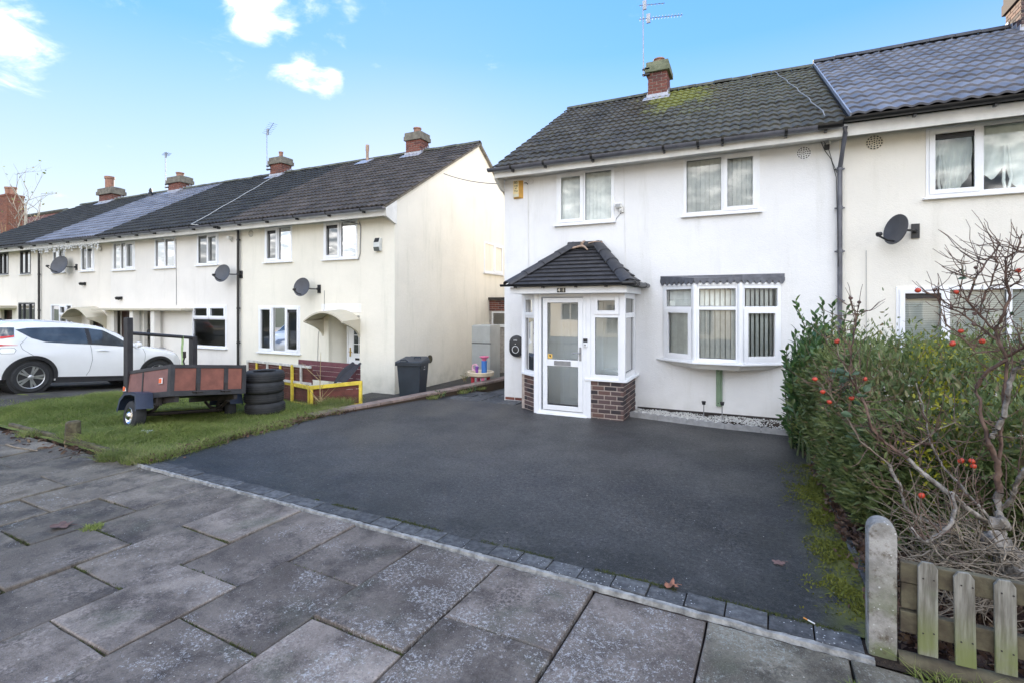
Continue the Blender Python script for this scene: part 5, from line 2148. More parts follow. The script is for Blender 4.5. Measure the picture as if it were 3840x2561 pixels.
def security_light(x, z, wy, label, flip=1):
    t = thing('security_light', label, 'security light', (x, wy, z), 'black security lights on the terrace')
    m = MB()
    m.box(-.09, .09, -.13, -.05, -.03, .06, T(x, wy, z) @ Matrix.Rotation(R(20 * flip), 4, 'Z') @ Matrix.Rotation(R(25), 4, 'X'))
    m.build('lamp_housing', BLACKP, t, bevel=.01)
    m = MB()
    m.box(.03, .13, -.06, -.001, -.06, .03, T(x, wy, z))
    m.tube([(x + .02, wy - .04, z), (x + .05, wy - .1, z - .08)], .025, 6)
    m.build('sensor', BLACKP, t)
    return t


security_light(-19.65, 2.26, TY, 'black security light above the porch slab of the whitish terrace house')
security_light(-21.95, 2.80, TY, 'black security light on the buff terrace house above its arched hood')
t = thing('security_camera', 'small white camera under the eaves beside the black terrace downpipe', 'camera', (-13.85, TY, 3.9))
m = MB()
m.box(-13.92, -13.80, TY - .16, TY - .05, 3.93, 4.02)
m.build('camera_body', FASCIA, t, bevel=.015)
m = MB()
m.tube([(-13.86, TY - .1, 3.97), (-13.86, TY - .02, 3.86)], .02, 6)
m.build('camera_bracket', FASCIA, t)
t = thing('security_camera', 'small white camera near the upstairs window of the buff terrace house', 'camera', (-20.85, TY, 4.0))
m = MB()
m.box(-20.93, -20.78, TY - .14, TY - .03, 3.93, 4.05)
m.build('camera_body', FASCIA, t, bevel=.015)
m = MB()
m.tube([(-20.85, TY - .08, 4.05), (-20.85, TY - .01, 4.10)], .02, 6)
m.build('camera_bracket', FASCIA, t)

# icicle lights hung along the eaves of the buff house
t = thing('icicle_lights', 'white icicle light strings hanging below the gutter of the buff terrace house', 'string lights', (-22.5, 9.5, 4.2))
m = MB()
lm = MB()
for k in range(64):
    x = -24.9 + k * .075
    L = rnd.uniform(.10, .34)
    m.tube([(x, 9.60, 4.28), (x + rnd.uniform(-.03, .03), 9.60, 4.28 - L * .5), (x + rnd.uniform(-.04, .04), 9.60, 4.28 - L)], .006, 3)
    for q in range(3):
        zz_ = 4.28 - L * (q + 1) / 3
        lm.box(x - .016, x + .016, 9.585, 9.615, zz_ - .02, zz_ + .012)
m.tube([(-24.95, 9.6, 4.29), (-20.1, 9.6, 4.29)], .008, 4)
m.build('light_string', FASCIA_W, t)
struct(lm.build('light_bulbs', FASCIA_W, t), 'stuff')

# ---- cables
def cable(name, pts, r, mat, label):
    m = MB()
    m.tube(pts, r, 5)
    return tag(m.build(name, mat, smooth=60), label, 'cable')


def sag(a, b, s, n=10):
    return [tuple(a[i] + (b[i] - a[i]) * k / n - (s * 4 * (k / n) * (1 - k / n) if i == 2 else 0) for i in range(3)) for k in range(n + 1)]


cable('cable', sag((-7.82, 12.1, 5.72), (-4.18, 9.62, 4.53), .12) + [(-4.16, 9.64, 4.50)], .009, WIRE_D, 'dark cable slung from the cream gable to the corner of the white house')
cw_ = [(-4.16, HY - .01, 4.50)] + [(-4.10 + .06 * math.cos(a_), HY - .012, 4.56 + .06 * math.sin(a_)) for a_ in [math.pi + .6 * k for k in range(11)]] + [(-4.16, HY - .01, 4.48), (-4.15, HY - .008, 3.6), (-4.14, HY - .008, 2.5)]
cable('cable', cw_, .005, FASCIA, 'pale cable with a loop running down the white wall beside the alarm box')
cable('cable', [(-2.18, HY - .01, 3.80), (-2.30, HY - .012, 3.66), (-2.33, HY - .01, 3.58)], .005, WIRE, 'short cable from the floodlight to the window corner')
cable('cable', [(-2.16, HY - .006, 4.62), (-2.15, HY - .006, 3.9), (-2.13, HY - .006, 2.9), (-2.13, HY - .006, 2.45)], .004, FASCIA, 'thin white cable down the wall between window and porch roof')
cable('cable', [(1.08, 9.62, 4.66), (1.14, 9.63, 4.5), (1.22, 9.60, 4.35), (1.29, 9.60, 4.05), (1.30, 9.56, 3.4), (1.31, 9.56, 2.6)], .006, WIRE_D, 'black cable drooping from the eaves to the downpipe')
cable('cable', [(1.12, 9.62, 4.66), (1.19, 9.63, 4.52), (1.24, 9.61, 4.3), (1.30, 9.60, 4.12)], .005, WIRE_D, 'second thin black cable drooping beside the first at the eaves')
t = thing('junction_box', 'small black junction box under the eaves left of the downpipe', 'junction box', (1.17, HY, 4.55))
m = MB()
m.box(1.13, 1.20, HY - .06, HY - .002, 4.52, 4.60)
m.build('box', BLACKP, t, bevel=.006)
m = MB()
m.lathe([(.02, 0), (.02, .05), (.012, .06)], 10, T(1.2, HY - .05, 4.60))
m.build('gland', FASCIA, t)
e0, e1 = Vector((0, 14.0, 7.68)), Vector((0, 9.35, 4.9))
pts = []
for k in range(15):
    s = k / 14
    p = e0.lerp(e1, s)
    pts.append((1.12 - .55 * (1 - s) ** 1.2 + .02 * math.sin(k * 2.1), p.y, p.z + .085))
cable('cable', pts, .009, WIRE, 'grey cable lying down the mossy roof near the party line')
pts = []
for k in range(15):
    s = k / 14
    y_ = 14.1 + (9.45 - 14.1) * s
    z_ = TRg[1] + (y_ - TRg[0]) * TTAN
    pts.append((-16.9 + 2.0 * s ** .9 + .03 * math.sin(k * 1.7), y_, z_ + .10))
cable('cable', pts + [(-14.6, 9.45, 4.34)], .010, WIRE_P, 'white cable lying down the dark roof of the whitish terrace house')
cable('cable', [(-9.0, TY - .02, 4.12), (-8.95, TY - .02, 4.0), (-8.97, TY - .02, 3.3), (-9.03, TY - .02, 3.15)], .012, WIRE, 'grey cable beside the upstairs window of the cream end house')
cable('cable', [(-9.95, 9.62, 4.35), (-9.5, 9.8, 4.18), (-8.98, TY - .03, 4.05)], .008, WIRE_D, 'dark cable from the gutter to the wall of the cream end house')
cable('cable', [(-10.2, TY - .01, 2.38), (-10.2, TY - .01, 1.9), (-10.42, TY - .01, 1.2), (-10.45, TY - .01, .2)], .006, WIRE, 'thin cable running down the wall from the dish of the cream end house')
cable('cable', [(-16.55, TY - .01, 4.1), (-16.52, TY - .01, 2.0)], .008, WIRE, 'grey cable down the whitish wall from the upstairs window')
cable('cable', [(-15.62, TY - .01, 1.8), (-15.72, TY - .01, 1.3), (-15.6, TY - .01, .7), (-15.58, TY - .01, -.1)], .008, WIRE, 'wavy cable down the whitish wall beside the downstairs window')
cable('cable', [(1.70, 9.64, 2.85), (1.70, 9.64, 1.3)], .004, WIRE, 'thin cable below the dish on the pale cream house')


# ---- aerials
def aerial(x, y, z0, ztop, label, booms):
    t = thing('tv_aerial', label, 'aerial', (x, y, z0), 'television aerials on the chimneys')
    m = MB()
    m.tube([(x, y, z0), (x - .015, y, ztop)], .014, 8)
    m.build('mast', ALU, t, smooth=50)
    for (z, dx, dy, dz, L, n, el) in booms:
        d = Vector((dx, dy, dz)).normalized()
        b = MB()
        s = Vector((x, y, z)) - d * .12
        e = Vector((x, y, z)) + d * L
        b.tube([s, e], .009, 5)
        side = d.cross(Vector((0, 0, 1))).normalized()
        for k in range(n):
            p = s + (e - s) * ((k + .5) / n)
            b.tube([p - side * el, p + side * el], .005, 4)
        p = s + (e - s) * .22
        b.box(p.x - .05, p.x + .05, p.y - .02, p.y + .02, p.z - .12, p.z + .12)
        b.build('antenna', ALU, t)
    c = MB()
    c.box(x - .03, x + .16, y - .02, y + .06, z0 + .02, z0 + .06)
    c.box(x - .03, x + .16, y - .02, y + .06, z0 + .16, z0 + .20)
    c.build('mast_clamp', STEEL_D, t)
    return t


aerial(-2.50, 13.5, 8.02, 9.93, 'tall aerial mast beside the chimney of the white house', [(9.90, .9, .35, .06, .55, 7, .05), (9.54, .95, .3, .03, 1.0, 14, .09)])
aerial(-17.35, 14.0, 7.35, 8.95, 'thin aerial above the chimney of the whitish terrace house', [(8.85, .9, -.35, .25, .8, 7, .16)])
aerial(-23.95, 14.0, 7.3, 8.9, 'thin aerial above the chimney of the buff terrace house', [(8.8, .9, -.4, -.1, .9, 7, .14)])

# ================================================================== CAR
def suv(name, label, loc, pitch, paint, group=None, detail=True):
    t = thing(name, label, 'car', loc, group, rot=(R(pitch), 0, 0))
    # local frame: y forward (0 at the rear wheel), x to its right, z up from the ground
    WB, RW = 2.53, .335

    def interp(tab, y):
        for (a, va), (b, vb) in zip(tab, tab[1:]):
            if a <= y <= b:
                s = (y - a) / (b - a)
                s = s * s * (3 - 2 * s) * .5 + s * .5
                return va + (vb - va) * s
        return tab[0][1] if y < tab[0][0] else tab[-1][1]
    top = [(-.86, .93), (-.82, 1.06), (-.72, 1.22), (-.58, 1.41), (-.40, 1.50), (.2, 1.555), (.75, 1.55), (1.25, 1.50), (1.55, 1.39), (1.95, 1.16), (2.2, 1.06), (2.7, 1.00), (3.05, .90), (3.22, .74), (3.27, .55)]
    half = [(-.86, .70), (-.75, .80), (-.3, .875), (.6, .885), (1.6, .885), (2.5, .88), (2.9, .83), (3.15, .72), (3.27, .56)]
    bot = [(-.86, .42), (-.6, .30), (.5, .25), (2.0, .25), (2.9, .26), (3.27, .36)]
    belt = [(-.86, .95), (-.4, 1.12), (.0, 1.08), (1.0, 1.03), (1.9, .98), (2.2, .96), (3.0, .84), (3.27, .6)]
    ys = sorted(set([round(-.86 + i * (4.13 / 56), 4) for i in range(57)] + [-.40, -.36, .36, .40, WB - .40, WB - .36, WB + .36, WB + .40]))
    RA = .40

    def side_x(y, z):
        h = interp(half, y)
        b, tt = interp(belt, y), interp(top, y)
        zb = interp(bot, y)
        if z <= b:
            s = (z - zb) / max(.05, b - zb)
            x = h * (.955 + .045 * math.sin(math.pi * min(1, max(0, s)) * .85))
            x += .03 * math.exp(-((z - .80) / .12) ** 2) * (math.exp(-((y) / .5) ** 2) + math.exp(-((y - WB) / .55) ** 2))
        else:
            s = (z - b) / max(.03, tt - b)
            x = h * (.97 - .27 * s ** 1.25)
        return x

    def arch_low(y):
        z = interp(bot, y)
        for c in (0, WB):
            d = abs(y - c)
            if d < RA:
                z = max(z, RW + math.sqrt(RA * RA - d * d))
        return z
    NSd, NTp = 14, 7
    v, f = [], []
    row = None
    for y in ys:
        zb, zt = arch_low(y), interp(top, y)
        ze = zt - .05
        prof = []
        for k in range(NSd + 1):
            z = zb + (ze - zb) * k / NSd
            prof.append((side_x(y, z), z))
        xe = prof[-1][0]
        for k in range(1, NTp + 1):
            s = k / NTp
            prof.append((xe * (1 - s), ze + (zt - ze) * (1 - (1 - s) ** 2.2)))
        full = prof + [(-p[0], p[1]) for p in prof[-2::-1]]
        row = len(full)
        v += [(p[0], y, p[1]) for p in full]
    for i in range(len(ys) - 1):
        for k in range(row - 1):
            f.append((i * row + k, (i + 1) * row + k, (i + 1) * row + k + 1, i * row + k + 1))
    f.append(tuple(range(row)))
    f.append(tuple((len(ys) - 1) * row + k for k in range(row))[::-1])
    m = MB()
    m.add(v, f)
    body = m.build('body', paint, t, smooth=38, local=True)

    def on_side(pts, off, s):
        return [(s * (side_x(y, z) + off), y, z) for y, z in pts]

    def dense(pts, n=6):
        out = []
        for (a, b) in zip(pts, pts[1:] + pts[:1]):
            for k in range(n):
                out.append((a[0] + (b[0] - a[0]) * k / n, a[1] + (b[1] - a[1]) * k / n))
        return out

    def strip_poly(mb, lower, upper, off, s, n=10):
        """surface between two edge curves sampled at the same parameters"""
        def samp(c, u):
            L = len(c) - 1
            q = min(int(u * L), L - 1)
            w = u * L - q
            return (c[q][0] + (c[q + 1][0] - c[q][0]) * w, c[q][1] + (c[q + 1][1] - c[q][1]) * w)
        vv, ff = [], []
        for i in range(n + 1):
            a, b = samp(lower, i / n), samp(upper, i / n)
            for j in range(5):
                y = a[0] + (b[0] - a[0]) * j / 4
                z = a[1] + (b[1] - a[1]) * j / 4
                vv.append((s * (side_x(y, z) + off), y, z))
        for i in range(n):
            for j in range(4):
                ff.append((i * 5 + j, (i + 1) * 5 + j, (i + 1) * 5 + j + 1, i * 5 + j + 1))
        mb.add(vv, ff)
    CG = bpy.data.materials.get('car_glass') or simple('car_glass', (.055, .065, .075), .06, .3, 3, spec=.8)
    CB = bpy.data.materials.get('car_black_trim') or simple('car_black_trim', (.022, .022, .025), .55, .15, 8)
    for s in (1, -1):
        g = MB()
        strip_poly(g, [(-.30, 1.31), (-.06, 1.15), (.18, 1.075), (.55, 1.055), (.92, 1.045), (.95, 1.045)], [(-.30, 1.315), (-.1, 1.36), (.18, 1.385), (.5, 1.405), (.9, 1.41), (.92, 1.41)], .006, s, 20)
        g.build('rear_side_window', CG, body, local=True, smooth=40)
        g = MB()
        strip_poly(g, [(1.04, 1.04), (1.5, 1.02), (1.93, 1.0), (1.95, 1.0)], [(1.0, 1.41), (1.3, 1.375), (1.55, 1.24), (1.95, 1.01)], .006, s, 16)
        g.build('front_side_window', CG, body, local=True, smooth=40)
        g = MB()
        strip_poly(g, [(.95, 1.045), (1.04, 1.04)], [(.92, 1.41), (1.0, 1.41)], .007, s, 2)
        g.build('door_pillar', CB, body, local=True)
        for c in (0, WB):
            a = MB()
            vv, ff = [], []
            n = 24
            for i in range(n + 1):
                th = math.pi * (1.0 + .06) * i / n - .03 * math.pi
                for rr, off in ((RA - .03, -.03), (RA - .015, .02), (RA + .05, .024), (RA + .055, .0)):
                    y, z = c + rr * math.cos(th), RW + rr * math.sin(th)
                    z = max(z, .22)
                    vv.append((s * (side_x(min(3.2, max(-.8, y)), max(z, .3)) + off), y, z))
            for i in range(n):
                for j in range(3):
                    ff.append((i * 4 + j, i * 4 + 4 + j, i * 4 + 5 + j, i * 4 + 1 + j))
            a.add(vv, ff)
            a.build('wheel_arch_trim', CB, body, local=True, smooth=50)
            wl = MB()
            wl.lathe([(RA - .01, -.02), (RA - .01, .42), (.001, .42)], 24, T(s * .82, c, RW) @ Matrix.Rotation(-s * math.pi / 2, 4, 'Y'))
            wl.build('wheel_well', BLACKP, body, local=True, recalc=True)
        sk = MB()
        strip_poly(sk, [(.42, .20), (2.1, .20)], [(.42, .33), (2.1, .31)], .02, s, 12)
        strip_poly(sk, [(.42, .20), (2.1, .20)], [(.42, .19), (2.1, .19)], -.2, s, 2)
        sk.build('sill_trim', CB, body, local=True)
        # shut lines
        sh = MB()
        for pts in ([(1.0, 1.03), (1.03, .9), (1.06, .7), (1.03, .45), (.98, .34)], [(-.13, 1.16), (-.24, 1.02), (-.2, .92), (-.02, .79)], [(2.12, .97), (2.17, .85), (2.18, .6), (2.13, .34)]):
            q = []
            for (a, b) in zip(pts, pts[1:]):
                for k in range(4):
                    q.append((a[0] + (b[0] - a[0]) * k / 4, a[1] + (b[1] - a[1]) * k / 4))
            q.append(pts[-1])
            sh.tube(on_side(q, .001, s), .004, 4)
        sh.build('door_seam', simple('seam_grey', (.16, .165, .17), .6, .05) if 'seam_grey' not in bpy.data.materials else bpy.data.materials['seam_grey'], body, local=True)
        if s == 1:
            fc = MB()
            q = dense([(-.53, .93), (-.33, .94), (-.30, .90), (-.33, .83), (-.52, .82), (-.55, .87)], 3)
            fc.tube(on_side(q + q[:1], .001, s), .004, 4)
            fc.build('fuel_flap', bpy.data.materials['seam_grey'], body, local=True)
        hd_ = MB()
        q = [(1.13, .905), (1.2, .915), (1.3, .915), (1.38, .905)]
        hd_.tube(on_side(q, .022, s), [.008, .014, .014, .008], 6)
        hd_.build('door_handle', paint, body, local=True, smooth=50)
        mr_ = MB()
        mr_.lathe([(.001, -.06), (.06, -.045), (.075, 0), (.06, .04), (.001, .05)], 12, T(s * 1.0, 1.93, 1.06) @ Matrix.Rotation(math.pi / 2, 4, 'X') @ Matrix.Diagonal((1.3, 1, 1, 1)))
        mr_.tube([(s * .84, 1.93, 1.02), (s * .95, 1.93, 1.04)], .025, 6)
        mr_.build('wing_mirror', paint, body, local=True, smooth=50)
        # rear lamp: boomerang round the rear corner
        tl_ = MB()
        strip_poly(tl_, [(-.86, .92), (-.70, .93), (-.48, .985), (-.28, .995)], [(-.86, 1.0), (-.72, 1.05), (-.52, 1.005), (-.28, 1.0)], .012, s, 10)
        strip_poly(tl_, [(-.84, 1.0), (-.66, 1.09), (-.34, 1.165)], [(-.86, 1.03), (-.70, 1.14), (-.34, 1.195)], .012, s, 8)
        tl_.build('tail_light', bpy.data.materials.get('tail_light_red') or simple('tail_light_red', (.55, .015, .015), .15, .1, spec=.6), body, local=True, smooth=40)
        hl = MB()
        strip_poly(hl, [(2.62, .985), (2.85, .95), (3.02, .87)], [(2.62, 1.0), (2.88, .99), (3.05, .91)], .004, s, 8)
        hl.build('headlight', ALU, body, local=True, smooth=40)
    # rear screen and windscreen
    def deck(y0, y1, frac, off, n=8):
        vv, ff = [], []
        for i in range(n + 1):
            y = y0 + (y1 - y0) * i / n
            zt = interp(top, y)
            ze = zt - .05
            xe = side_x(y, ze) * frac
            for j in range(9):
                sx = -1 + 2 * j / 8
                zz_ = ze + (zt - ze) * (1 - abs(sx * frac) ** 2.2)
                vv.append((xe * sx, y, zz_ + off))
        for i in range(n):
            for j in range(8):
                ff.append((i * 9 + j, i * 9 + j + 1, (i + 1) * 9 + j + 1, (i + 1) * 9 + j))
        return vv, ff
    r_ = MB()
    vv, ff = deck(-.79, -.50, 1.0, .008)
    vv = [(x * 1.0, y - .008, z) for x, y, z in vv]
    r_.add(vv, ff)
    for s in (1, -1):
        strip_poly(r_, [(-.84, 1.02), (-.66, 1.11), (-.34, 1.20)], [(-.80, 1.05), (-.58, 1.35), (-.32, 1.36)], .011, s, 8)
    r_.build('rear_screen', CG, body, local=True, smooth=50)
    w_ = MB()
    vv, ff = deck(1.32, 1.98, .93, .006)
    w_.add(vv, ff)
    w_.build('windscreen', CG, body, local=True, smooth=50)
    # wheels
    for c in (0, WB):
        for s in (1, -1):
            W = Matrix.Translation((s * .765, c, RW)) @ Matrix.Rotation(s * math.pi / 2, 4, 'Y')
            wm_ = MB()
            wm_.lathe([(.235, -.10), (.30, -.108), (.328, -.09), (RW, -.05), (RW, .05), (.328, .09), (.30, .108), (.235, .10)], 32, W, closed=True)
            w0 = wm_.build('wheel', RUBBER, t, local=True, smooth=35)
            rm = MB()
            rm.lathe([(.215, -.09), (.24, -.095), (.242, .085), (.232, .102), (.222, .098), (.215, .05)], 32, W, closed=True)
            rm.lathe([(.05, .06), (.055, .085), (.03, .095), (.001, .095)], 14, W)
            for k in range(5):
                th = 2 * math.pi * k / 5 + math.pi / 2 + .0
                for d in (-.16, .16):
                    a0 = (math.cos(th + d * .9) * .05, math.sin(th + d * .9) * .05)
                    a1 = (math.cos(th + d) * .225, math.sin(th + d) * .225)
                    px, py_ = -math.sin(th) * .017, math.cos(th) * .017
                    P = [(a0[0] - px, a0[1] - py_), (a1[0] - px * 1.2, a1[1] - py_ * 1.2), (a1[0] + px * 1.2, a1[1] + py_ * 1.2), (a0[0] + px, a0[1] + py_)]
                    rm.prism(P, 'z', .055, .088, W)
            rm.build('rim', ALLOY, w0, local=True, smooth=30)
            bk = MB()
            bk.lathe([(.214, .0), (.214, .004), (.001, .006)], 24, W)
            bk.build('brake_disc', STEEL_D, w0, local=True)
    # roof aerial fin, badge-less tail trim
    ra = MB()
    ra.prism([(-.36, 1.50), (-.22, 1.52), (-.36, 1.56)], 'x', -.02, .02)
    ra.build('roof_fin', CB, body, local=True)
    rh = MB()
    rh.box(-.12, .12, -.60, -.50, 1.425, 1.455)
    rh.build('brake_light', CB, body, local=True)
    bm_ = MB()
    bm_.box(-.68, .68, -.90, -.80, .34, .50)
    bm_.build('rear_bumper_trim', CB, body, local=True, bevel=.02)
    ub = MB()
    ub.box(-.70, .70, -.6, 3.0, .20, .34)
    ub.build('underbody', BLACKP, body, local=True)
    return t


PAINT_W = simple('white_car_paint', (.80, .81, .82), .22, .03, 2, spec=.5, coat=.6)
suv('parked_car', 'white compact crossover car parked nose towards the terrace at the far left', (-14.58, 5.28, .14), -5.2, PAINT_W, 'cars on the front gardens')
PAINT_D = simple('dark_car_paint', (.03, .035, .05), .2, .1, 2, coat=.6)
suv('parked_car', 'dark car mostly hidden behind the white car at the left edge', (-22.3, 6.2, .04), -3.5, PAINT_D, 'cars on the front gardens')

# ================================================================== TRAILER
TX = Vector((-.99464, .11869, -.137)).normalized()
TYv = Vector((.11869, .99464, -.1075))
TYv = (TYv - TX * TYv.dot(TX)).normalized()
TZv = TYv.cross(TX) * -1
if TZv.z < 0:
    TZv = -TZv
TL, TW, TH = 1.655, 1.20, .50
tcor = Vector((-8.305, 4.94, 1.046)) - TZv * TH      # bottom of the near corner
tr = thing('trailer', 'small box trailer with red board sides and a dark steel frame on the lawn', 'trailer', (-9.2, 5.5, 0))
MT = frame(tcor, TX, TYv, TZv)
REDB = simple('red_board', (.21, .075, .052), .6, .22, 5, .1, 40)
DULLB = simple('dull_red_board', (.20, .095, .085), .6, .15, 5, .1, 40)
FRM = simple('black_steel_frame', (.028, .027, .03), .45, .25, 7, .1, 50)
NAVY = simple('navy_mudguard', (.03, .042, .075), .35, .15, 6)
m = MB()
b0 = .055
for z_ in (0, TH - b0):
    hh = b0 if z_ else .085
    m.box(0, TL, -.012, .03, z_, z_ + hh, MT)
    m.box(0, TL, TW - .03, TW + .012, z_, z_ + hh, MT)
    m.box(-.012, .03, .031, TW - .031, z_, z_ + hh, MT)
    m.box(TL - .03, TL + .012, .031, TW - .031, z_, z_ + hh, MT)
for (x, y) in ((.0, -.014), (.0, TW - .055), (TL - .06, -.014), (TL - .06, TW - .055)):
    m.box(x - .016, x + .065, y, y + .07, .001, TH + .002, MT)
for x in (.93,):
    m.box(x, x + .04, -.011, .028, .086, TH - b0 - .001, MT)
    m.box(x, x + .04, TW - .028, TW + .011, .086, TH - b0 - .001, MT)
for y in (.38, .83):
    m.box(-.013, .028, y, y + .07, .086, TH - b0 - .001, MT)
m.build('frame', FRM, tr, bevel=.003)
m = MB()
m.box(.07, .929, .0, .018, .087, TH - b0 - .002, MT)
m.build('side_board', DULLB, tr)
m = MB()
m.box(.971, TL - .065, .0, .018, .087, TH - b0 - .002, MT)
m.build('side_board', DULLB, tr)
m = MB()
m.box(.07, TL - .065, TW - .018, TW, .087, TH - b0 - .002, MT)
m.build('side_board', DULLB, tr)
for (y0, y1) in ((.06, .379), (.451, .829), (.901, TW - .06)):
    m = MB()
    m.box(.0, .018, y0, y1, .087, TH - b0 - .002, MT)
    m.build('tail_board', REDB, tr)
m = MB()
m.box(TL - .018, TL, .06, TW - .06, .087, TH - b0 - .002, MT)
m.build('front_board', DULLB, tr)
m = MB()
m.box(.031, TL - .031, .031, TW - .031, .0, .03, MT)
m.build('floor', STEEL_D, tr)
for y in (.39, .84):
    m = MB()
    m.tube([MT @ Vector((-.022, y - .06, .06)), MT @ Vector((-.022, y + .1, .06))], .016, 6)
    m.box(-.03, -.014, y, y + .05, .03, .2, MT)
    m.build('hinge', STEEL_D, tr)
for (x, z_) in ((.28, .26), (1.60, .20)):
    m = MB()
    m.box(x - .055, x + .055, -.022, -.0125, z_ - .045, z_ + .045, MT)
    rf = m.build('reflector', FASCIA_W, tr)
    m = MB()
    m.box(x - .035, x + .035, -.032, -.0225, z_ - .036, z_ + .036, MT)
    m.build('reflector_lens', simple('orange_lens', (.8, .14, .03), .3, .05) if 'orange_lens' not in bpy.data.materials else bpy.data.materials['orange_lens'], rf)
# chassis below: axle, leaf springs, drawbar
m = MB()
ax = .84
m.box(.05, TL - .05, .10, .16, -.09, -.005, MT)
m.box(.05, TL - .05, TW - .16, TW - .10, -.09, -.005, MT)
m.tube([MT @ Vector((ax, -.06, -.26)), MT @ Vector((ax, TW + .06, -.26))], .03, 8)
for y in (.05, TW - .05):
    P = [MT @ Vector((ax - .38, y, -.10)), MT @ Vector((ax - .2, y, -.2)), MT @ Vector((ax, y, -.235)), MT @ Vector((ax + .2, y, -.2)), MT @ Vector((ax + .38, y, -.10))]
    m.tube(P, .028, 6)
    m.box(ax - .41, ax - .36, y - .035, y + .035, -.13, .0, MT)
m.tube([MT @ Vector((TL - .2, TW / 2, -.05)), MT @ Vector((TL + .95, TW / 2, -.16))], .035, 6)
m.build('chassis', STEEL_D, tr)
for s, y in ((-1, -.13), (1, TW + .13)):
    W = MT @ Matrix.Translation((ax, y, -.265)) @ Matrix.Rotation(math.pi / 2, 4, 'X')
    m = MB()
    m.lathe([(.13, -.085), (.19, -.092), (.235, -.07), (.245, -.03), (.245, .03), (.235, .07), (.19, .092), (.13, .085)], 28, W, closed=True)
    w0 = m.build('wheel', RUBBER, tr, smooth=35)
    m = MB()
    zs = 1 if s < 0 else -1
    m.lathe([(.14, .0), (.145, .075 * zs), (.125, .085 * zs), (.10, .055 * zs), (.075, .06 * zs), (.07, .09 * zs), (.045, .115 * zs), (.001, .122 * zs)], 24, W)
    m.build('hub_cap', CHROME, w0, smooth=35)
    # angular mudguard
    m = MB()
    ya, yb = (-.255, -.015) if s < 0 else (TW + .015, TW + .255)
    prof = [(ax - .36, -.16), (ax - .30, .085), (ax - .12, .115), (ax + .12, .115), (ax + .30, .02), (ax + .38, -.16)]
    for (p, q) in zip(prof, prof[1:]):
        m.add([(p[0], ya, p[1]), (q[0], ya, q[1]), (q[0], yb, q[1]), (p[0], yb, p[1]), (p[0], ya, p[1] - .008), (q[0], ya, q[1] - .008), (q[0], yb, q[1] - .008), (p[0], yb, p[1] - .008)],
              [(0, 1, 2, 3), (4, 7, 6, 5), (0, 4, 5, 1), (2, 6, 7, 3)], MT)
    lip = ya if s < 0 else yb
    for (p, q) in zip(prof, prof[1:]):
        m.add([(p[0], lip, p[1]), (q[0], lip, q[1]), (q[0] - (q[0] - ax) * .12, lip, q[1] - .045), (p[0] - (p[0] - ax) * .12, lip, p[1] - .045)], [(0, 1, 2, 3)], MT)
    m.build('mudguard', NAVY, tr, smooth=20)
m = MB()
up = MT.inverted().to_3x3() @ Vector((0, 0, 1))
m.add([], [])
for (x, y, h) in ((TL - .07, .04, .91), (TL - .07, 1.10, .64)):
    p = MT @ Vector((x, y, .05))
    w = .06
    m.box(p.x - w, p.x + w, p.y - .045, p.y + .045, p.z, p.z + .05 + TH + h - .08)
m.build('rack_post', FRM, tr, bevel=.004)
m = MB()
pa, pb = MT @ Vector((TL - .07, .04, .05)), MT @ Vector((TL - .07, 1.10, .05))
m.tube([(pa.x + .02, pa.y, 1.50), (pb.x + .02, pb.y, 1.36)], .03, 8)
m.build('rack_bar', FRM, tr, smooth=50)
st_ = thing('strap', 'pale green ratchet strap hanging from the trailer rack bar', 'strap', (pb.x, pb.y, .8))
m = MB()
sx, sy = pb.x + .02 + (pa.x - pb.x) * .16, pb.y + (pa.y - pb.y) * .16
vv = []
for k in range(9):
    z_ = 1.41 - k * .075
    o_ = .01 * math.sin(k * 1.3)
    vv += [(sx - .035 + o_, sy - .035, z_), (sx + .035 + o_, sy - .035, z_)]
m.add(vv, [(2 * k, 2 * k + 1, 2 * k + 3, 2 * k + 2) for k in range(8)])
m.build('webbing', simple('lime_webbing', (.34, .48, .22), .8, .2, 20), st_)
m = MB()
m.box(sx + .036, sx + .09, sy - .05, sy - .02, 1.0, 1.12)
m.tube([(sx + .06, sy - .035, 1.0), (sx + .03, sy - .035, .93), (sx + .07, sy - .03, .84), (sx + .04, sy - .03, .76)], .014, 5)
m.build('ratchet', STEEL_D, st_)

# ================================================================== TYRES
TYRE = MB().lathe([(.20, 0), (.215, -.004), (.30, -.012), (.335, .012), (.348, .04), (.348, .145), (.335, .175), (.30, .20), (.215, .19), (.20, .186), (.212, .16), (.29, .15), (.29, .04), (.212, .025)], 40, closed=True)
gv = MB()
tyre_me = TYRE.mesh('tyre', RUBBER, smooth=40)
tread_me = MB()
for zz_ in (.055, .092, .13):
    tread_me.lathe([(.3485, zz_ - .006), (.3505, zz_ - .004), (.3505, zz_ + .004), (.3485, zz_ + .006)], 40, closed=True)
tread_m = tread_me.mesh('tread_groove', BLACKP)
bx_, by_ = -8.27, 6.62
names = ['lowest of four black tyres stacked beside the trailer', 'second tyre from the ground in the stack beside the trailer', 'third tyre from the ground in the stack beside the trailer', 'topmost of four black tyres stacked beside the trailer']
for k in range(4):
    off = ((.02, .0), (-.03, .01), (.015, -.02), (0, 0))[k]
    o = bpy.data.objects.new('tyre', tyre_me)
    COL.objects.link(o)
    z_ = lawn_z(bx_, by_) - .0 + k * .194
    o.location = (bx_ + off[0], by_ + off[1], z_)
    o.rotation_euler = (R(rnd.uniform(-1, 1)), R(rnd.uniform(-1, 1)), rnd.uniform(0, 6))
    tag(o, names[k], 'tyre', 'stacked old tyres')
    inst('tread_groove', tread_m, o, Matrix.Identity(4), local=True)

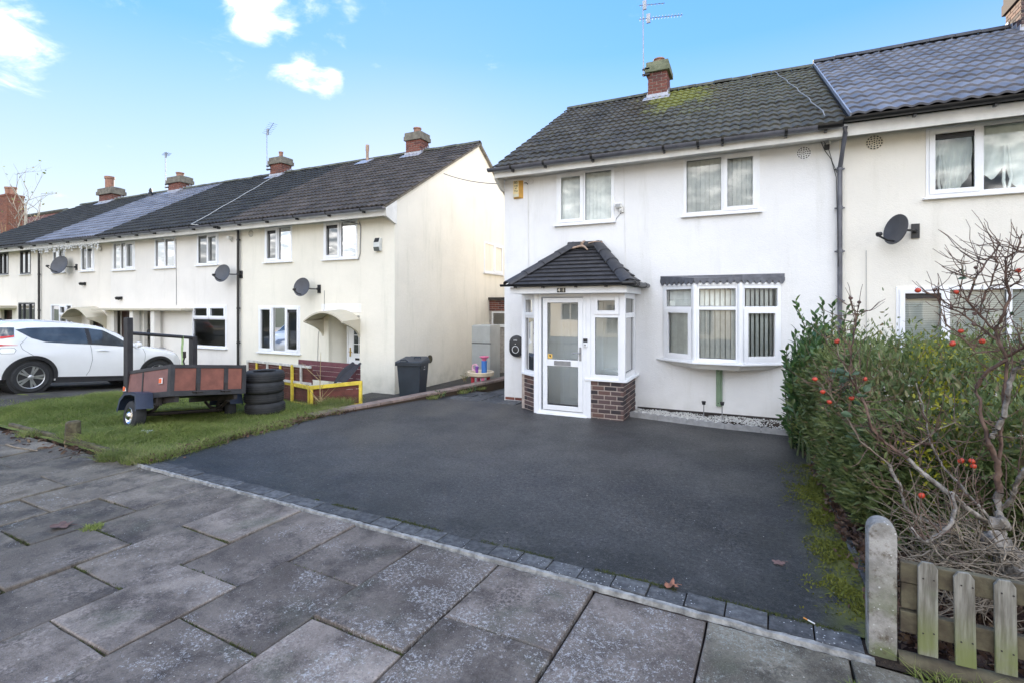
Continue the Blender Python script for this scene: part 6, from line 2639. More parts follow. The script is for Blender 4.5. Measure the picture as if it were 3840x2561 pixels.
# ================================================================== TIMBER SCRAP
MAROON = simple('maroon_plank', (.115, .034, .026), .65, .3, 6, .3, 50, rand=.22)
PURP = simple('purple_maroon_plank', (.13, .045, .055), .65, .2, 5, .3, 50, rand=.12)
YELL = simple('yellow_timber', (.66, .50, .06), .55, .2, 8, .2, 50)
GREYW = simple('flaking_white_timber', (.52, .50, .46), .7, .25, 10, .2, 50)


def plank_panel(parent, bl_, br_, tl_, tr_, n, mat, th=.022, gap=.003, name='plank'):
    bl_, br_, tl_, tr_ = map(Vector, (bl_, br_, tl_, tr_))
    nrm_ = (br_ - bl_).cross(tl_ - bl_).normalized()
    H_ = ((tl_ - bl_).length + (tr_ - br_).length) / 2
    for k in range(n):
        s0, s1 = k / n + gap / H_, (k + 1) / n - gap / H_
        q = [bl_.lerp(tl_, s0), br_.lerp(tr_, s0), br_.lerp(tr_, s1), bl_.lerp(tl_, s1)]
        o_ = nrm_ * rnd.uniform(-.003, .003)
        m = MB()
        m.add([p + o_ for p in q] + [p + o_ - nrm_ * th for p in q], [(0, 1, 2, 3), (7, 6, 5, 4), (0, 4, 5, 1), (1, 5, 6, 2), (2, 6, 7, 3), (3, 7, 4, 0)])
        m.build(name, mat, parent)
    return nrm_


def bar(parent, name, a, b, w, d, mat, nrm_, off=0.0):
    """square timber from a to b, w across, d along nrm_"""
    a, b = Vector(a), Vector(b)
    ax_ = (b - a)
    L = ax_.length
    ax_.normalize()
    nrm_ = (nrm_ - ax_ * nrm_.dot(ax_)).normalized()
    sd_ = ax_.cross(nrm_)
    m = MB()
    m.box(0, L, -w / 2, w / 2, off, off + d, frame(a, ax_, sd_, nrm_))
    return m.build(name, mat, parent, bevel=.003)


bxt = thing('planter', 'maroon plank planter box with bright yellow edge rails on the lawn', 'planter', (-8.0, 7.9, -.1))
cN, cNt = (-8.188, 7.646, -.09), (-8.188, 7.646, .294)
cR, cRt = (-7.207, 8.051, -.10), (-7.207, 8.051, .412)
cL, cLt = (-9.667, 8.167, -.204), (-9.667, 8.167, .262)
n1 = plank_panel(bxt, cN, cR, cNt, cRt, 4, MAROON)
n2 = plank_panel(bxt, cL, cN, cLt, cNt, 4, MAROON)
bar(bxt, 'top_rail', cNt, Vector(cRt) + Vector((.03, .01, 0)), .075, .04, YELL, n1, .003)
bar(bxt, 'top_rail', cLt, cNt, .075, .04, YELL, n2, .003)
nm_ = (n1 + n2).normalized()
bar(bxt, 'corner_post', Vector(cN) + Vector((.035, .01, 0)), Vector(cNt) + Vector((.035, .01, .0)), .055, .03, YELL, n1, .005)
bar(bxt, 'corner_post', Vector(cN) + Vector((-.04, .012, 0)), Vector(cNt) + Vector((-.04, .012, .0)), .055, .03, YELL, n2, .005)
bar(bxt, 'corner_post', cR, cRt, .06, .05, YELL, n1, .002)
bar(bxt, 'corner_post', (-8.93, 7.90, -.13), (-8.93, 7.90, .70), .055, .05, YELL, n2, .03)
bar(bxt, 'bottom_rail', Vector(cN) + Vector((.30, .12, .055)), Vector(cR) + Vector((-.22, -.09, .075)), .05, .05, GREYW, n1, .02)
bar(bxt, 'bottom_rail', Vector(cR) + Vector((-.26, -.107, .035)), Vector(cR) + Vector((.0, .0, .05)), .07, .04, YELL, n1, .01)
bar(bxt, 'bottom_rail', (-8.95, 7.86, -.10), (-8.23, 7.66, -.08), .05, .03, YELL, n2, .004)
m = MB()
m.add([Vector(cN) + Vector((0, .05, .2)), Vector(cR) + Vector((-.02, .05, .2)), (-7.9, 8.6, .12), (-9.6, 8.6, .1)], [(0, 1, 2, 3)])
m.build('soil_fill', SOIL, bxt)

fpn = thing('fence_panel', 'maroon slatted fence panel with white and yellow battens leaning behind the tyres', 'fence panel', (-9.5, 8.0, 0))
TLp, TRp, BRp, BLp = (-10.711, 8.118, .702), (-8.322, 7.804, .709), (-8.322, 7.804, .318), (-10.711, 8.118, .318)
n3 = plank_panel(fpn, BLp, BRp, TLp, TRp, 4, MAROON, gap=.003)
bar(fpn, 'rail', Vector(TLp) + Vector((0, 0, -.02)), Vector(TRp) + Vector((0, 0, -.02)), .05, .03, GREYW, n3, .004)
bar(fpn, 'rail', Vector(BLp) + Vector((0, 0, .02)), Vector(BRp) + Vector((0, 0, .02)), .05, .03, GREYW, n3, .004)
for s_, mt_ in ((.01, GREYW), (.17, YELL), (.345, GREYW), (.55, YELL), (.86, GREYW)):
    a_, b_ = Vector(BLp).lerp(Vector(BRp), s_), Vector(TLp).lerp(Vector(TRp), s_)
    bar(fpn, 'batten', a_ + Vector((0, 0, .045)), b_ + Vector((0, 0, -.045)), .05, .032, mt_, n3, .005)
bk = thing('bench_back', 'purple maroon bench back of four planks behind the planter', 'bench', (-8.3, 8.3, 0))
n4 = plank_panel(bk, (-9.063, 8.119, .367), (-7.679, 8.548, .273), (-9.063, 8.119, .79), (-7.679, 8.548, .702), 4, PURP, gap=.0035)
for s_ in (.12, .88):
    a_ = Vector((-9.063, 8.119, .0)).lerp(Vector((-7.679, 8.548, .0)), s_)
    bar(bk, 'upright', a_ + Vector((0, .03, -.15)), a_ + Vector((0, .03, .70)), .06, .04, MAROON, -n4, .02)
cl = thing('tarpaulin', 'dark cloth draped over the right end of the planter', 'cloth', (-7.65, 8.3, .4))
m = MB()
NXc, NYc = 10, 14
P00, P10 = Vector((-7.80, 8.40, .735)), Vector((-7.585, 8.49, .715))
P01, P11 = Vector((-7.86, 7.93, .36)), Vector((-7.58, 8.05, .40))
vv = []
for j in range(NYc + 1):
    for i in range(NXc + 1):
        a_, b_ = i / NXc, j / NYc
        p = P00.lerp(P10, a_).lerp(P01.lerp(P11, a_), b_)
        p = p + Vector((0, -.06 * math.sin(math.pi * b_), .035 * math.sin(a_ * 9 + b_ * 4)))
        vv.append(p)
m.add(vv, [(j * (NXc + 1) + i, j * (NXc + 1) + i + 1, (j + 1) * (NXc + 1) + i + 1, (j + 1) * (NXc + 1) + i) for j in range(NYc) for i in range(NXc)])
m.build('cloth', simple('dark_cloth', (.022, .022, .028), .8, .25, 7), cl, smooth=70)

# ================================================================== LOW WALL, BIN, TOYS, FRIDGE
lw = thing('low_wall', 'low brick garden wall with a flat coping along the left side of the drive', 'wall', (-6.3, 8.8, 0))
wpts = [(-6.93, 6.55), (-6.80, 7.1), (-6.62, 7.55), (-6.3, 8.65), (-5.98, 9.8), (-5.6, 11.3), (-5.5, 13.6)]
wh = [.06, .075, .085, .10, .12, .155, .16]
m = MB()
vv, ff = [], []
for (x, y), h in zip(wpts, wh):
    for (dx, z_) in ((-.20, -.35), (-.20, h - .05), (.0, h - .05), (.0, -.1)):
        vv.append((x + dx, y, z_))
for i in range(len(wpts) - 1):
    for k in range(3):
        ff.append((i * 4 + k, i * 4 + k + 1, i * 4 + 5 + k, i * 4 + 4 + k))
m.add(vv, ff)
m.build('brickwork', brick_mat('mossy_brick', ((.07, .05, .035), (.10, .07, .05), (.06, .06, .035))), lw)
for i in range(len(wpts) - 1):
    a_, b_ = Vector((*wpts[i], wh[i])), Vector((*wpts[i + 1], wh[i + 1]))
    L = (b_ - a_).length
    n = max(1, int(round(L / .30)))
    d_ = (b_ - a_).normalized()
    sd_ = d_.cross(Vector((0, 0, 1))).normalized()
    for k in range(n):
        m = MB()
        m.box(.004, L / n - .004, -.215, .025, -.052, 0, frame(a_ + d_ * (L * k / n) + Vector((0, 0, rnd.uniform(-.004, .004))), d_, -sd_ * -1, sd_.cross(d_)))
        m.build('coping_stone', simple('coping_pinkish', (.22, .165, .14), .9, .25, 8, .5, 60, rand=.12) if 'coping_pinkish' not in bpy.data.materials else bpy.data.materials['coping_pinkish'], lw, bevel=.008)

BINM = simple('bin_blue_grey', (.022, .030, .042), .5, .15, 5)
bn = thing('wheelie_bin', 'dark blue grey wheelie bin against the cream gable wall', 'bin', (-6.93, 9.45, -.25))
MBn = T(-6.93, 9.45, -.25) @ Matrix.Rotation(R(18), 4, 'Z')
m = MB()
B0 = [(-.22, -.26), (.22, -.26), (.22, .26), (-.22, .26)]
B1 = [(-.275, -.33), (.275, -.33), (.275, .33), (-.275, .33)]
m.add([(*p, .05) for p in B0] + [(*p, .93) for p in B1], [(3, 2, 1, 0), (4, 5, 6, 7), (0, 1, 5, 4), (1, 2, 6, 5), (2, 3, 7, 6), (3, 0, 4, 7)], MBn)
m.build('body', BINM, bn, bevel=.03)
m = MB()
rect_frame(m, -.30, .30, -.36, .35, .90, .955, .035, MBn @ Matrix.Rotation(0, 4, 'X') @ Matrix(((1, 0, 0, 0), (0, 0, 1, 0), (0, 1, 0, 0), (0, 0, 0, 1))))
m.build('rim', BINM, bn, bevel=.008)
m = MB()
m.add([(-.305, -.385, .957), (.305, -.385, .957), (.305, .34, .957), (-.305, .34, .957), (-.29, -.37, .995), (.29, -.37, .995), (.27, .28, 1.05), (-.27, .28, 1.05)],
      [(3, 2, 1, 0), (4, 5, 6, 7), (0, 1, 5, 4), (1, 2, 6, 5), (2, 3, 7, 6), (3, 0, 4, 7)], MBn)
ld = m.build('lid', BINM, bn, bevel=.02)
m = MB()
m.tube([MBn @ Vector(p) for p in ((-.2, .37, 1.0), (-.2, .43, 1.02), (.2, .43, 1.02), (.2, .37, 1.0))], .018, 8)
m.tube([MBn @ Vector(p) for p in ((-.16, -.39, .99), (-.16, -.40, 1.03), (-.04, -.40, 1.04), (.0, -.38, 1.0))], .016, 8)
m.tube([MBn @ Vector(p) for p in ((.06, -.1, 1.03), (.06, -.1, 1.07), (.2, -.08, 1.07), (.2, -.08, 1.03))], .016, 8)
m.build('handle', BINM, ld, smooth=50)
for s_ in (-.25, .25):
    m = MB()
    m.lathe([(.09, -.02), (.10, 0), (.09, .025)], 18, MBn @ T(s_, .30, .10) @ RY90)
    m.build('wheel', RUBBER, bn, smooth=40)
m = MB()
m.box(-.11, .11, -.335, -.317, .60, .80, MBn @ Matrix.Rotation(R(-4.5), 4, 'X'))
pn = m.build('number_panel', simple('bin_panel', (.045, .055, .068), .5, .2, 9), bn, bevel=.004)
m = MB()
m.box(.277, .2795, -.1, .02, .79, .80, MBn)
m.box(.277, .2795, -.04, .0, .84, .86, MBn)
m.build('sticker', FASCIA_W, bn)

vt = thing('vent_cover', 'round brownish vent cover low on the cream gable behind the bin', 'vent', (-7.88, 10.7, .5))
m = MB()
m.lathe([(.11, .0), (.11, .02), (.08, .03), (.001, .03)], 20, T(-7.885, 11.5, .53) @ RY90)
m.build('cover', CONC_M, vt, smooth=40)

fr = thing('fridge_freezer', 'old grey fridge freezer standing outside in the gap between houses', 'fridge', (-6.62, 12.5, -.3))
FRG = simple('fridge_grey', (.42, .44, .43), .35, .06, 4, metal=.15)
m = MB()
m.box(-6.98, -6.42, 12.30, 12.88, -.25, 1.44)
m.build('cabinet', FRG, fr, bevel=.012)
for z0_, z1_ in ((-.22, .93), (.945, 1.425)):
    m = MB()
    m.box(-6.985, -6.415, 12.24, 12.295, z0_, z1_)
    m.build('door', FRG, fr, bevel=.015)
m = MB()
m.box(-6.99, -6.41, 12.235, 12.30, .932, .943)
m.build('door_gap', BLACKP, fr)

tt = thing('toy_table', 'cream and pink toy water table with a blue tower behind the low wall', 'toy', (-6.0, 11.1, -.2))
PINK = simple('pink_plastic', (.72, .17, .30), .4, .05)
BLUE = simple('blue_plastic', (.06, .20, .55), .4, .05)
CRMP = simple('cream_plastic', (.68, .58, .42), .45, .08)
PURPL = simple('purple_plastic', (.22, .07, .36), .4, .05)
MTt = T(-6.08, 11.1, 0)
m = MB()
m.lathe([(.26, .22), (.33, .25), (.345, .33), (.33, .345), (.30, .335), (.28, .26), (.001, .25)], 24, MTt)
m.build('basin', CRMP, tt, smooth=40)
for k in range(4):
    m = MB()
    a_ = math.pi / 4 + math.pi / 2 * k
    m.tube([MTt @ Vector((.2 * math.cos(a_), .2 * math.sin(a_), -.22)), MTt @ Vector((.2 * math.cos(a_), .2 * math.sin(a_), .24))], .045, 8)
    m.build('leg', PINK if k % 2 else simple('red_plastic', (.5, .03, .05), .4, .05), tt)
m = MB()
m.lathe([(.07, .30), (.07, .56), (.075, .60)], 14, MTt @ T(.06, .08, 0))
m.build('tower', BLUE, tt, smooth=40)
m = MB()
m.lathe([(.05, .60), (.055, .64), (.12, .69), (.12, .71), (.05, .68)], 16, MTt @ T(.06, .08, 0))
m.build('funnel', PINK, tt, smooth=40)
m = MB()
m.lathe([(.035, .30), (.04, .44), (.06, .46), (.02, .48)], 12, MTt @ T(-.05, -.1, 0))
m.build('spinner', PURPL, tt, smooth=40)
m = MB()
m.lathe([(.06, -.02), (.09, -.02), (.09, .02), (.06, .02)], 18, MTt @ T(-.13, -.05, .44) @ RX90, closed=True)
m.build('ring', simple('pale_pink_plastic', (.72, .42, .5), .4, .05), tt, smooth=40)

# ================================================================== FRONT EDGE OF THE LAWN
ke = thing('garden_kerb', 'mossy concrete edging boards along the front of the lawn', 'kerb', (-9, 3.85, 0))
kp = [(-10.95, 3.95), (-9.05, 3.875), (-7.16, 3.74)]
for (a_, b_), hz in zip(zip(kp, kp[1:]), (.05, .06)):
    A_, B_ = Vector((*a_, 0)), Vector((*b_, 0))
    d_ = (B_ - A_)
    L = d_.length
    d_.normalize()
    sd_ = Vector((-d_.y, d_.x, 0))
    m = MB()
    n = 14
    vv, ff = [], []
    for i in range(n + 1):
        h = hz + .012 * noise.noise((i * .7, L, 0)) + (.01 if i < n * .8 else -.02 * (i - n * .8))
        p = A_ + d_ * (L * i / n)
        for o_, z_ in ((-.0, -.2), (-.004, h - .015), (.012, h), (.05, h), (.06, -.1)):
            q = p + sd_ * (o_ + .006 * noise.noise((i * .9, 3, o_ * 9)))
            vv.append((q.x, q.y, z_))
    for i in range(n):
        for k in range(4):
            ff.append((i * 5 + k, i * 5 + k + 1, i * 5 + 6 + k, i * 5 + 5 + k))
    ff += [(0, 1, 2, 3, 4), tuple(n * 5 + k for k in (4, 3, 2, 1, 0))]
    m.add(vv, ff)
    m.build('edging_board', CONC_M, ke, smooth=40)
pst = thing('concrete_post', 'short broken concrete post at the front edge of the lawn', 'post', (-8.93, 3.93, 0))
m = MB()
prof = [(.098, -.2), (.10, .0), (.095, .12), (.09, .22), (.085, .275), (.06, .30), (.02, .305), (.001, .30)]
m.lathe(prof, 9, T(-8.93, 3.93, 0))
mvv = []
for (x, y, z_) in m.v:
    k = noise.noise((x * 9, y * 9, z_ * 9)) * .016
    mvv.append((x + k, y + k * .7, z_ + k * .6))
m.v = mvv
m.build('post', CONC_M, pst, smooth=35)
m = MB()
m.lathe([(.012, 0), (.012, .004), (.001, .004)], 8, T(-8.87, 3.838, .23) @ RX90)
m.build('bolt_hole', BLACKP, pst)

# ================================================================== GRAVEL BED
ge = thing('scalloped_edging', 'grey scalloped edging around the white gravel bed under the bay window', 'edging', (-.6, 8.9, 0))
gpath = [(-1.93, 9.08), (-.93, 8.86), (-.34, 8.77), (.70, 8.70)]
for (a_, b_) in zip(gpath, gpath[1:]):
    A_, B_ = Vector((*a_, 0)), Vector((*b_, 0))
    L = (B_ - A_).length
    d_ = (B_ - A_).normalized()
    n = max(1, round(L / .53))
    for i in range(n):
        s0 = L * i / n
        Lp = L / n
        poly = [(0.003, -.05)]
        K = 4
        pts_ = []
        for k in range(K):
            for q in range(5):
                t_ = q / 4
                x = .003 + (Lp - .006) * (k + t_) / K
                pts_.append((x, .075 + .022 * math.sin(math.pi * t_)))
        poly = [(.003, -.05), (Lp - .003, -.05)] + pts_[::-1]
        mm = MB()
        mm.prism(poly, 'y', 0, .045, frame(A_ + d_ * s0, d_, Vector((-d_.y, d_.x, 0)), Vector((0, 0, 1))))
        mm.build('edging_piece', GREYEDGE, ge)
m = MB()
m.add([(-1.93, 9.10, .02), (-.93, 8.88, .02), (-.34, 8.79, .02), (.72, 8.72, .02), (.72, 9.655, .03), (-1.93, 9.655, .03)], [(0, 1, 2, 3, 4, 5)])
struct(m.build('gravel_bed', SOIL))
# stones
ico = [(0, 0, 1), (.9, 0, .1), (-.3, .85, .1), (-.3, -.85, .1), (.5, .5, -.5), (-.7, 0, -.5), (.3, -.6, -.5)]


def stones(name, n, fpos, size, mat, flat=.6):
    base_v = np.array([(0, 0, 1), (1, 0, 0), (0, 1, 0), (-1, 0, 0), (0, -1, 0), (0, 0, -1)], dtype=float)
    base_f = np.array([(0, 1, 2), (0, 2, 3), (0, 3, 4), (0, 4, 1), (5, 2, 1), (5, 3, 2), (5, 4, 3), (5, 1, 4)])
    P = np.array([fpos() for _ in range(n)])
    S = NR.uniform(size[0], size[1], (n, 1, 1))
    V = base_v[None] * S * NR.uniform(.6, 1.3, (n, 6, 1))
    V[:, :, 2] *= flat
    an = NR.uniform(0, 6.28, n)
    c_, s_ = np.cos(an)[:, None], np.sin(an)[:, None]
    x = V[:, :, 0] * c_ - V[:, :, 1] * s_
    y = V[:, :, 0] * s_ + V[:, :, 1] * c_
    V[:, :, 0], V[:, :, 1] = x, y
    V += P[:, None, :]
    F = (base_f[None] + (np.arange(n) * 6)[:, None, None]).reshape(-1, 3)
    return bulk(name, V.reshape(-1, 3), F, mat, tint=np.repeat(NR.uniform(0, 1, n), 8))


def gp_(x):
    for (a_, b_) in zip(gpath, gpath[1:]):
        if a_[0] <= x <= b_[0]:
            return a_[1] + (b_[1] - a_[1]) * (x - a_[0]) / (b_[0] - a_[0])
    return 8.9


def gravel_pos():
    while True:
        x = rnd.uniform(-1.9, .72)
        y0 = gp_(x) + .06
        y = rnd.uniform(y0, 9.64)
        d_ = noise.noise((x * 2.2, y * 2.2, 8))
        if d_ > -.12 or rnd.random() < .12:
            return (x, y, .035 + rnd.uniform(-.01, .012))


PEB = simple('white_pebble', (.62, .61, .58), .7, .2, 30)
struct(stones('gravel', 3600, gravel_pos, (.008, .02), PEB), 'stuff')
for (x, y, h, lab) in ((-.70, 9.35, .30, 'left of two small solar stake lights in the gravel bed'), (-.40, 9.25, .33, 'right of two small solar stake lights in the gravel bed')):
    t = thing('solar_light', lab, 'garden light', (x, y, 0), 'solar stake lights')
    m = MB()
    m.tube([(x, y, 0), (x, y, h)], .008, 6)
    m.build('stake', ALU, t)
    m = MB()
    m.lathe([(.012, h - .04), (.028, h - .035), (.03, h), (.036, h + .005), (.034, h + .022), (.001, h + .026)], 12, T(x, y, 0))
    m.build('lamp_head', BLACKP, t, smooth=40)

# ================================================================== CONCRETE POST AND PICKET FENCE
pp = thing('concrete_post', 'round topped grey concrete gatepost at the end of the picket fence', 'post', (.685, 3.52, 0))
m = MB()
w = .068
zt = .735
P = [(-w, -.15), (w, -.15)]
for k in range(13):
    a_ = math.pi * k / 12
    P.append((w * math.cos(a_), zt - w + .02 + w * 1.0 * math.sin(a_)))
Mp = T(.687, 3.45, 0) @ Matrix.Rotation(R(-2.3), 4, 'Z')
m.prism(P, 'y', 0, .125, Mp)
POSTM = Mat('lichened_concrete')
_c = POSTM.mix(POSTM.ramp(POSTM.noise(9, 6, .65), .35, .68), (.23, .22, .2), (.40, .385, .36))
_z = POSTM.xyz()[2]
_g = POSTM.math('MULTIPLY', POSTM.ramp(_z, .62, .0), POSTM.ramp(POSTM.noise(5, 6, .65), .4, .62))
_c = POSTM.mix(_g, _c, (.155, .175, .095))
_c = POSTM.mix(POSTM.math('MULTIPLY', POSTM.ramp(POSTM.noise(11, 6, .75), .5, .66), .85), _c, (.10, .078, .055))
_c = POSTM.mix(POSTM.ramp(POSTM.math('ADD', POSTM.voro(30), POSTM.math('MULTIPLY', POSTM.noise(50, 3), .3)), .3, .22), _c, (.5, .5, .48))
POSTM.bump(POSTM.noise(60, 5, .7), .8, .006)
POSTM = POSTM.out(_c, .9, spec=.2)
m.build('post', POSTM, pp, bevel=.018, smooth=40)
pk = thing('picket_fence', 'weathered low picket fence with green algae on its pales', 'fence', (1.2, 3.46, 0))
PALE = Mat('weathered_pale')
_gr = PALE.noise(7, 6, .65, PALE.scl((6, 6, .5)))
_c = PALE.mix(PALE.ramp(_gr, .32, .7), (.13, .12, .10), (.29, .28, .245))
_z = PALE.xyz()[2]
_c = PALE.mix(PALE.math('MULTIPLY', PALE.ramp(_z, .42, .1), PALE.ramp(PALE.noise(4, 5), .38, .62, .2, .9)), _c, (.165, .19, .065))
_c = PALE.mix(PALE.ramp(PALE.noise(3.3, 5), .52, .72, 0, .55), _c, (.15, .19, .11))
PALE.bump(_gr, .6, .006)
PALE = PALE.out(_c, .85, spec=.2)
RAILM = simple('damp_rail_timber', (.085, .065, .042), .9, .35, 7, .5, 40, col2=(.13, .115, .07))
for i in range(10):
    x = .880 + .159 * i
    wv = .0435
    z0_, z1_ = .085 + rnd.uniform(-.01, .01), .575 + rnd.uniform(-.012, .012)
    m = MB()
    P = [(-wv, z0_), (wv, z0_), (wv, z1_ - .03), (wv * .55, z1_), (-wv * .55, z1_), (-wv, z1_ - .03)]
    m.prism(P, 'y', 0, .018, T(x, strip_y(x) - .012, 0) @ Matrix.Rotation(R(rnd.uniform(-1.2, 1.2)), 4, 'Y'))
    o = m.build('pale', PALE, pk, bevel=.004)
    for zz_ in (.20, .50):
        nl = MB()
        for s_ in (-.022, .024):
            nl.lathe([(.0045, 0), (.0045, .002), (.001, .002)], 6, T(x + s_, strip_y(x) - .0125, zz_ + rnd.uniform(-.01, .01)) @ RX90)
        nl.build('nail', STEEL_D, o)
for (z0_, z1_, y_) in ((.445, .555, .012), (.17, .285, .012)):
    m = MB()
    m.box(.765, 2.5, y_, y_ + .045, z0_, z1_, T(0, 3.46, 0) @ Matrix.Rotation(R(-2.3), 4, 'Z'))
    m.build('rail', RAILM, pk, bevel=.006)
m = MB()
m.box(.77, .87, .02, .06, .30, .44, T(0, 3.46, 0) @ Matrix.Rotation(R(-2.3), 4, 'Z'))
m.build('rail_block', RAILM, pk, bevel=.006)
m = MB()
m.tube([(.76, 3.47, .0), (1.3, 3.44, .01), (2.6, 3.40, .0)], [.05, .055, .05], 8)
m.build('gravel_board', RAILM, pk, smooth=60)


# ================================================================== VEGETATION
GRASSM = foliage_mat('grass_blade', (.16, .225, .05), (.31, .36, .10), (.34, .30, .16), .6, .5)
HEDGEM = foliage_mat('hedge_leaf', (.10, .15, .055), (.24, .28, .095), (.28, .17, .11), .42, .38)
YELLM = foliage_mat('yellow_leaf', (.34, .33, .03), (.5, .46, .04), (.12, .15, .02), .5, .3)
LAURM = foliage_mat('laurel_leaf', (.045, .10, .036), (.08, .155, .05), (.14, .20, .05), .3, .15)
ROSEM = foliage_mat('rose_leaf', (.05, .10, .06), (.09, .15, .085), (.13, .16, .03), .45, .2)
DEADM = foliage_mat('dead_leaf', (.075, .042, .030), (.13, .075, .05), (.20, .14, .08), .7, .2)
TWIG = simple('hedge_twig', (.045, .032, .025), .8, .3, 20)
CANE_R = simple('red_brown_cane', (.065, .032, .022), .7, .4, 14, .5, 60, col2=(.17, .105, .075))
CANE_G = simple('grey_rose_wood', (.13, .105, .08), .85, .3, 18, 1.0, 45, col2=(.34, .31, .275))
CANE_D = simple('dry_brown_cane', (.21, .17, .125), .8, .35, 18, .2, 60)
BARK = simple('pale_bark', (.30, .27, .22), .85, .3, 4, .3, 20)
STEMY = simple('straw_stem', (.32, .24, .12), .8, .3, 4)

# ---- lawn grass
def grass_patch(name, n, sampler, h, w, mat=GRASSM, dry=.12):
    P = np.array([sampler() for _ in range(n)])
    lean = NR.normal(0, 1.05, (n, 2))
    H = h * NR.uniform(.4, 1.25, n) * P[:, 3]
    ang = NR.uniform(0, 6.28, n)
    dx, dy = np.cos(ang) * w * .5, np.sin(ang) * w * .5
    b = P[:, :3]
    z0 = np.zeros(n)
    v = np.stack([b + np.stack([dx, dy, z0], 1), b - np.stack([dx, dy, z0], 1),
                  b + np.stack([lean[:, 0] * H * .35 - dx * .7, lean[:, 1] * H * .35 - dy * .7, H * .62], 1),
                  b + np.stack([lean[:, 0] * H * .35 + dx * .7, lean[:, 1] * H * .35 + dy * .7, H * .62], 1),
                  b + np.stack([lean[:, 0] * H, lean[:, 1] * H, H * .88], 1)], 1).reshape(-1, 3)
    k = (np.arange(n) * 5)[:, None]
    tri = np.concatenate([k + np.array([[0, 1, 2]]), k + np.array([[0, 2, 3]]), k + np.array([[3, 2, 4]])], 1).reshape(-1, 3)
    t = np.clip(P[:, 4] + NR.normal(0, .18, n), 0, .7)
    t = np.where(NR.uniform(0, 1, n) < dry * P[:, 5], NR.uniform(.85, 1, n), t)
    o = bulk(name, v, tri, mat, tint=np.repeat(t, 3))
    return struct(o, 'stuff')


def lawn_sample():
    while True:
        if rnd.random() < .72:
            x = rnd.uniform(-12.6, -6.6)
            y = rnd.uniform(3.78, 9.4) if rnd.random() < .45 else rnd.uniform(3.78, 6.4)
        else:
            x = rnd.uniform(-24, -12)
            y = rnd.uniform(3.8, 9.5)
        if -16.6 < x < -12.75 and y > 4.75:
            continue
        e = drive_x0(y) + .06 * noise.noise((y * 3, 1, 4)) + .02
        if x > e or y < strip_y(x) + .06:
            continue
        if y > 7.7 and x > -7.9:
            continue
        if y > 8.9 and rnd.random() < .7:
            continue
        d = noise.noise((x * .9, y * .9, 5.0))
        if d < -.28 and rnd.random() < .6:
            continue
        bare = noise.noise((x * 1.7, y * 1.7, 9.0))
        nearedge = smooth01(.45, .0, e - x)
        if nearedge > 0 and bare < .1 and rnd.random() < .65:
            continue
        tall = .6 + 1.5 * max(0, d + .15) + (.5 if (x + 8.93) ** 2 + (y - 4.1) ** 2 < .2 else 0)
        return (x, y, lawn_z(x, y) - .01 + .02 * noise.noise((x * 1.3, y * 1.3, 0)), tall, .32 + .35 * noise.noise((x * .7, y * .7, 2)), .6 + 2.2 * nearedge)


grass_patch('lawn_grass', 100000, lawn_sample, .09, .0085, dry=.2)


def tuft_sampler(cx_, cy_, r, z, tall=1.0, tint=.3):
    def f():
        a_, q = rnd.uniform(0, 6.28), r * math.sqrt(rnd.random())
        return (cx_ + q * math.cos(a_), cy_ + q * math.sin(a_), z, tall, tint, 1.0)
    return f


for (cx_, cy_, r, n, tall) in ((-7.42, 3.74, .22, 700, 1.3), (-7.05, 3.85, .25, 800, 1.1), (-9.9, 3.84, .18, 260, 1.0), (-7.45, 7.6, .35, 1100, 1.4), (-7.0, 7.0, .25, 700, 1.2), (-6.1, 9.0, .12, 180, .8), (-5.9, 9.9, .14, 220, .8), (-5.75, 10.5, .12, 150, .8)):
    grass_patch('grass_tuft', n, tuft_sampler(cx_, cy_, r, .0, tall, .4), .11, .007, dry=.45)
def ragged_edge():
    y = rnd.uniform(3.75, 7.0)
    x = drive_x0(y) + rnd.gauss(-.02, .075)
    if noise.noise((x * 2, y * 3.1, 6)) < -.12:
        return ragged_edge()
    return (x, y, -.005, rnd.uniform(.4, 1.5), .4, 1.6)


grass_patch('edge_grass', 5200, ragged_edge, .10, .007, dry=.16)
P, D = [], []
for _ in range(900):
    y = rnd.uniform(3.75, 7.2)
    P.append((drive_x0(y) + rnd.gauss(-.06, .10), y, .012 + rnd.uniform(0, .03)))
    D.append((rnd.gauss(0, 1), rnd.gauss(0, 1), .25))
v, f = leaf_cloud(np.array(P), np.array(D), .06, .03, .3, .2)
struct(bulk('leaf_litter', v, f, DEADM, None, leaf_tint(len(P))), 'stuff')
# moss and small weeds along the right side of the drive
def moss_pos():
    while True:
        y = rnd.uniform(3.75, 7.2)
        x = rnd.gauss(.66, .12)
        if x < .25 or x > 1.0:
            continue
        if noise.noise((x * 4, y * 2.2, 3)) < .02 and rnd.random() < .85:
            continue
        return (x, y, .005, .5 + rnd.random() * .5, .55, .3)


MOSSM = foliage_mat('moss', (.09, .105, .012), (.16, .17, .02), (.2, .2, .04), .8, .2)
grass_patch('moss', 9000, moss_pos, .022, .012, MOSSM, .15)


def vergepos():
    x = rnd.uniform(.8, 2.6)
    return (x, strip_y(x) - rnd.uniform(.04, .14), -.01, rnd.uniform(.3, 1), .3, .6)


grass_patch('verge_grass', 700, vergepos, .09, .006)
for (a_, b_, n) in ((.52, .35, 120), (.5, .6, 60)):
    p = pv(a_, b_)
    grass_patch('grass_tuft', n, tuft_sampler(p[0], p[1], .05, -.01, .4, .4), .08, .006)
p = pv(-5.25, 1.2)
grass_patch('grass_tuft', 160, tuft_sampler(p[0], p[1], .08, -.01, .5, .45), .08, .008)
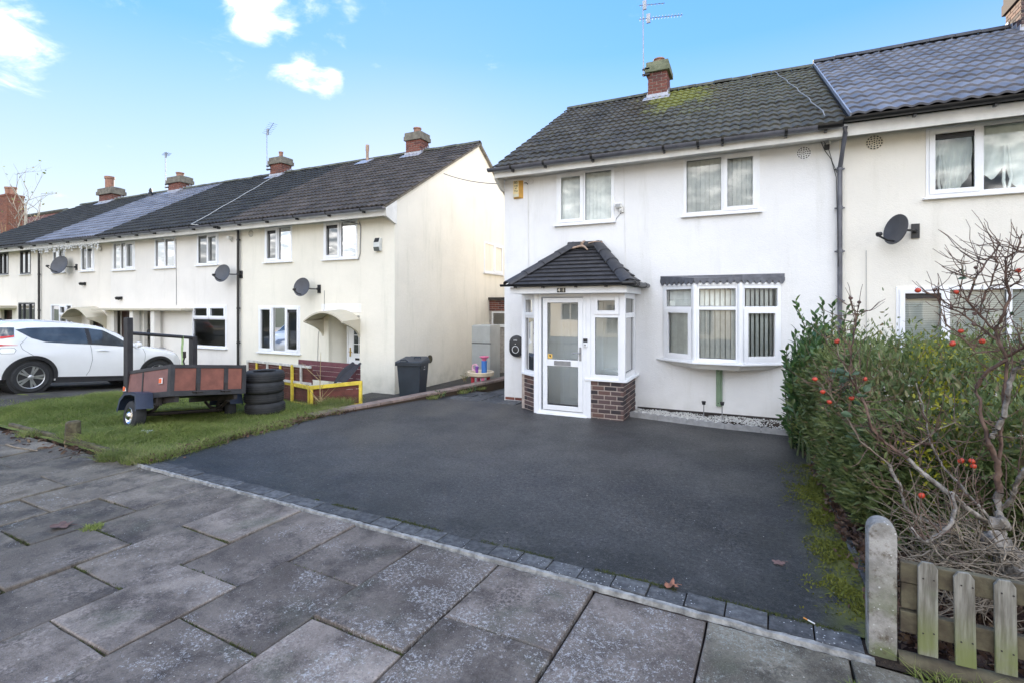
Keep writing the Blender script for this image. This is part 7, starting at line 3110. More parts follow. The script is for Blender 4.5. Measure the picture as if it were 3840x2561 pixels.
# moss lines in the paving joints
def joint_pos():
    i = rnd.choice([5, 7, 7, 8, 9, 10, 11, 11, 12])
    a0, a1 = cols[i + 1], cols[i]
    if i % 2 == 0:
        b = rnd.choice([.81, 1.595])
    else:
        b = rnd.choice([1.205, 1.99])
    p = pv(rnd.uniform(a0, a1), b + rnd.gauss(0, .008))
    if noise.noise((p[0] * 2, p[1] * 2, 7)) < -.05 and rnd.random() < .8:
        return joint_pos()
    return (p[0], p[1], -.014, .5 + rnd.random(), .4, .4)


MOSSD = foliage_mat('dark_moss', (.045, .055, .014), (.08, .095, .02), (.11, .09, .04), .85, .2)
grass_patch('joint_moss', 3000, joint_pos, .012, .007, MOSSD, .1)


def seam_pos():
    a_ = rnd.uniform(-4, .5)
    p = pv(a_, -.165 + rnd.gauss(0, .012))
    if noise.noise((a_ * 2, 3, 1)) < -.1:
        return seam_pos()
    return (p[0], p[1], .0, .5 + rnd.random(), .3, .4)


grass_patch('edge_moss', 3500, seam_pos, .012, .008, MOSSD, .1)

# half sunk edging stones along the right side of the drive
for k in range(9):
    y0 = 3.62 + k * .57
    mm = MB()
    mm.box(.735, .79, y0 + .004, y0 + .56, -.1, .022 + rnd.uniform(-.012, .012), T(rnd.uniform(-.012, .012), 0, 0))
    mm.build('edging_stone', BLOCK, edging, bevel=.006)
P, D = [], []
for _ in range(800):
    y = rnd.uniform(3.6, 7.6)
    P.append((.86 + rnd.gauss(0, .09), y, .025 + rnd.uniform(0, .02)))
    D.append((rnd.gauss(0, 1), rnd.gauss(0, 1), .2))
v, f = leaf_cloud(np.array(P), np.array(D), .05, .028, .3, .2)
struct(bulk('leaf_litter', v, f, DEADM, None, leaf_tint(len(P))), 'stuff')

# ---- mixed hedge
def hedge():
    t = thing('hedge', 'broad mixed evergreen hedge between the tarmac drive and the next garden', 'hedge', (2.2, 6.3, 0))
    # trunk-like stems
    m = MB()
    for k in range(60):
        x, y = rnd.uniform(1.0, 3.6), rnd.uniform(4.9, 8.3)
        h = rnd.uniform(.6, 1.25)
        p0 = Vector((x, y, -.02))
        p1 = p0 + Vector((rnd.uniform(-.15, .15), rnd.uniform(-.15, .15), h * .5))
        p2 = p1 + Vector((rnd.uniform(-.25, .25), rnd.uniform(-.25, .25), h * .5))
        m.tube([p0, p1, p2], [.018, .012, .005], 5, cap=False)
    m.build('stem', TWIG, t, smooth=60)
    N_ = 42000
    pts = np.zeros((0, 3))
    nrm = np.zeros((0, 3))
    tint = np.zeros(0)
    # sample surface shell: left side (x = x0), front (y = y0) and top, with clumpy depth
    P, Q, Tt = [], [], []
    xr, yb = 3.9, 8.6

    def x0f(y):
        return .84 + .10 * noise.noise((y * 1.3, 2, 1)) - .10 * smooth01(5.2, 7.5, y) + .08 * smooth01(5.6, 4.7, y)

    def y0f(x):
        return 4.72 + .14 * noise.noise((x * 1.4, 5, 1)) + .25 * smooth01(1.4, .8, x)

    def ztop(x, y):
        return 1.45 + .16 * noise.noise((x * 1.5, y * 1.5, 4)) + .12 * noise.noise((x * 4, y * 4, 6)) - .35 * smooth01(6.2, 4.7, y) - .1 * smooth01(1.1, .8, x)
    while len(P) < N_:
        r = rnd.random()
        depth = abs(rnd.gauss(0, .13))
        if r < .38:
            y = rnd.uniform(4.8, 8.4)
            x = x0f(y)
            zt_ = ztop(x + .1, y)
            z = .06 + (zt_ - .06) * rnd.random() ** .85
            bul = .12 * math.sin(math.pi * min(1, z / zt_)) + .14 * noise.noise((y * 2.2, z * 2.6, 7))
            p = (x - bul + depth, y, z)
            n_ = (-1, -.15, .25)
        elif r < .62:
            x = rnd.uniform(.95, 3.2)
            y = y0f(x)
            zt_ = ztop(x, y + .1)
            z = .08 + (zt_ - .08) * rnd.random() ** .9
            bul = .12 * math.sin(math.pi * min(1, z / zt_)) + .16 * noise.noise((x * 2.2, z * 2.6, 11))
            p = (x, y - bul + depth, z)
            n_ = (-.1, -1, .3)
        else:
            x, y = rnd.uniform(.8, xr), rnd.uniform(4.7, yb)
            if x < x0f(y) or y < y0f(x):
                continue
            p = (x, y, ztop(x, y) - depth + (.16 * abs(rnd.gauss(0, 1)) if rnd.random() < .25 else 0))
            n_ = (rnd.uniform(-.3, .3), rnd.uniform(-.3, .3), 1)
        c = noise.noise((p[0] * 3.1, p[1] * 3.1, p[2] * 3.1))
        if c < -.22 and rnd.random() < .75:
            continue
        P.append(p)
        Q.append(n_)
        brown = noise.noise((p[0] * 1.3, p[1] * 1.3, p[2] * 1.3 + 5))
        b_ = .30 + .5 * c + rnd.gauss(0, .16)
        if rnd.random() < .06 + .8 * max(0, brown + .25 * (p[0] - 1.4)):
            b_ = rnd.uniform(.8, 1)
        Tt.append(min(1, max(0, b_)))
    v, f = leaf_cloud(np.array(P), np.array(Q, dtype=float), .074, .023, .62, .14)
    o = bulk('foliage', v, f, HEDGEM, t, leaf_tint(0, np.array(Tt)), off=base_of(t))
    struct(o, 'stuff')
    # yellow-leaved sprays
    P, Q = [], []
    for (cx_, cy_, cz_) in ((1.75, 6.6, 1.26), (1.55, 5.9, 1.12), (1.95, 6.3, 1.2), (1.45, 5.2, 1.0), (1.7, 5.4, .95), (2.0, 5.6, 1.1), (1.4, 4.9, .85), (1.95, 5.2, .88), (1.62, 6.2, 1.3), (1.25, 4.75, .7)):
        for _ in range(130):
            P.append((cx_ + rnd.gauss(0, .10), cy_ + rnd.gauss(0, .08), cz_ + rnd.gauss(.12, .12)))
            Q.append((rnd.gauss(0, .4), -1, .6))
    v, f = leaf_cloud(np.array(P), np.array(Q, dtype=float), .05, .02, .6, .12)
    struct(bulk('yellow_foliage', v, f, YELLM, t, leaf_tint(len(P)), off=base_of(t)), 'stuff')
    # inner shade: a sparse dark core of larger leaves so the wall does not show straight through
    P, Q = [], []
    for _ in range(5000):
        x, y = rnd.uniform(1.05, 3.7), rnd.uniform(5.0, 8.2)
        P.append((x, y, rnd.uniform(.1, ztop(x, y) - .2)))
        Q.append((rnd.gauss(0, 1), rnd.gauss(0, 1), .3))
    v, f = leaf_cloud(np.array(P), np.array(Q, dtype=float), .13, .06, .6, .1)
    struct(bulk('inner_foliage', v, f, HEDGEM, t, leaf_tint(len(P)), off=base_of(t)), 'stuff')
    return t


hedge()

# ---- laurel at the house end of the hedge
LEAFS = []
for k in range(4):
    v, f = leaf_cloud(np.zeros((1, 3)), np.array([[0, -1.0, 0.0]]), .115, .046, 0.0, .14)
    mm = bpy.data.meshes.new('laurel_leaf')
    mm.from_pydata([tuple(q) for q in v], [], [tuple(int(i) for i in q) for q in f])
    a_ = mm.attributes.new('tint', 'FLOAT', 'FACE')
    a_.data.foreach_set('value', [(.15, .4, .55, .85)[k]] * len(f))
    mm.materials.append(LAURM)
    LEAFS.append(mm)


def laurel():
    t = thing('laurel_shrub', 'glossy green laurel shrub beside the bay window at the end of the drive', 'shrub', (1.15, 8.4, 0))
    shoots = []
    m = MB()
    for k in range(90):
        bx, by = .95 + rnd.gauss(0, .2), 8.15 + rnd.gauss(0, .42)
        th = rnd.uniform(0, 6.28)
        sp = rnd.uniform(.05, .42)
        h = rnd.uniform(.55, 1.72)
        tx, ty = bx + sp * math.cos(th), by + sp * math.sin(th) * 1.2
        tx = max(.50, min(tx, 1.55))
        ty = min(ty, 9.35)
        if tx < .62:
            h = min(h, 1.5)
        p0 = Vector((bx, by, 0))
        p2 = Vector((tx, ty, h))
        p1 = p0.lerp(p2, .5) + Vector((rnd.uniform(-.06, .06), rnd.uniform(-.06, .06), .1))
        m.tube([p0, p1, p2], [.014, .010, .005], 5, cap=False)
        shoots.append((p0, p1, p2))
    # the tall leading shoots seen against the walls
    for (tx, ty, h) in ((.62, 8.35, 2.02), (.98, 8.55, 2.02), (1.10, 8.5, 1.98), (1.42, 8.5, 1.88), (.85, 8.3, 1.85), (1.25, 8.4, 1.9), (.56, 7.9, 1.2), (.5, 7.7, .95)):
        p0, p2 = Vector((1.0, 8.4, .6)), Vector((tx, ty, h))
        p1 = p0.lerp(p2, .55) + Vector((.03, 0, .05))
        m.tube([p0, p1, p2], [.014, .010, .005], 5, cap=False)
        shoots.append((p0, p1, p2))
    m.build('stem', simple('green_stem', (.06, .08, .03), .7, .2, 9), t, smooth=60)
    spots = []
    for (p0, p1, p2) in shoots:
        L = (p2 - p0).length
        n = int(10 + L * 22)
        for i in range(n):
            s = (i + 1.0) / n
            if s < .12:
                continue
            p = (p0.lerp(p1, s * 2) if s < .5 else p1.lerp(p2, s * 2 - 1))
            ax = (p2 - p1).normalized()
            ph = i * 2.4 + rnd.uniform(-.3, .3)
            side = ax.cross(Vector((1, .2, .1))).normalized()
            out = Matrix.Rotation(ph, 3, ax) @ side
            d = (out + ax * (.55 + .5 * s)).normalized()
            spots.append((p, d))
    spots.sort(key=lambda q: (q[0].y * 1.0 + q[0].x * .6 - q[0].z * .25))
    near = spots[:300]
    rest = spots[300:]
    for (p, d) in near:
        q = Vector((0, -1, 0)).rotation_difference(d).to_matrix().to_4x4()
        sc_ = rnd.uniform(.7, 1.2)
        inst('leaf', rnd.choice(LEAFS), t, T(*p) @ q @ Matrix.Rotation(rnd.uniform(-.9, .9), 4, 'Y') @ Matrix.Scale(sc_, 4))
    P = np.array([tuple(p) for p, d in rest])
    D = np.array([tuple(d) for p, d in rest])
    v, f = leaf_cloud(P, D, .115, .046, .25, .14)
    struct(bulk('foliage', v, f, LAURM, t, leaf_tint(len(P)), off=base_of(t)), 'stuff')
    P, D = [], []
    for _ in range(4600):
        th = rnd.uniform(0, 6.28)
        z = rnd.uniform(.03, 1.4)
        r = .50 * math.sqrt(1 - ((z - .55) / 1.0) ** 2) if abs(z - .55) < 1 else .1
        r *= rnd.uniform(.6, 1.08) * (1 + .25 * noise.noise((th * 1.5, z * 3, 2)))
        x, y = 1.03 + r * math.cos(th), 8.2 + r * 1.5 * math.sin(th)
        P.append((x, min(y, 9.4), z))
        D.append((math.cos(th), math.sin(th), .5))
    v, f = leaf_cloud(np.array(P), np.array(D), .095, .04, .5, .14)
    struct(bulk('foliage', v, f, LAURM, t, leaf_tint(len(P)), off=base_of(t)), 'stuff')


laurel()

# ---- rose bush
def jitter_path(pts, r0, r1, kink=.018, sub=4):
    P = [Vector(p) for p in pts]
    out = []
    for a, b in zip(P, P[1:]):
        for k in range(sub):
            s = k / sub
            p = a.lerp(b, s)
            if k:
                p = p + Vector((rnd.uniform(-1, 1), rnd.uniform(-1, 1), rnd.uniform(-1, 1))) * kink * min(1, (b - a).length * 4)
            out.append(p)
    out.append(P[-1])
    n = len(out)
    return out, [r0 + (r1 - r0) * i / (n - 1) for i in range(n)]


def rose():
    t = thing('rose_bush', 'old bare rose bush with red hips behind the picket fence', 'bush', (1.42, 4.15, 0))
    trunk = [(1.44, 4.18, -.03), (1.425, 4.148, .3), (1.418, 4.145, .469), (1.439, 4.155, .618), (1.448, 4.214, .785), (1.434, 4.208, .952), (1.393, 4.188, 1.088), (1.381, 4.205, 1.136), (1.359, 4.228, 1.344), (1.352, 4.28, 1.435)]
    p, r = jitter_path(trunk, .032, .007, .022)
    for i, q in enumerate(p):
        r[i] *= 1 + .25 * noise.noise((q.z * 11, 1, 2))
    m = MB()
    m.tube(p[:17], r[:17], 9)
    m.build('trunk', CANE_G, t, smooth=60)
    m = MB()
    m.tube(p[16:], r[16:], 8)
    m.build('trunk', CANE_R, t, smooth=60)
    for (x, y, z_, s) in ((1.40, 4.12, .50, .085), (1.48, 4.16, .40, .08), (1.41, 4.13, .62, .06), (1.50, 4.12, .30, .09)):
        m = MB()
        m.lathe([(.001, -.8), (.6, -.6), (.95, -.1), (.85, .4), (.5, .8), (.001, .95)], 10, T(x, y, z_) @ Matrix.Rotation(rnd.uniform(0, 3), 4, 'X') @ Matrix.Diagonal((s, s * .8, s * 1.2, 1)))
        vv = []
        for q in m.v:
            k = noise.noise((q[0] * 24, q[1] * 24, q[2] * 24)) * .045
            vv.append((q[0] + k, q[1] + k, q[2] - k))
        m.v = vv
        m.build('burl', CANE_G, t, smooth=60)
    canes = [
        ([(1.352, 4.28, 1.435), (1.40, 4.25, 1.55), (1.489, 4.234, 1.629)], CANE_R, .013, .012),
        ([(1.44, 4.20, 1.0), (1.47, 4.22, 1.35), (1.489, 4.234, 1.629), (1.457, 4.241, 1.741), (1.442, 4.267, 1.816), (1.352, 4.28, 1.939), (1.302, 4.256, 2.001), (1.344, 4.276, 2.142), (1.366, 4.286, 2.181), (1.443, 4.323, 2.29), (1.493, 4.346, 2.384)], CANE_R, .011, .004),
        ([(1.442, 4.267, 1.816), (1.475, 4.227, 1.917), (1.509, 4.243, 2.038), (1.489, 4.234, 2.106), (1.482, 4.23, 2.182), (1.482, 4.23, 2.273), (1.526, 4.196, 2.313), (1.553, 4.209, 2.417)], CANE_R, .011, .004),
        ([(1.526, 4.196, 2.313), (1.559, 4.178, 2.302), (1.62, 4.15, 2.33)], CANE_R, .006, .004),
        ([(1.4, 4.192, 1.134), (1.432, 4.185, 1.214), (1.452, 4.161, 1.281), (1.458, 4.131, 1.442), (1.475, 4.117, 1.556), (1.514, 4.08, 1.645), (1.582, 4.056, 1.728)], CANE_G, .017, .011),
        ([(1.496, 4.237, 1.652), (1.539, 4.147, 1.72), (1.60, 4.10, 1.79)], CANE_R, .010, .007),
        ([(1.434, 4.208, .558), (1.311, 4.15, .649), (1.178, 4.143, .759), (1.125, 4.173, .803), (1.056, 4.196, .857)], CANE_G, .019, .016),
        ([(1.056, 4.196, .857), (.977, 4.214, .945)], CANE_G, .016, .014),
        ([(.977, 4.214, .945), (.91, 4.238, .987), (.819, 4.25, 1.064), (.766, 4.226, 1.163), (.747, 4.272, 1.277), (.703, 4.307, 1.378), (.657, 4.285, 1.484), (.668, 4.313, 1.67), (.699, 4.327, 1.807), (.707, 4.331, 1.901), (.668, 4.313, 2.015)], CANE_R, .013, .003),
        ([(.707, 4.331, 1.901), (.719, 4.314, 1.987)], CANE_D, .004, .003),
        ([(1.40, 4.15, .42), (1.2, 4.17, .5), (1.02, 4.20, .56), (.956, 4.204, .62), (.934, 4.194, .752), (.896, 4.231, .832), (.874, 4.221, .889)], CANE_G, .012, .010),
        ([(.874, 4.221, .889), (.819, 4.25, .931), (.709, 4.254, 1.025), (.657, 4.285, 1.148), (.557, 4.293, 1.301), (.461, 4.304, 1.423)], CANE_D, .007, .003),
        ([(1.25, 4.14, .70), (1.174, 4.086, .785), (1.175, 4.031, .714), (1.137, 3.958, .639), (1.07, 3.927, .566), (.997, 3.892, .522), (.957, 3.896, .535), (.919, 3.911, .588)], CANE_G, .013, .012),
        ([(1.40, 4.15, .6), (1.324, 4.156, .71), (1.196, 4.317, .88), (1.177, 4.363, .946), (1.14, 4.346, 1.019), (1.126, 4.395, 1.138), (1.081, 4.374, 1.337), (1.059, 4.363, 1.436)], CANE_G, .009, .004),
        ([(.933, 4.249, .946), (1.117, 4.335, 1.068), (1.152, 4.296, 1.138), (1.269, 4.351, 1.186)], CANE_D, .005, .003),
        ([(1.448, 4.214, .672), (1.469, 4.114, .786), (1.478, 4.063, .913), (1.49, 4.013, 1.001), (1.56, 4.0, 1.1)], CANE_G, .014, .010),
        ([(1.352, 4.28, 1.939), (1.229, 4.277, 1.962), (1.174, 4.307, 2.018), (1.065, 4.255, 2.07)], CANE_R, .007, .003),
        ([(1.457, 4.241, 1.741), (1.394, 4.299, 1.821), (1.272, 4.297, 1.93), (1.174, 4.307, 1.978), (1.134, 4.288, 2.074)], CANE_R, .008, .003),
        ([(1.457, 4.241, 1.688), (1.352, 4.28, 1.665), (1.272, 4.297, 1.787), (1.21, 4.324, 1.849), (1.181, 4.31, 1.946)], CANE_R, .007, .003),
        ([(1.302, 4.256, 2.001), (1.238, 4.227, 2.056)], CANE_R, .005, .003),
        ([(1.344, 4.276, 2.142), (1.281, 4.246, 2.173), (1.263, 4.238, 2.251), (1.316, 4.263, 2.263)], CANE_D, .005, .003),
        ([(1.359, 4.228, 1.97), (1.429, 4.26, 2.154), (1.463, 4.277, 2.247), (1.422, 4.257, 2.293)], CANE_R, .007, .003),
        ([(1.509, 4.243, 2.091), (1.547, 4.205, 2.134), (1.53, 4.197, 2.178)], CANE_R, .006, .003),
        ([(1.30, 4.30, .72), (1.25, 4.30, .86), (1.282, 4.302, .944)], CANE_D, .005, .003),
        ([(1.2, 4.25, .62), (1.1, 4.2, .66), (1.046, 4.191, .712)], CANE_D, .005, .003),
        ([(1.38, 4.2, .55), (1.34, 4.25, .75), (1.327, 4.268, .947)], CANE_D, .005, .003),
        ([(.747, 4.272, 1.277), (.70, 4.29, 1.33), (.669, 4.29, 1.314)], CANE_D, .004, .003),
        ([(.657, 4.285, 1.484), (.60, 4.33, 1.60), (.592, 4.365, 1.711)], CANE_D, .004, .003),
        ([(.557, 4.293, 1.301), (.53, 4.29, 1.37), (.546, 4.321, 1.43)], CANE_D, .003, .002),
        ([(.703, 4.307, 1.378), (.74, 4.32, 1.41), (.757, 4.332, 1.45)], CANE_D, .003, .002),
    ]
    spots_c = []
    for pts, mat, r0, r1 in canes:
        p, r = jitter_path(pts, r0 * .92, r1, .010, 4)
        spots_c += [(q, rr) for q, rr in zip(p, r) if rr < .016]
        m = MB()
        m.tube(p, r, 6)
        # thorns and buds
        for k in range(1, len(p) - 1, 2):
            d = Vector((rnd.uniform(-1, 1), rnd.uniform(-1, 1), rnd.uniform(-.3, 1))).normalized()
            m.tube([p[k], p[k] + d * (r[k] + .012)], [.004, .0008], 4)
        m.build('cane', mat, t, smooth=60)
    # many fine dead twigs low down, one joined part
    m = MB()
    for k in range(420):
        a_ = Vector((1.42 + rnd.gauss(-.12, .20), 4.12 + rnd.gauss(0, .14), rnd.uniform(.05, .55)))
        d = Vector((rnd.gauss(-.5, .6), rnd.gauss(-.05, .5), rnd.gauss(.35, .55))).normalized()
        L = rnd.uniform(.12, .5)
        p, r = jitter_path([a_, a_ + d * L * .5 + Vector((0, 0, rnd.uniform(-.04, .04))), a_ + d * L + Vector((0, 0, rnd.uniform(-.12, .1)))], rnd.uniform(.003, .006), .0016, .014, 3)
        if min(q.x for q in p) < .74 or min(q.y for q in p) < 3.52:
            continue
        m.tube(p, r, 4, cap=False)
    struct(m.build('twigs', CANE_D, t, smooth=60), 'stuff')
    m = MB()
    for k in range(420):
        a_, rr = rnd.choice(spots_c)
        d = Vector((rnd.gauss(-.15, .7), rnd.gauss(0, .4), rnd.gauss(.5, .5))).normalized()
        L = rnd.uniform(.05, .32)
        p, r = jitter_path([a_, a_ + d * L * .5, a_ + d * L + Vector((0, 0, L * .2))], min(rr, rnd.uniform(.0025, .0045)), .0014, .012, 3)
        m.tube(p, r, 4, cap=False)
        if rnd.random() < .5:
            b_ = p[len(p) // 2]
            d2 = (d + Vector((rnd.gauss(0, .6), rnd.gauss(0, .6), rnd.gauss(.2, .4)))).normalized()
            m.tube([b_, b_ + d2 * L * .5], [.0022, .0013], 4, cap=False)
    struct(m.build('twigs', CANE_R, t, smooth=60), 'stuff')
    # hips
    HIP = simple('rose_hip_red', (.52, .06, .028), .3, .18, 9, spec=.5)
    HIPD = simple('withered_hip', (.10, .06, .05), .7, .3, 12)
    prof = [(.001, -.95), (.55, -.75), (.95, -.2), (1.0, .15), (.8, .6), (.45, .82), (.35, .86), (.30, .74), (.001, .74)]
    hm = MB().lathe([(a * .0185, b * .0165) for a, b in prof], 14).mesh('rose_hip', HIP, smooth=50)
    cm = MB()
    for k in range(5):
        th = 2 * math.pi * k / 5
        cm.add([(.006 * math.cos(th - .4), .006 * math.sin(th - .4), .0158), (.006 * math.cos(th + .4), .006 * math.sin(th + .4), .0158), (.017 * math.cos(th), .017 * math.sin(th), .028)], [(0, 1, 2)])
    cmm = cm.mesh('calyx', CANE_D)
    hips = [(1.039, 4.244, 2.074), (1.235, 4.225, 2.06), (1.53, 4.197, 2.19), (1.282, 4.302, 1.803), (1.232, 4.279, 1.72), (1.39, 4.298, 1.739), (.592, 4.365, 1.711), (.444, 4.295, 1.436), (.757, 4.332, 1.45), (.494, 4.297, 1.345), (.669, 4.29, 1.314), (.533, 4.282, 1.277), (1.282, 4.302, .944), (1.327, 4.268, .957), (1.335, 4.265, .925), (1.046, 4.191, .712)]
    for (x, y, z_) in hips:
        M = T(x, y, z_) @ Matrix.Rotation(rnd.uniform(-1.3, .3), 4, 'X') @ Matrix.Rotation(rnd.uniform(-1.2, .6), 4, 'Y') @ Matrix.Scale(rnd.uniform(.85, 1.15), 4)
        o = inst('rose_hip', hm, t, M)
        c_ = bpy.data.objects.new('calyx', cmm)
        COL.objects.link(c_)
        c_.parent = o
    hd_ = hm.copy()
    hd_.materials.clear()
    hd_.materials.append(HIPD)
    for (x, y, z_) in [(.668, 4.313, 2.025), (.719, 4.314, 1.995), (1.141, 4.291, 2.078), (1.225, 4.275, 1.962), (1.344, 4.276, 1.919), (1.341, 4.275, 1.849), (1.352, 4.28, 2.22), (1.3, 4.311, 1.768), (.546, 4.321, 1.43)]:
        M = T(x, y, z_) @ Matrix.Rotation(rnd.uniform(-1, 1), 4, 'X') @ Matrix.Scale(rnd.uniform(.6, .85), 4)
        o = inst('rose_hip', hd_, t, M)
        o['label'] = 'withered dark hip'
        c_ = bpy.data.objects.new('calyx', cmm)
        COL.objects.link(c_)
        c_.parent = o
    # a few remaining leaves
    lv = []
    for k in range(3):
        v, f = leaf_cloud(np.zeros((1, 3)), np.array([[0, -1.0, 0.0]]), .058, .036, 0.0, .2)
        mm = bpy.data.meshes.new('rose_leaf')
        mm.from_pydata([tuple(q) for q in v], [], [tuple(int(i) for i in q) for q in f])
        a_ = mm.attributes.new('tint', 'FLOAT', 'FACE')
        a_.data.foreach_set('value', [(.2, .5, .8)[k]] * len(f))
        mm.materials.append(ROSEM)
        lv.append(mm)
    spots = [(1.27, 4.24, 2.17), (1.30, 4.25, 2.15), (1.33, 4.27, 2.10), (1.50, 4.22, 1.93), (1.55, 4.2, 1.75)]
    for k in range(34):
        spots.append((.60 + rnd.gauss(.02, .07), 4.29 + rnd.gauss(0, .05), 1.37 + rnd.gauss(.0, .09)))
    for (x, y, z_) in spots:
        inst('leaf', rnd.choice(lv), t, T(x, y, z_) @ Matrix.Rotation(rnd.uniform(0, 6.28), 4, 'Z') @ Matrix.Rotation(rnd.uniform(-.7, .5), 4, 'X') @ Matrix.Rotation(rnd.uniform(-.6, .6), 4, 'Y') @ Matrix.Scale(rnd.uniform(.6, 1.25), 4))
    return t


rose()

# ---- leaf litter in the bed
P, D = [], []
for _ in range(2600):
    x, y = .80 + abs(rnd.gauss(0, .55)), rnd.uniform(3.53, 5.0) if rnd.random() < .7 else rnd.uniform(4.4, 7.5)
    if y > 5 and x > 1.0:
        x = rnd.uniform(.72, .95)
    P.append((x, y, .03 + rnd.uniform(0, .02)))
    D.append((rnd.gauss(0, 1), rnd.gauss(0, 1), .15))
v, f = leaf_cloud(np.array(P), np.array(D), .055, .032, .3, .2)
struct(bulk('leaf_litter', v, f, DEADM, None, leaf_tint(len(P))), 'stuff')
P, D = [], []
for _ in range(110):
    x = rnd.uniform(-10.6, -7.3)
    P.append((x, strip_y(x) - .02 - abs(rnd.gauss(.1, .09)), .0 + rnd.uniform(0, .015)))
    D.append((rnd.gauss(0, 1), rnd.gauss(0, 1), .2))
v, f = leaf_cloud(np.array(P), np.array(D), .07, .035, .3, .2)
struct(bulk('leaf_litter', v, f, DEADM, None, leaf_tint(len(P))), 'stuff')
# small light debris scattered on drive and paving
def specks():
    if rnd.random() < .5:
        x, y = rnd.uniform(-6, .6), rnd.uniform(3.7, 9.3)
    else:
        p = pv(rnd.uniform(-7, 1), rnd.uniform(.1, 2.3))
        x, y = p[0], p[1]
    return (x, y, .012)


struct(stones('fallen_bits', 260, specks, (.003, .007), simple('pale_debris', (.42, .40, .36), .8, .2, 30), .4), 'stuff')


def dead_leaf(label, x, y, z, size, mat, curl=.35):
    m = MB()
    # five-lobed dry leaf with curled tips
    out = []
    for k in range(20):
        th = 2 * math.pi * k / 20
        r = size * (.52 + .40 * abs(math.cos(2.5 * th)) ** 1.5)
        out.append((r * math.cos(th), r * math.sin(th), curl * size * (r / size) ** 2 * (.6 + .6 * math.sin(3 * th + 1))))
    v = [(0, 0, .004)] + [(p[0], p[1], p[2] + .003) for p in out]
    f = [(0, 1 + k, 1 + (k + 1) % 20) for k in range(20)]
    m.add(v, f, T(x, y, z) @ Matrix.Rotation(rnd.uniform(0, 6.28), 4, 'Z'))
    m.tube([(x, y, z + .004), (x + size * .7, y + size * .5, z + .012), (x + size * 1.2, y + size * .7, z + .006)], .0018, 4)
    return tag(m.build('fallen_leaf', mat, smooth=60), label, 'leaf', 'single fallen leaves on the hard surfaces')


BRL = simple('orange_brown_leaf', (.26, .11, .065), .7, .3, 30)
PKL = simple('dull_pink_leaf', (.17, .10, .085), .75, .25, 30)
dead_leaf('orange brown curled leaf on the tarmac just behind the edging blocks', -.49, 3.66, .012, .058, BRL, .7)
dead_leaf('flat dull pinkish leaf on the tarmac near the round topped post', .21, 4.35, .008, .055, PKL, .12)
dead_leaf('large brown leaf lying on a paving flag at the left', -5.56, 2.36, .008, .10, simple('dark_brown_leaf', (.13, .075, .06), .8, .3, 25), .25)
dead_leaf('pale leaf on a paving flag at the lower left of the picture', -4.15, 1.40, .006, .055, simple('pale_leaf', (.36, .36, .37), .8, .2, 25), .1)
dead_leaf('small dark red leaf on a paving flag at the bottom centre', -.78, 2.42, .008, .045, simple('dark_red_leaf', (.10, .045, .05), .8, .2, 25), .3)
cg = thing('cigarette_end', 'orange tipped cigarette end lying at the edge of the tarmac', 'cigarette', (.34, 3.63, .01))
m = MB()
m.tube([(.315, 3.645, .014), (.338, 3.628, .014)], .004, 8)
m.build('filter', simple('cigarette_orange', (.6, .25, .05), .7, .05), cg)
m = MB()
m.tube([(.338, 3.628, .014), (.372, 3.603, .014)], .004, 8)
m.build('paper', FASCIA, cg)
lt = thing('litter', 'crumpled pale piece of litter lying on the grass below the trailer', 'litter', (-8.36, 4.97, .05))
m = MB()
vv = []
for j in range(5):
    for i in range(6):
        vv.append((-8.45 + i * .035, 4.55 + j * .03, .06 + .03 * noise.noise((i * 1.1, j * 1.3, 2))))
m.add(vv, [(j * 6 + i, j * 6 + i + 1, j * 6 + 7 + i, j * 6 + 6 + i) for j in range(4) for i in range(5)])
m.build('paper', simple('bluish_paper', (.55, .62, .66), .5, .1), lt)
sk = cable('stick', [(-9.55, 3.42, .012), (-9.2, 3.40, .014), (-8.75, 3.45, .012)], .010, CANE_D, 'thin bare stick lying on the paving beside the garden kerb')
sk['category'] = 'stick'


def sprig(name, label, x, y, z, h, n, mat, spread=.35, cat='plant'):
    t = thing(name, label, cat, (x, y, z))
    m = MB()
    m.tube([(x, y, z), (x - .012, y, z + h * .4), (x, y, z + h * .7), (x + .01, y, z + h)], [.012, .009, .006, .003], 6)
    m.build('stem', mat, t, smooth=60)
    for k in range(n):
        a_ = rnd.uniform(0, 6.28)
        b0 = z + h * rnd.uniform(.02, .55)
        L = rnd.uniform(.12, .34) * h
        m = MB()
        m.tube([(x, y, b0), (x + spread * L * math.cos(a_) * 1.5, y + spread * L * math.sin(a_), b0 + L * .6), (x + spread * L * math.cos(a_) * 2.4, y + spread * L * math.sin(a_) * 1.5, b0 + L)], [.007, .005, .002], 5)
        m.build('branch', mat, t, smooth=60)
    return t


sprig('sapling', 'bare thin sapling with straw coloured side shoots in front of the planter', -7.69, 7.43, -.06, 1.12, 9, STEMY, .5)


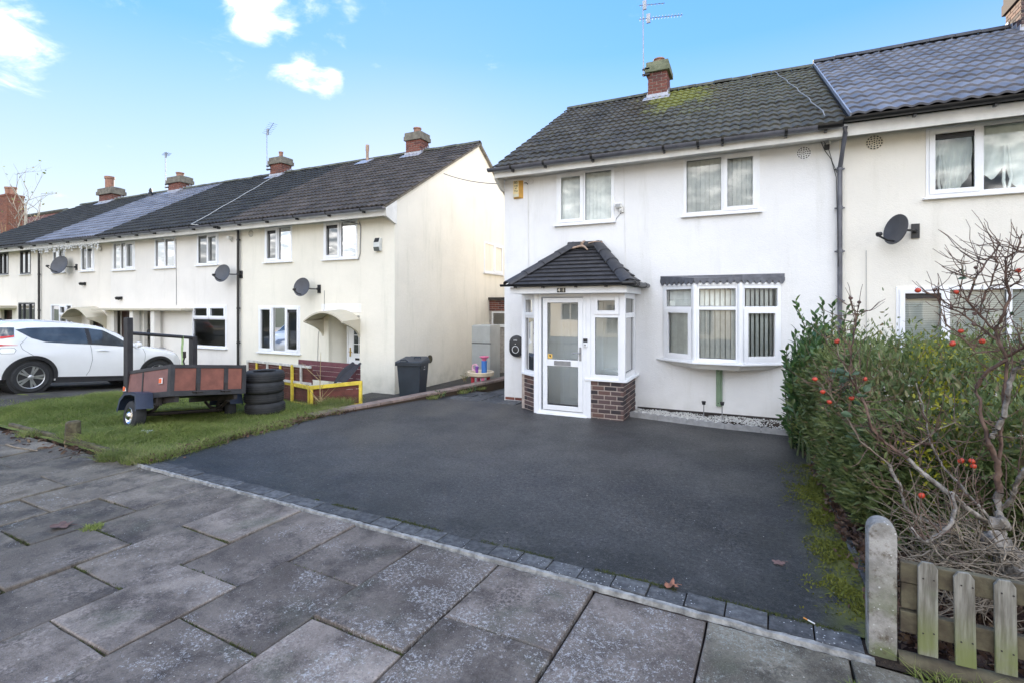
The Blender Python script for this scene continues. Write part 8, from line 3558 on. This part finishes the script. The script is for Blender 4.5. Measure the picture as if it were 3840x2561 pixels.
def weed(label, x, y, z, r, h, n, mat):
    t = thing('weed', label, 'weed', (x, y, z), 'leafy weeds')
    m = MB()
    P, D = [], []
    for k in range(7):
        a_ = rnd.uniform(0, 6.28)
        tip = Vector((x + r * math.cos(a_) * .7, y + r * math.sin(a_) * .7, z + h * rnd.uniform(.5, 1)))
        m.tube([(x, y, z), tip.lerp(Vector((x, y, z + h)), .4), tip], .003, 4)
        for q in range(n // 7):
            s = rnd.uniform(.2, 1)
            P.append(tuple(Vector((x, y, z)).lerp(tip, s) + Vector((rnd.gauss(0, .02), rnd.gauss(0, .02), rnd.gauss(0, .02)))))
            D.append((math.cos(a_) + rnd.gauss(0, .5), math.sin(a_) + rnd.gauss(0, .5), .5))
    m.build('stem', STEMY, t)
    v, f = leaf_cloud(np.array(P), np.array(D), .05, .022, .5, .15)
    struct(bulk('foliage', v, f, mat, t, leaf_tint(len(P)), off=base_of(t)), 'stuff')


weed('leafy weed growing between the tyres and the planter', -8.75, 7.1, -.08, .22, .42, 110, HEDGEM)
weed('small weed at the foot of the low wall beside the wheelie bin', -6.05, 9.25, -.02, .14, .13, 60, LAURM)
weed('small weed at the foot of the low wall nearest the gap', -5.82, 10.2, -.03, .15, .14, 60, LAURM)
weed('small weed on the wall behind the toy table', -6.45, 10.9, .08, .12, .18, 40, HEDGEM)

# ---- bare trees and shrubs far left, beyond the end of the terrace
def bare_tree(name, label, x, y, z, h, r, seed, mat, spread=.35, levels=3, nb=7, straight=True, leaves=0):
    rg = random.Random(seed)
    t = thing(name, label, 'tree', (x, y, z), 'bare trees and shrubs at the far left')
    p = [Vector((x + rg.gauss(0, .06) * k, y + rg.gauss(0, .06) * k, z + h * k / 8)) for k in range(9)]
    m = MB()
    m.tube(p, [r * (1 - .9 * k / 8) for k in range(9)], 8)
    m.build('trunk', mat, t, smooth=60)
    tips = []

    def branch(a, d, L, rr, lv, mbr):
        q = [a]
        for k in range(3):
            d = (d + Vector((rg.gauss(0, .16), rg.gauss(0, .16), rg.gauss(.06, .1)))).normalized()
            q.append(q[-1] + d * L / 3)
        mbr.tube(q, [rr, rr * .8, rr * .6, rr * .35], 4, cap=False)
        tips.append(q[-1])
        if lv > 0:
            for k in range(3):
                s = q[1 + k % 3]
                d2 = (d + Vector((rg.gauss(0, .55), rg.gauss(0, .55), rg.gauss(.2, .3)))).normalized()
                branch(s, d2, L * .6, rr * .5, lv - 1, mbr)
    for k in range(nb):
        s = .25 + .72 * k / nb
        a = p[0].lerp(p[-1], s)
        th = rg.uniform(0, 6.28)
        d = Vector((math.cos(th) * spread, math.sin(th) * spread, .75)).normalized()
        mb_ = MB()
        branch(a, d, h * .34 * (1.1 - s * .6), r * .4 * (1.15 - s), levels - 1, mb_)
        mb_.build('limb', mat, t, smooth=60)
    if leaves:
        P = [tuple(rg.choice(tips) + Vector((rg.gauss(0, .1), rg.gauss(0, .1), rg.gauss(0, .1)))) for _ in range(leaves)]
        D = [(rg.gauss(0, 1), rg.gauss(0, 1), -.3) for _ in range(leaves)]
        v, f = leaf_cloud(np.array(P), np.array(D), .16, .09, .5, .1)
        struct(bulk('crown', v, f, HEDGEM, t, leaf_tint(len(P)), off=base_of(t)), 'stuff')
    return t


bare_tree('bare_tree', 'slender bare pale barked tree between the brick chimney and the hipped roof', -39.8, 15.4, -.5, 9.8, .22, 3, BARK, .35, 3, 8, leaves=60)
for k, (x, y, h, lab) in enumerate(((-38.6, 13.3, 6.6, 'straw coloured bare shrub against the brick chimney nearest the roof'), (-39.6, 13.2, 7.4, 'straw coloured bare shrub in the middle before the brick chimney'), (-40.6, 13.0, 7.2, 'straw coloured bare shrub at the left edge before the brick chimney'))):
    rg = random.Random(20 + k)
    t = thing('bare_shrub', lab, 'shrub', (x, y, -.5), 'bare trees and shrubs at the far left')
    for q in range(9):
        th = rg.uniform(0, 6.28)
        sp = rg.uniform(.2, 1.1)
        hh = h * rg.uniform(.75, 1.1)
        a = Vector((x, y, -.5))
        c = a + Vector((sp * math.cos(th) * .9, sp * math.sin(th), hh * .6))
        b = a + Vector((sp * math.cos(th) * 1.1, sp * math.sin(th) * 1.1, hh))
        m = MB()
        pth, rr = jitter_path([a, a.lerp(c, .6), c, b], .06, .012, .05, 3)
        m.tube(pth, rr, 5)
        for w in range(6):
            s = rg.uniform(.4, .95)
            i = min(len(pth) - 2, int(s * len(pth)))
            d = (pth[i + 1] - pth[i]).normalized() + Vector((rg.gauss(0, .4), rg.gauss(0, .4), .1))
            m.tube([pth[i], pth[i] + d * .5, pth[i] + d * .9 + Vector((0, 0, .15))], [.02, .012, .005], 4, cap=False)
        m.build('limb', STEMY, t, smooth=60)

# ================================================================== HOUSES ACROSS THE STREET (seen mirrored in the glass)
OY = -17.0
for k, (x0, x1, mt) in enumerate(((-26, -14, CREAM_A), (-13, -1, CREAM_R), (1, 13, CREAM_B), (14.5, 27, CREAM_A))):
    lab = ('cream rendered house across the street mirrored in the left windows', 'cream rendered house across the street mirrored in the porch door', 'white rendered house across the street mirrored in the bay window', 'cream rendered house across the street mirrored at the right')[k]
    t = thing('house', lab, 'house', ((x0 + x1) / 2, OY, 0), 'houses along the street')
    ops = []
    n = 4
    for i in range(n):
        xc = x0 + (x1 - x0) * (i + .5) / n
        ops.append((xc - .65, xc + .65, 3.5, 4.6))
        ops.append((xc - .7, xc + .7, .9, 2.2) if i % 2 == 0 else (xc - .45, xc + .45, 0, 2.1))
    m = MB()
    wall_mesh(m, x0, x1, OY, -.2, 4.9, ops, ny=1)
    m.quad((x0, OY, -.2), (x0, OY - 8, -.2), (x0, OY - 8, 4.9), (x0, OY, 4.9))
    m.quad((x1, OY, -.2), (x1, OY, 4.9), (x1, OY - 8, 4.9), (x1, OY - 8, -.2))
    m.build('wall', mt, t, recalc=False)
    m = MB()
    m.prism([(OY + .4, 4.75), (OY - 4, 7.6), (OY - 8.4, 4.75)], 'x', x0 - .1, x1 + .1)
    m.build('roof', TILE_A, t)
    for o_ in ops:
        m = MB()
        rect_frame(m, o_[0], o_[1], o_[2], o_[3], OY - .08, OY - .02, .07)
        m.box((o_[0] + o_[1]) / 2 - .03, (o_[0] + o_[1]) / 2 + .03, OY - .075, OY - .025, o_[2] + .07, o_[3] - .07)
        w_ = m.build('window_frame', UPVC, t)
        m = MB()
        m.quad((o_[0], OY - .06, o_[2]), (o_[1], OY - .06, o_[2]), (o_[1], OY - .06, o_[3]), (o_[0], OY - .06, o_[3]))
        m.build('pane', bpy.data.materials['car_glass'], w_)
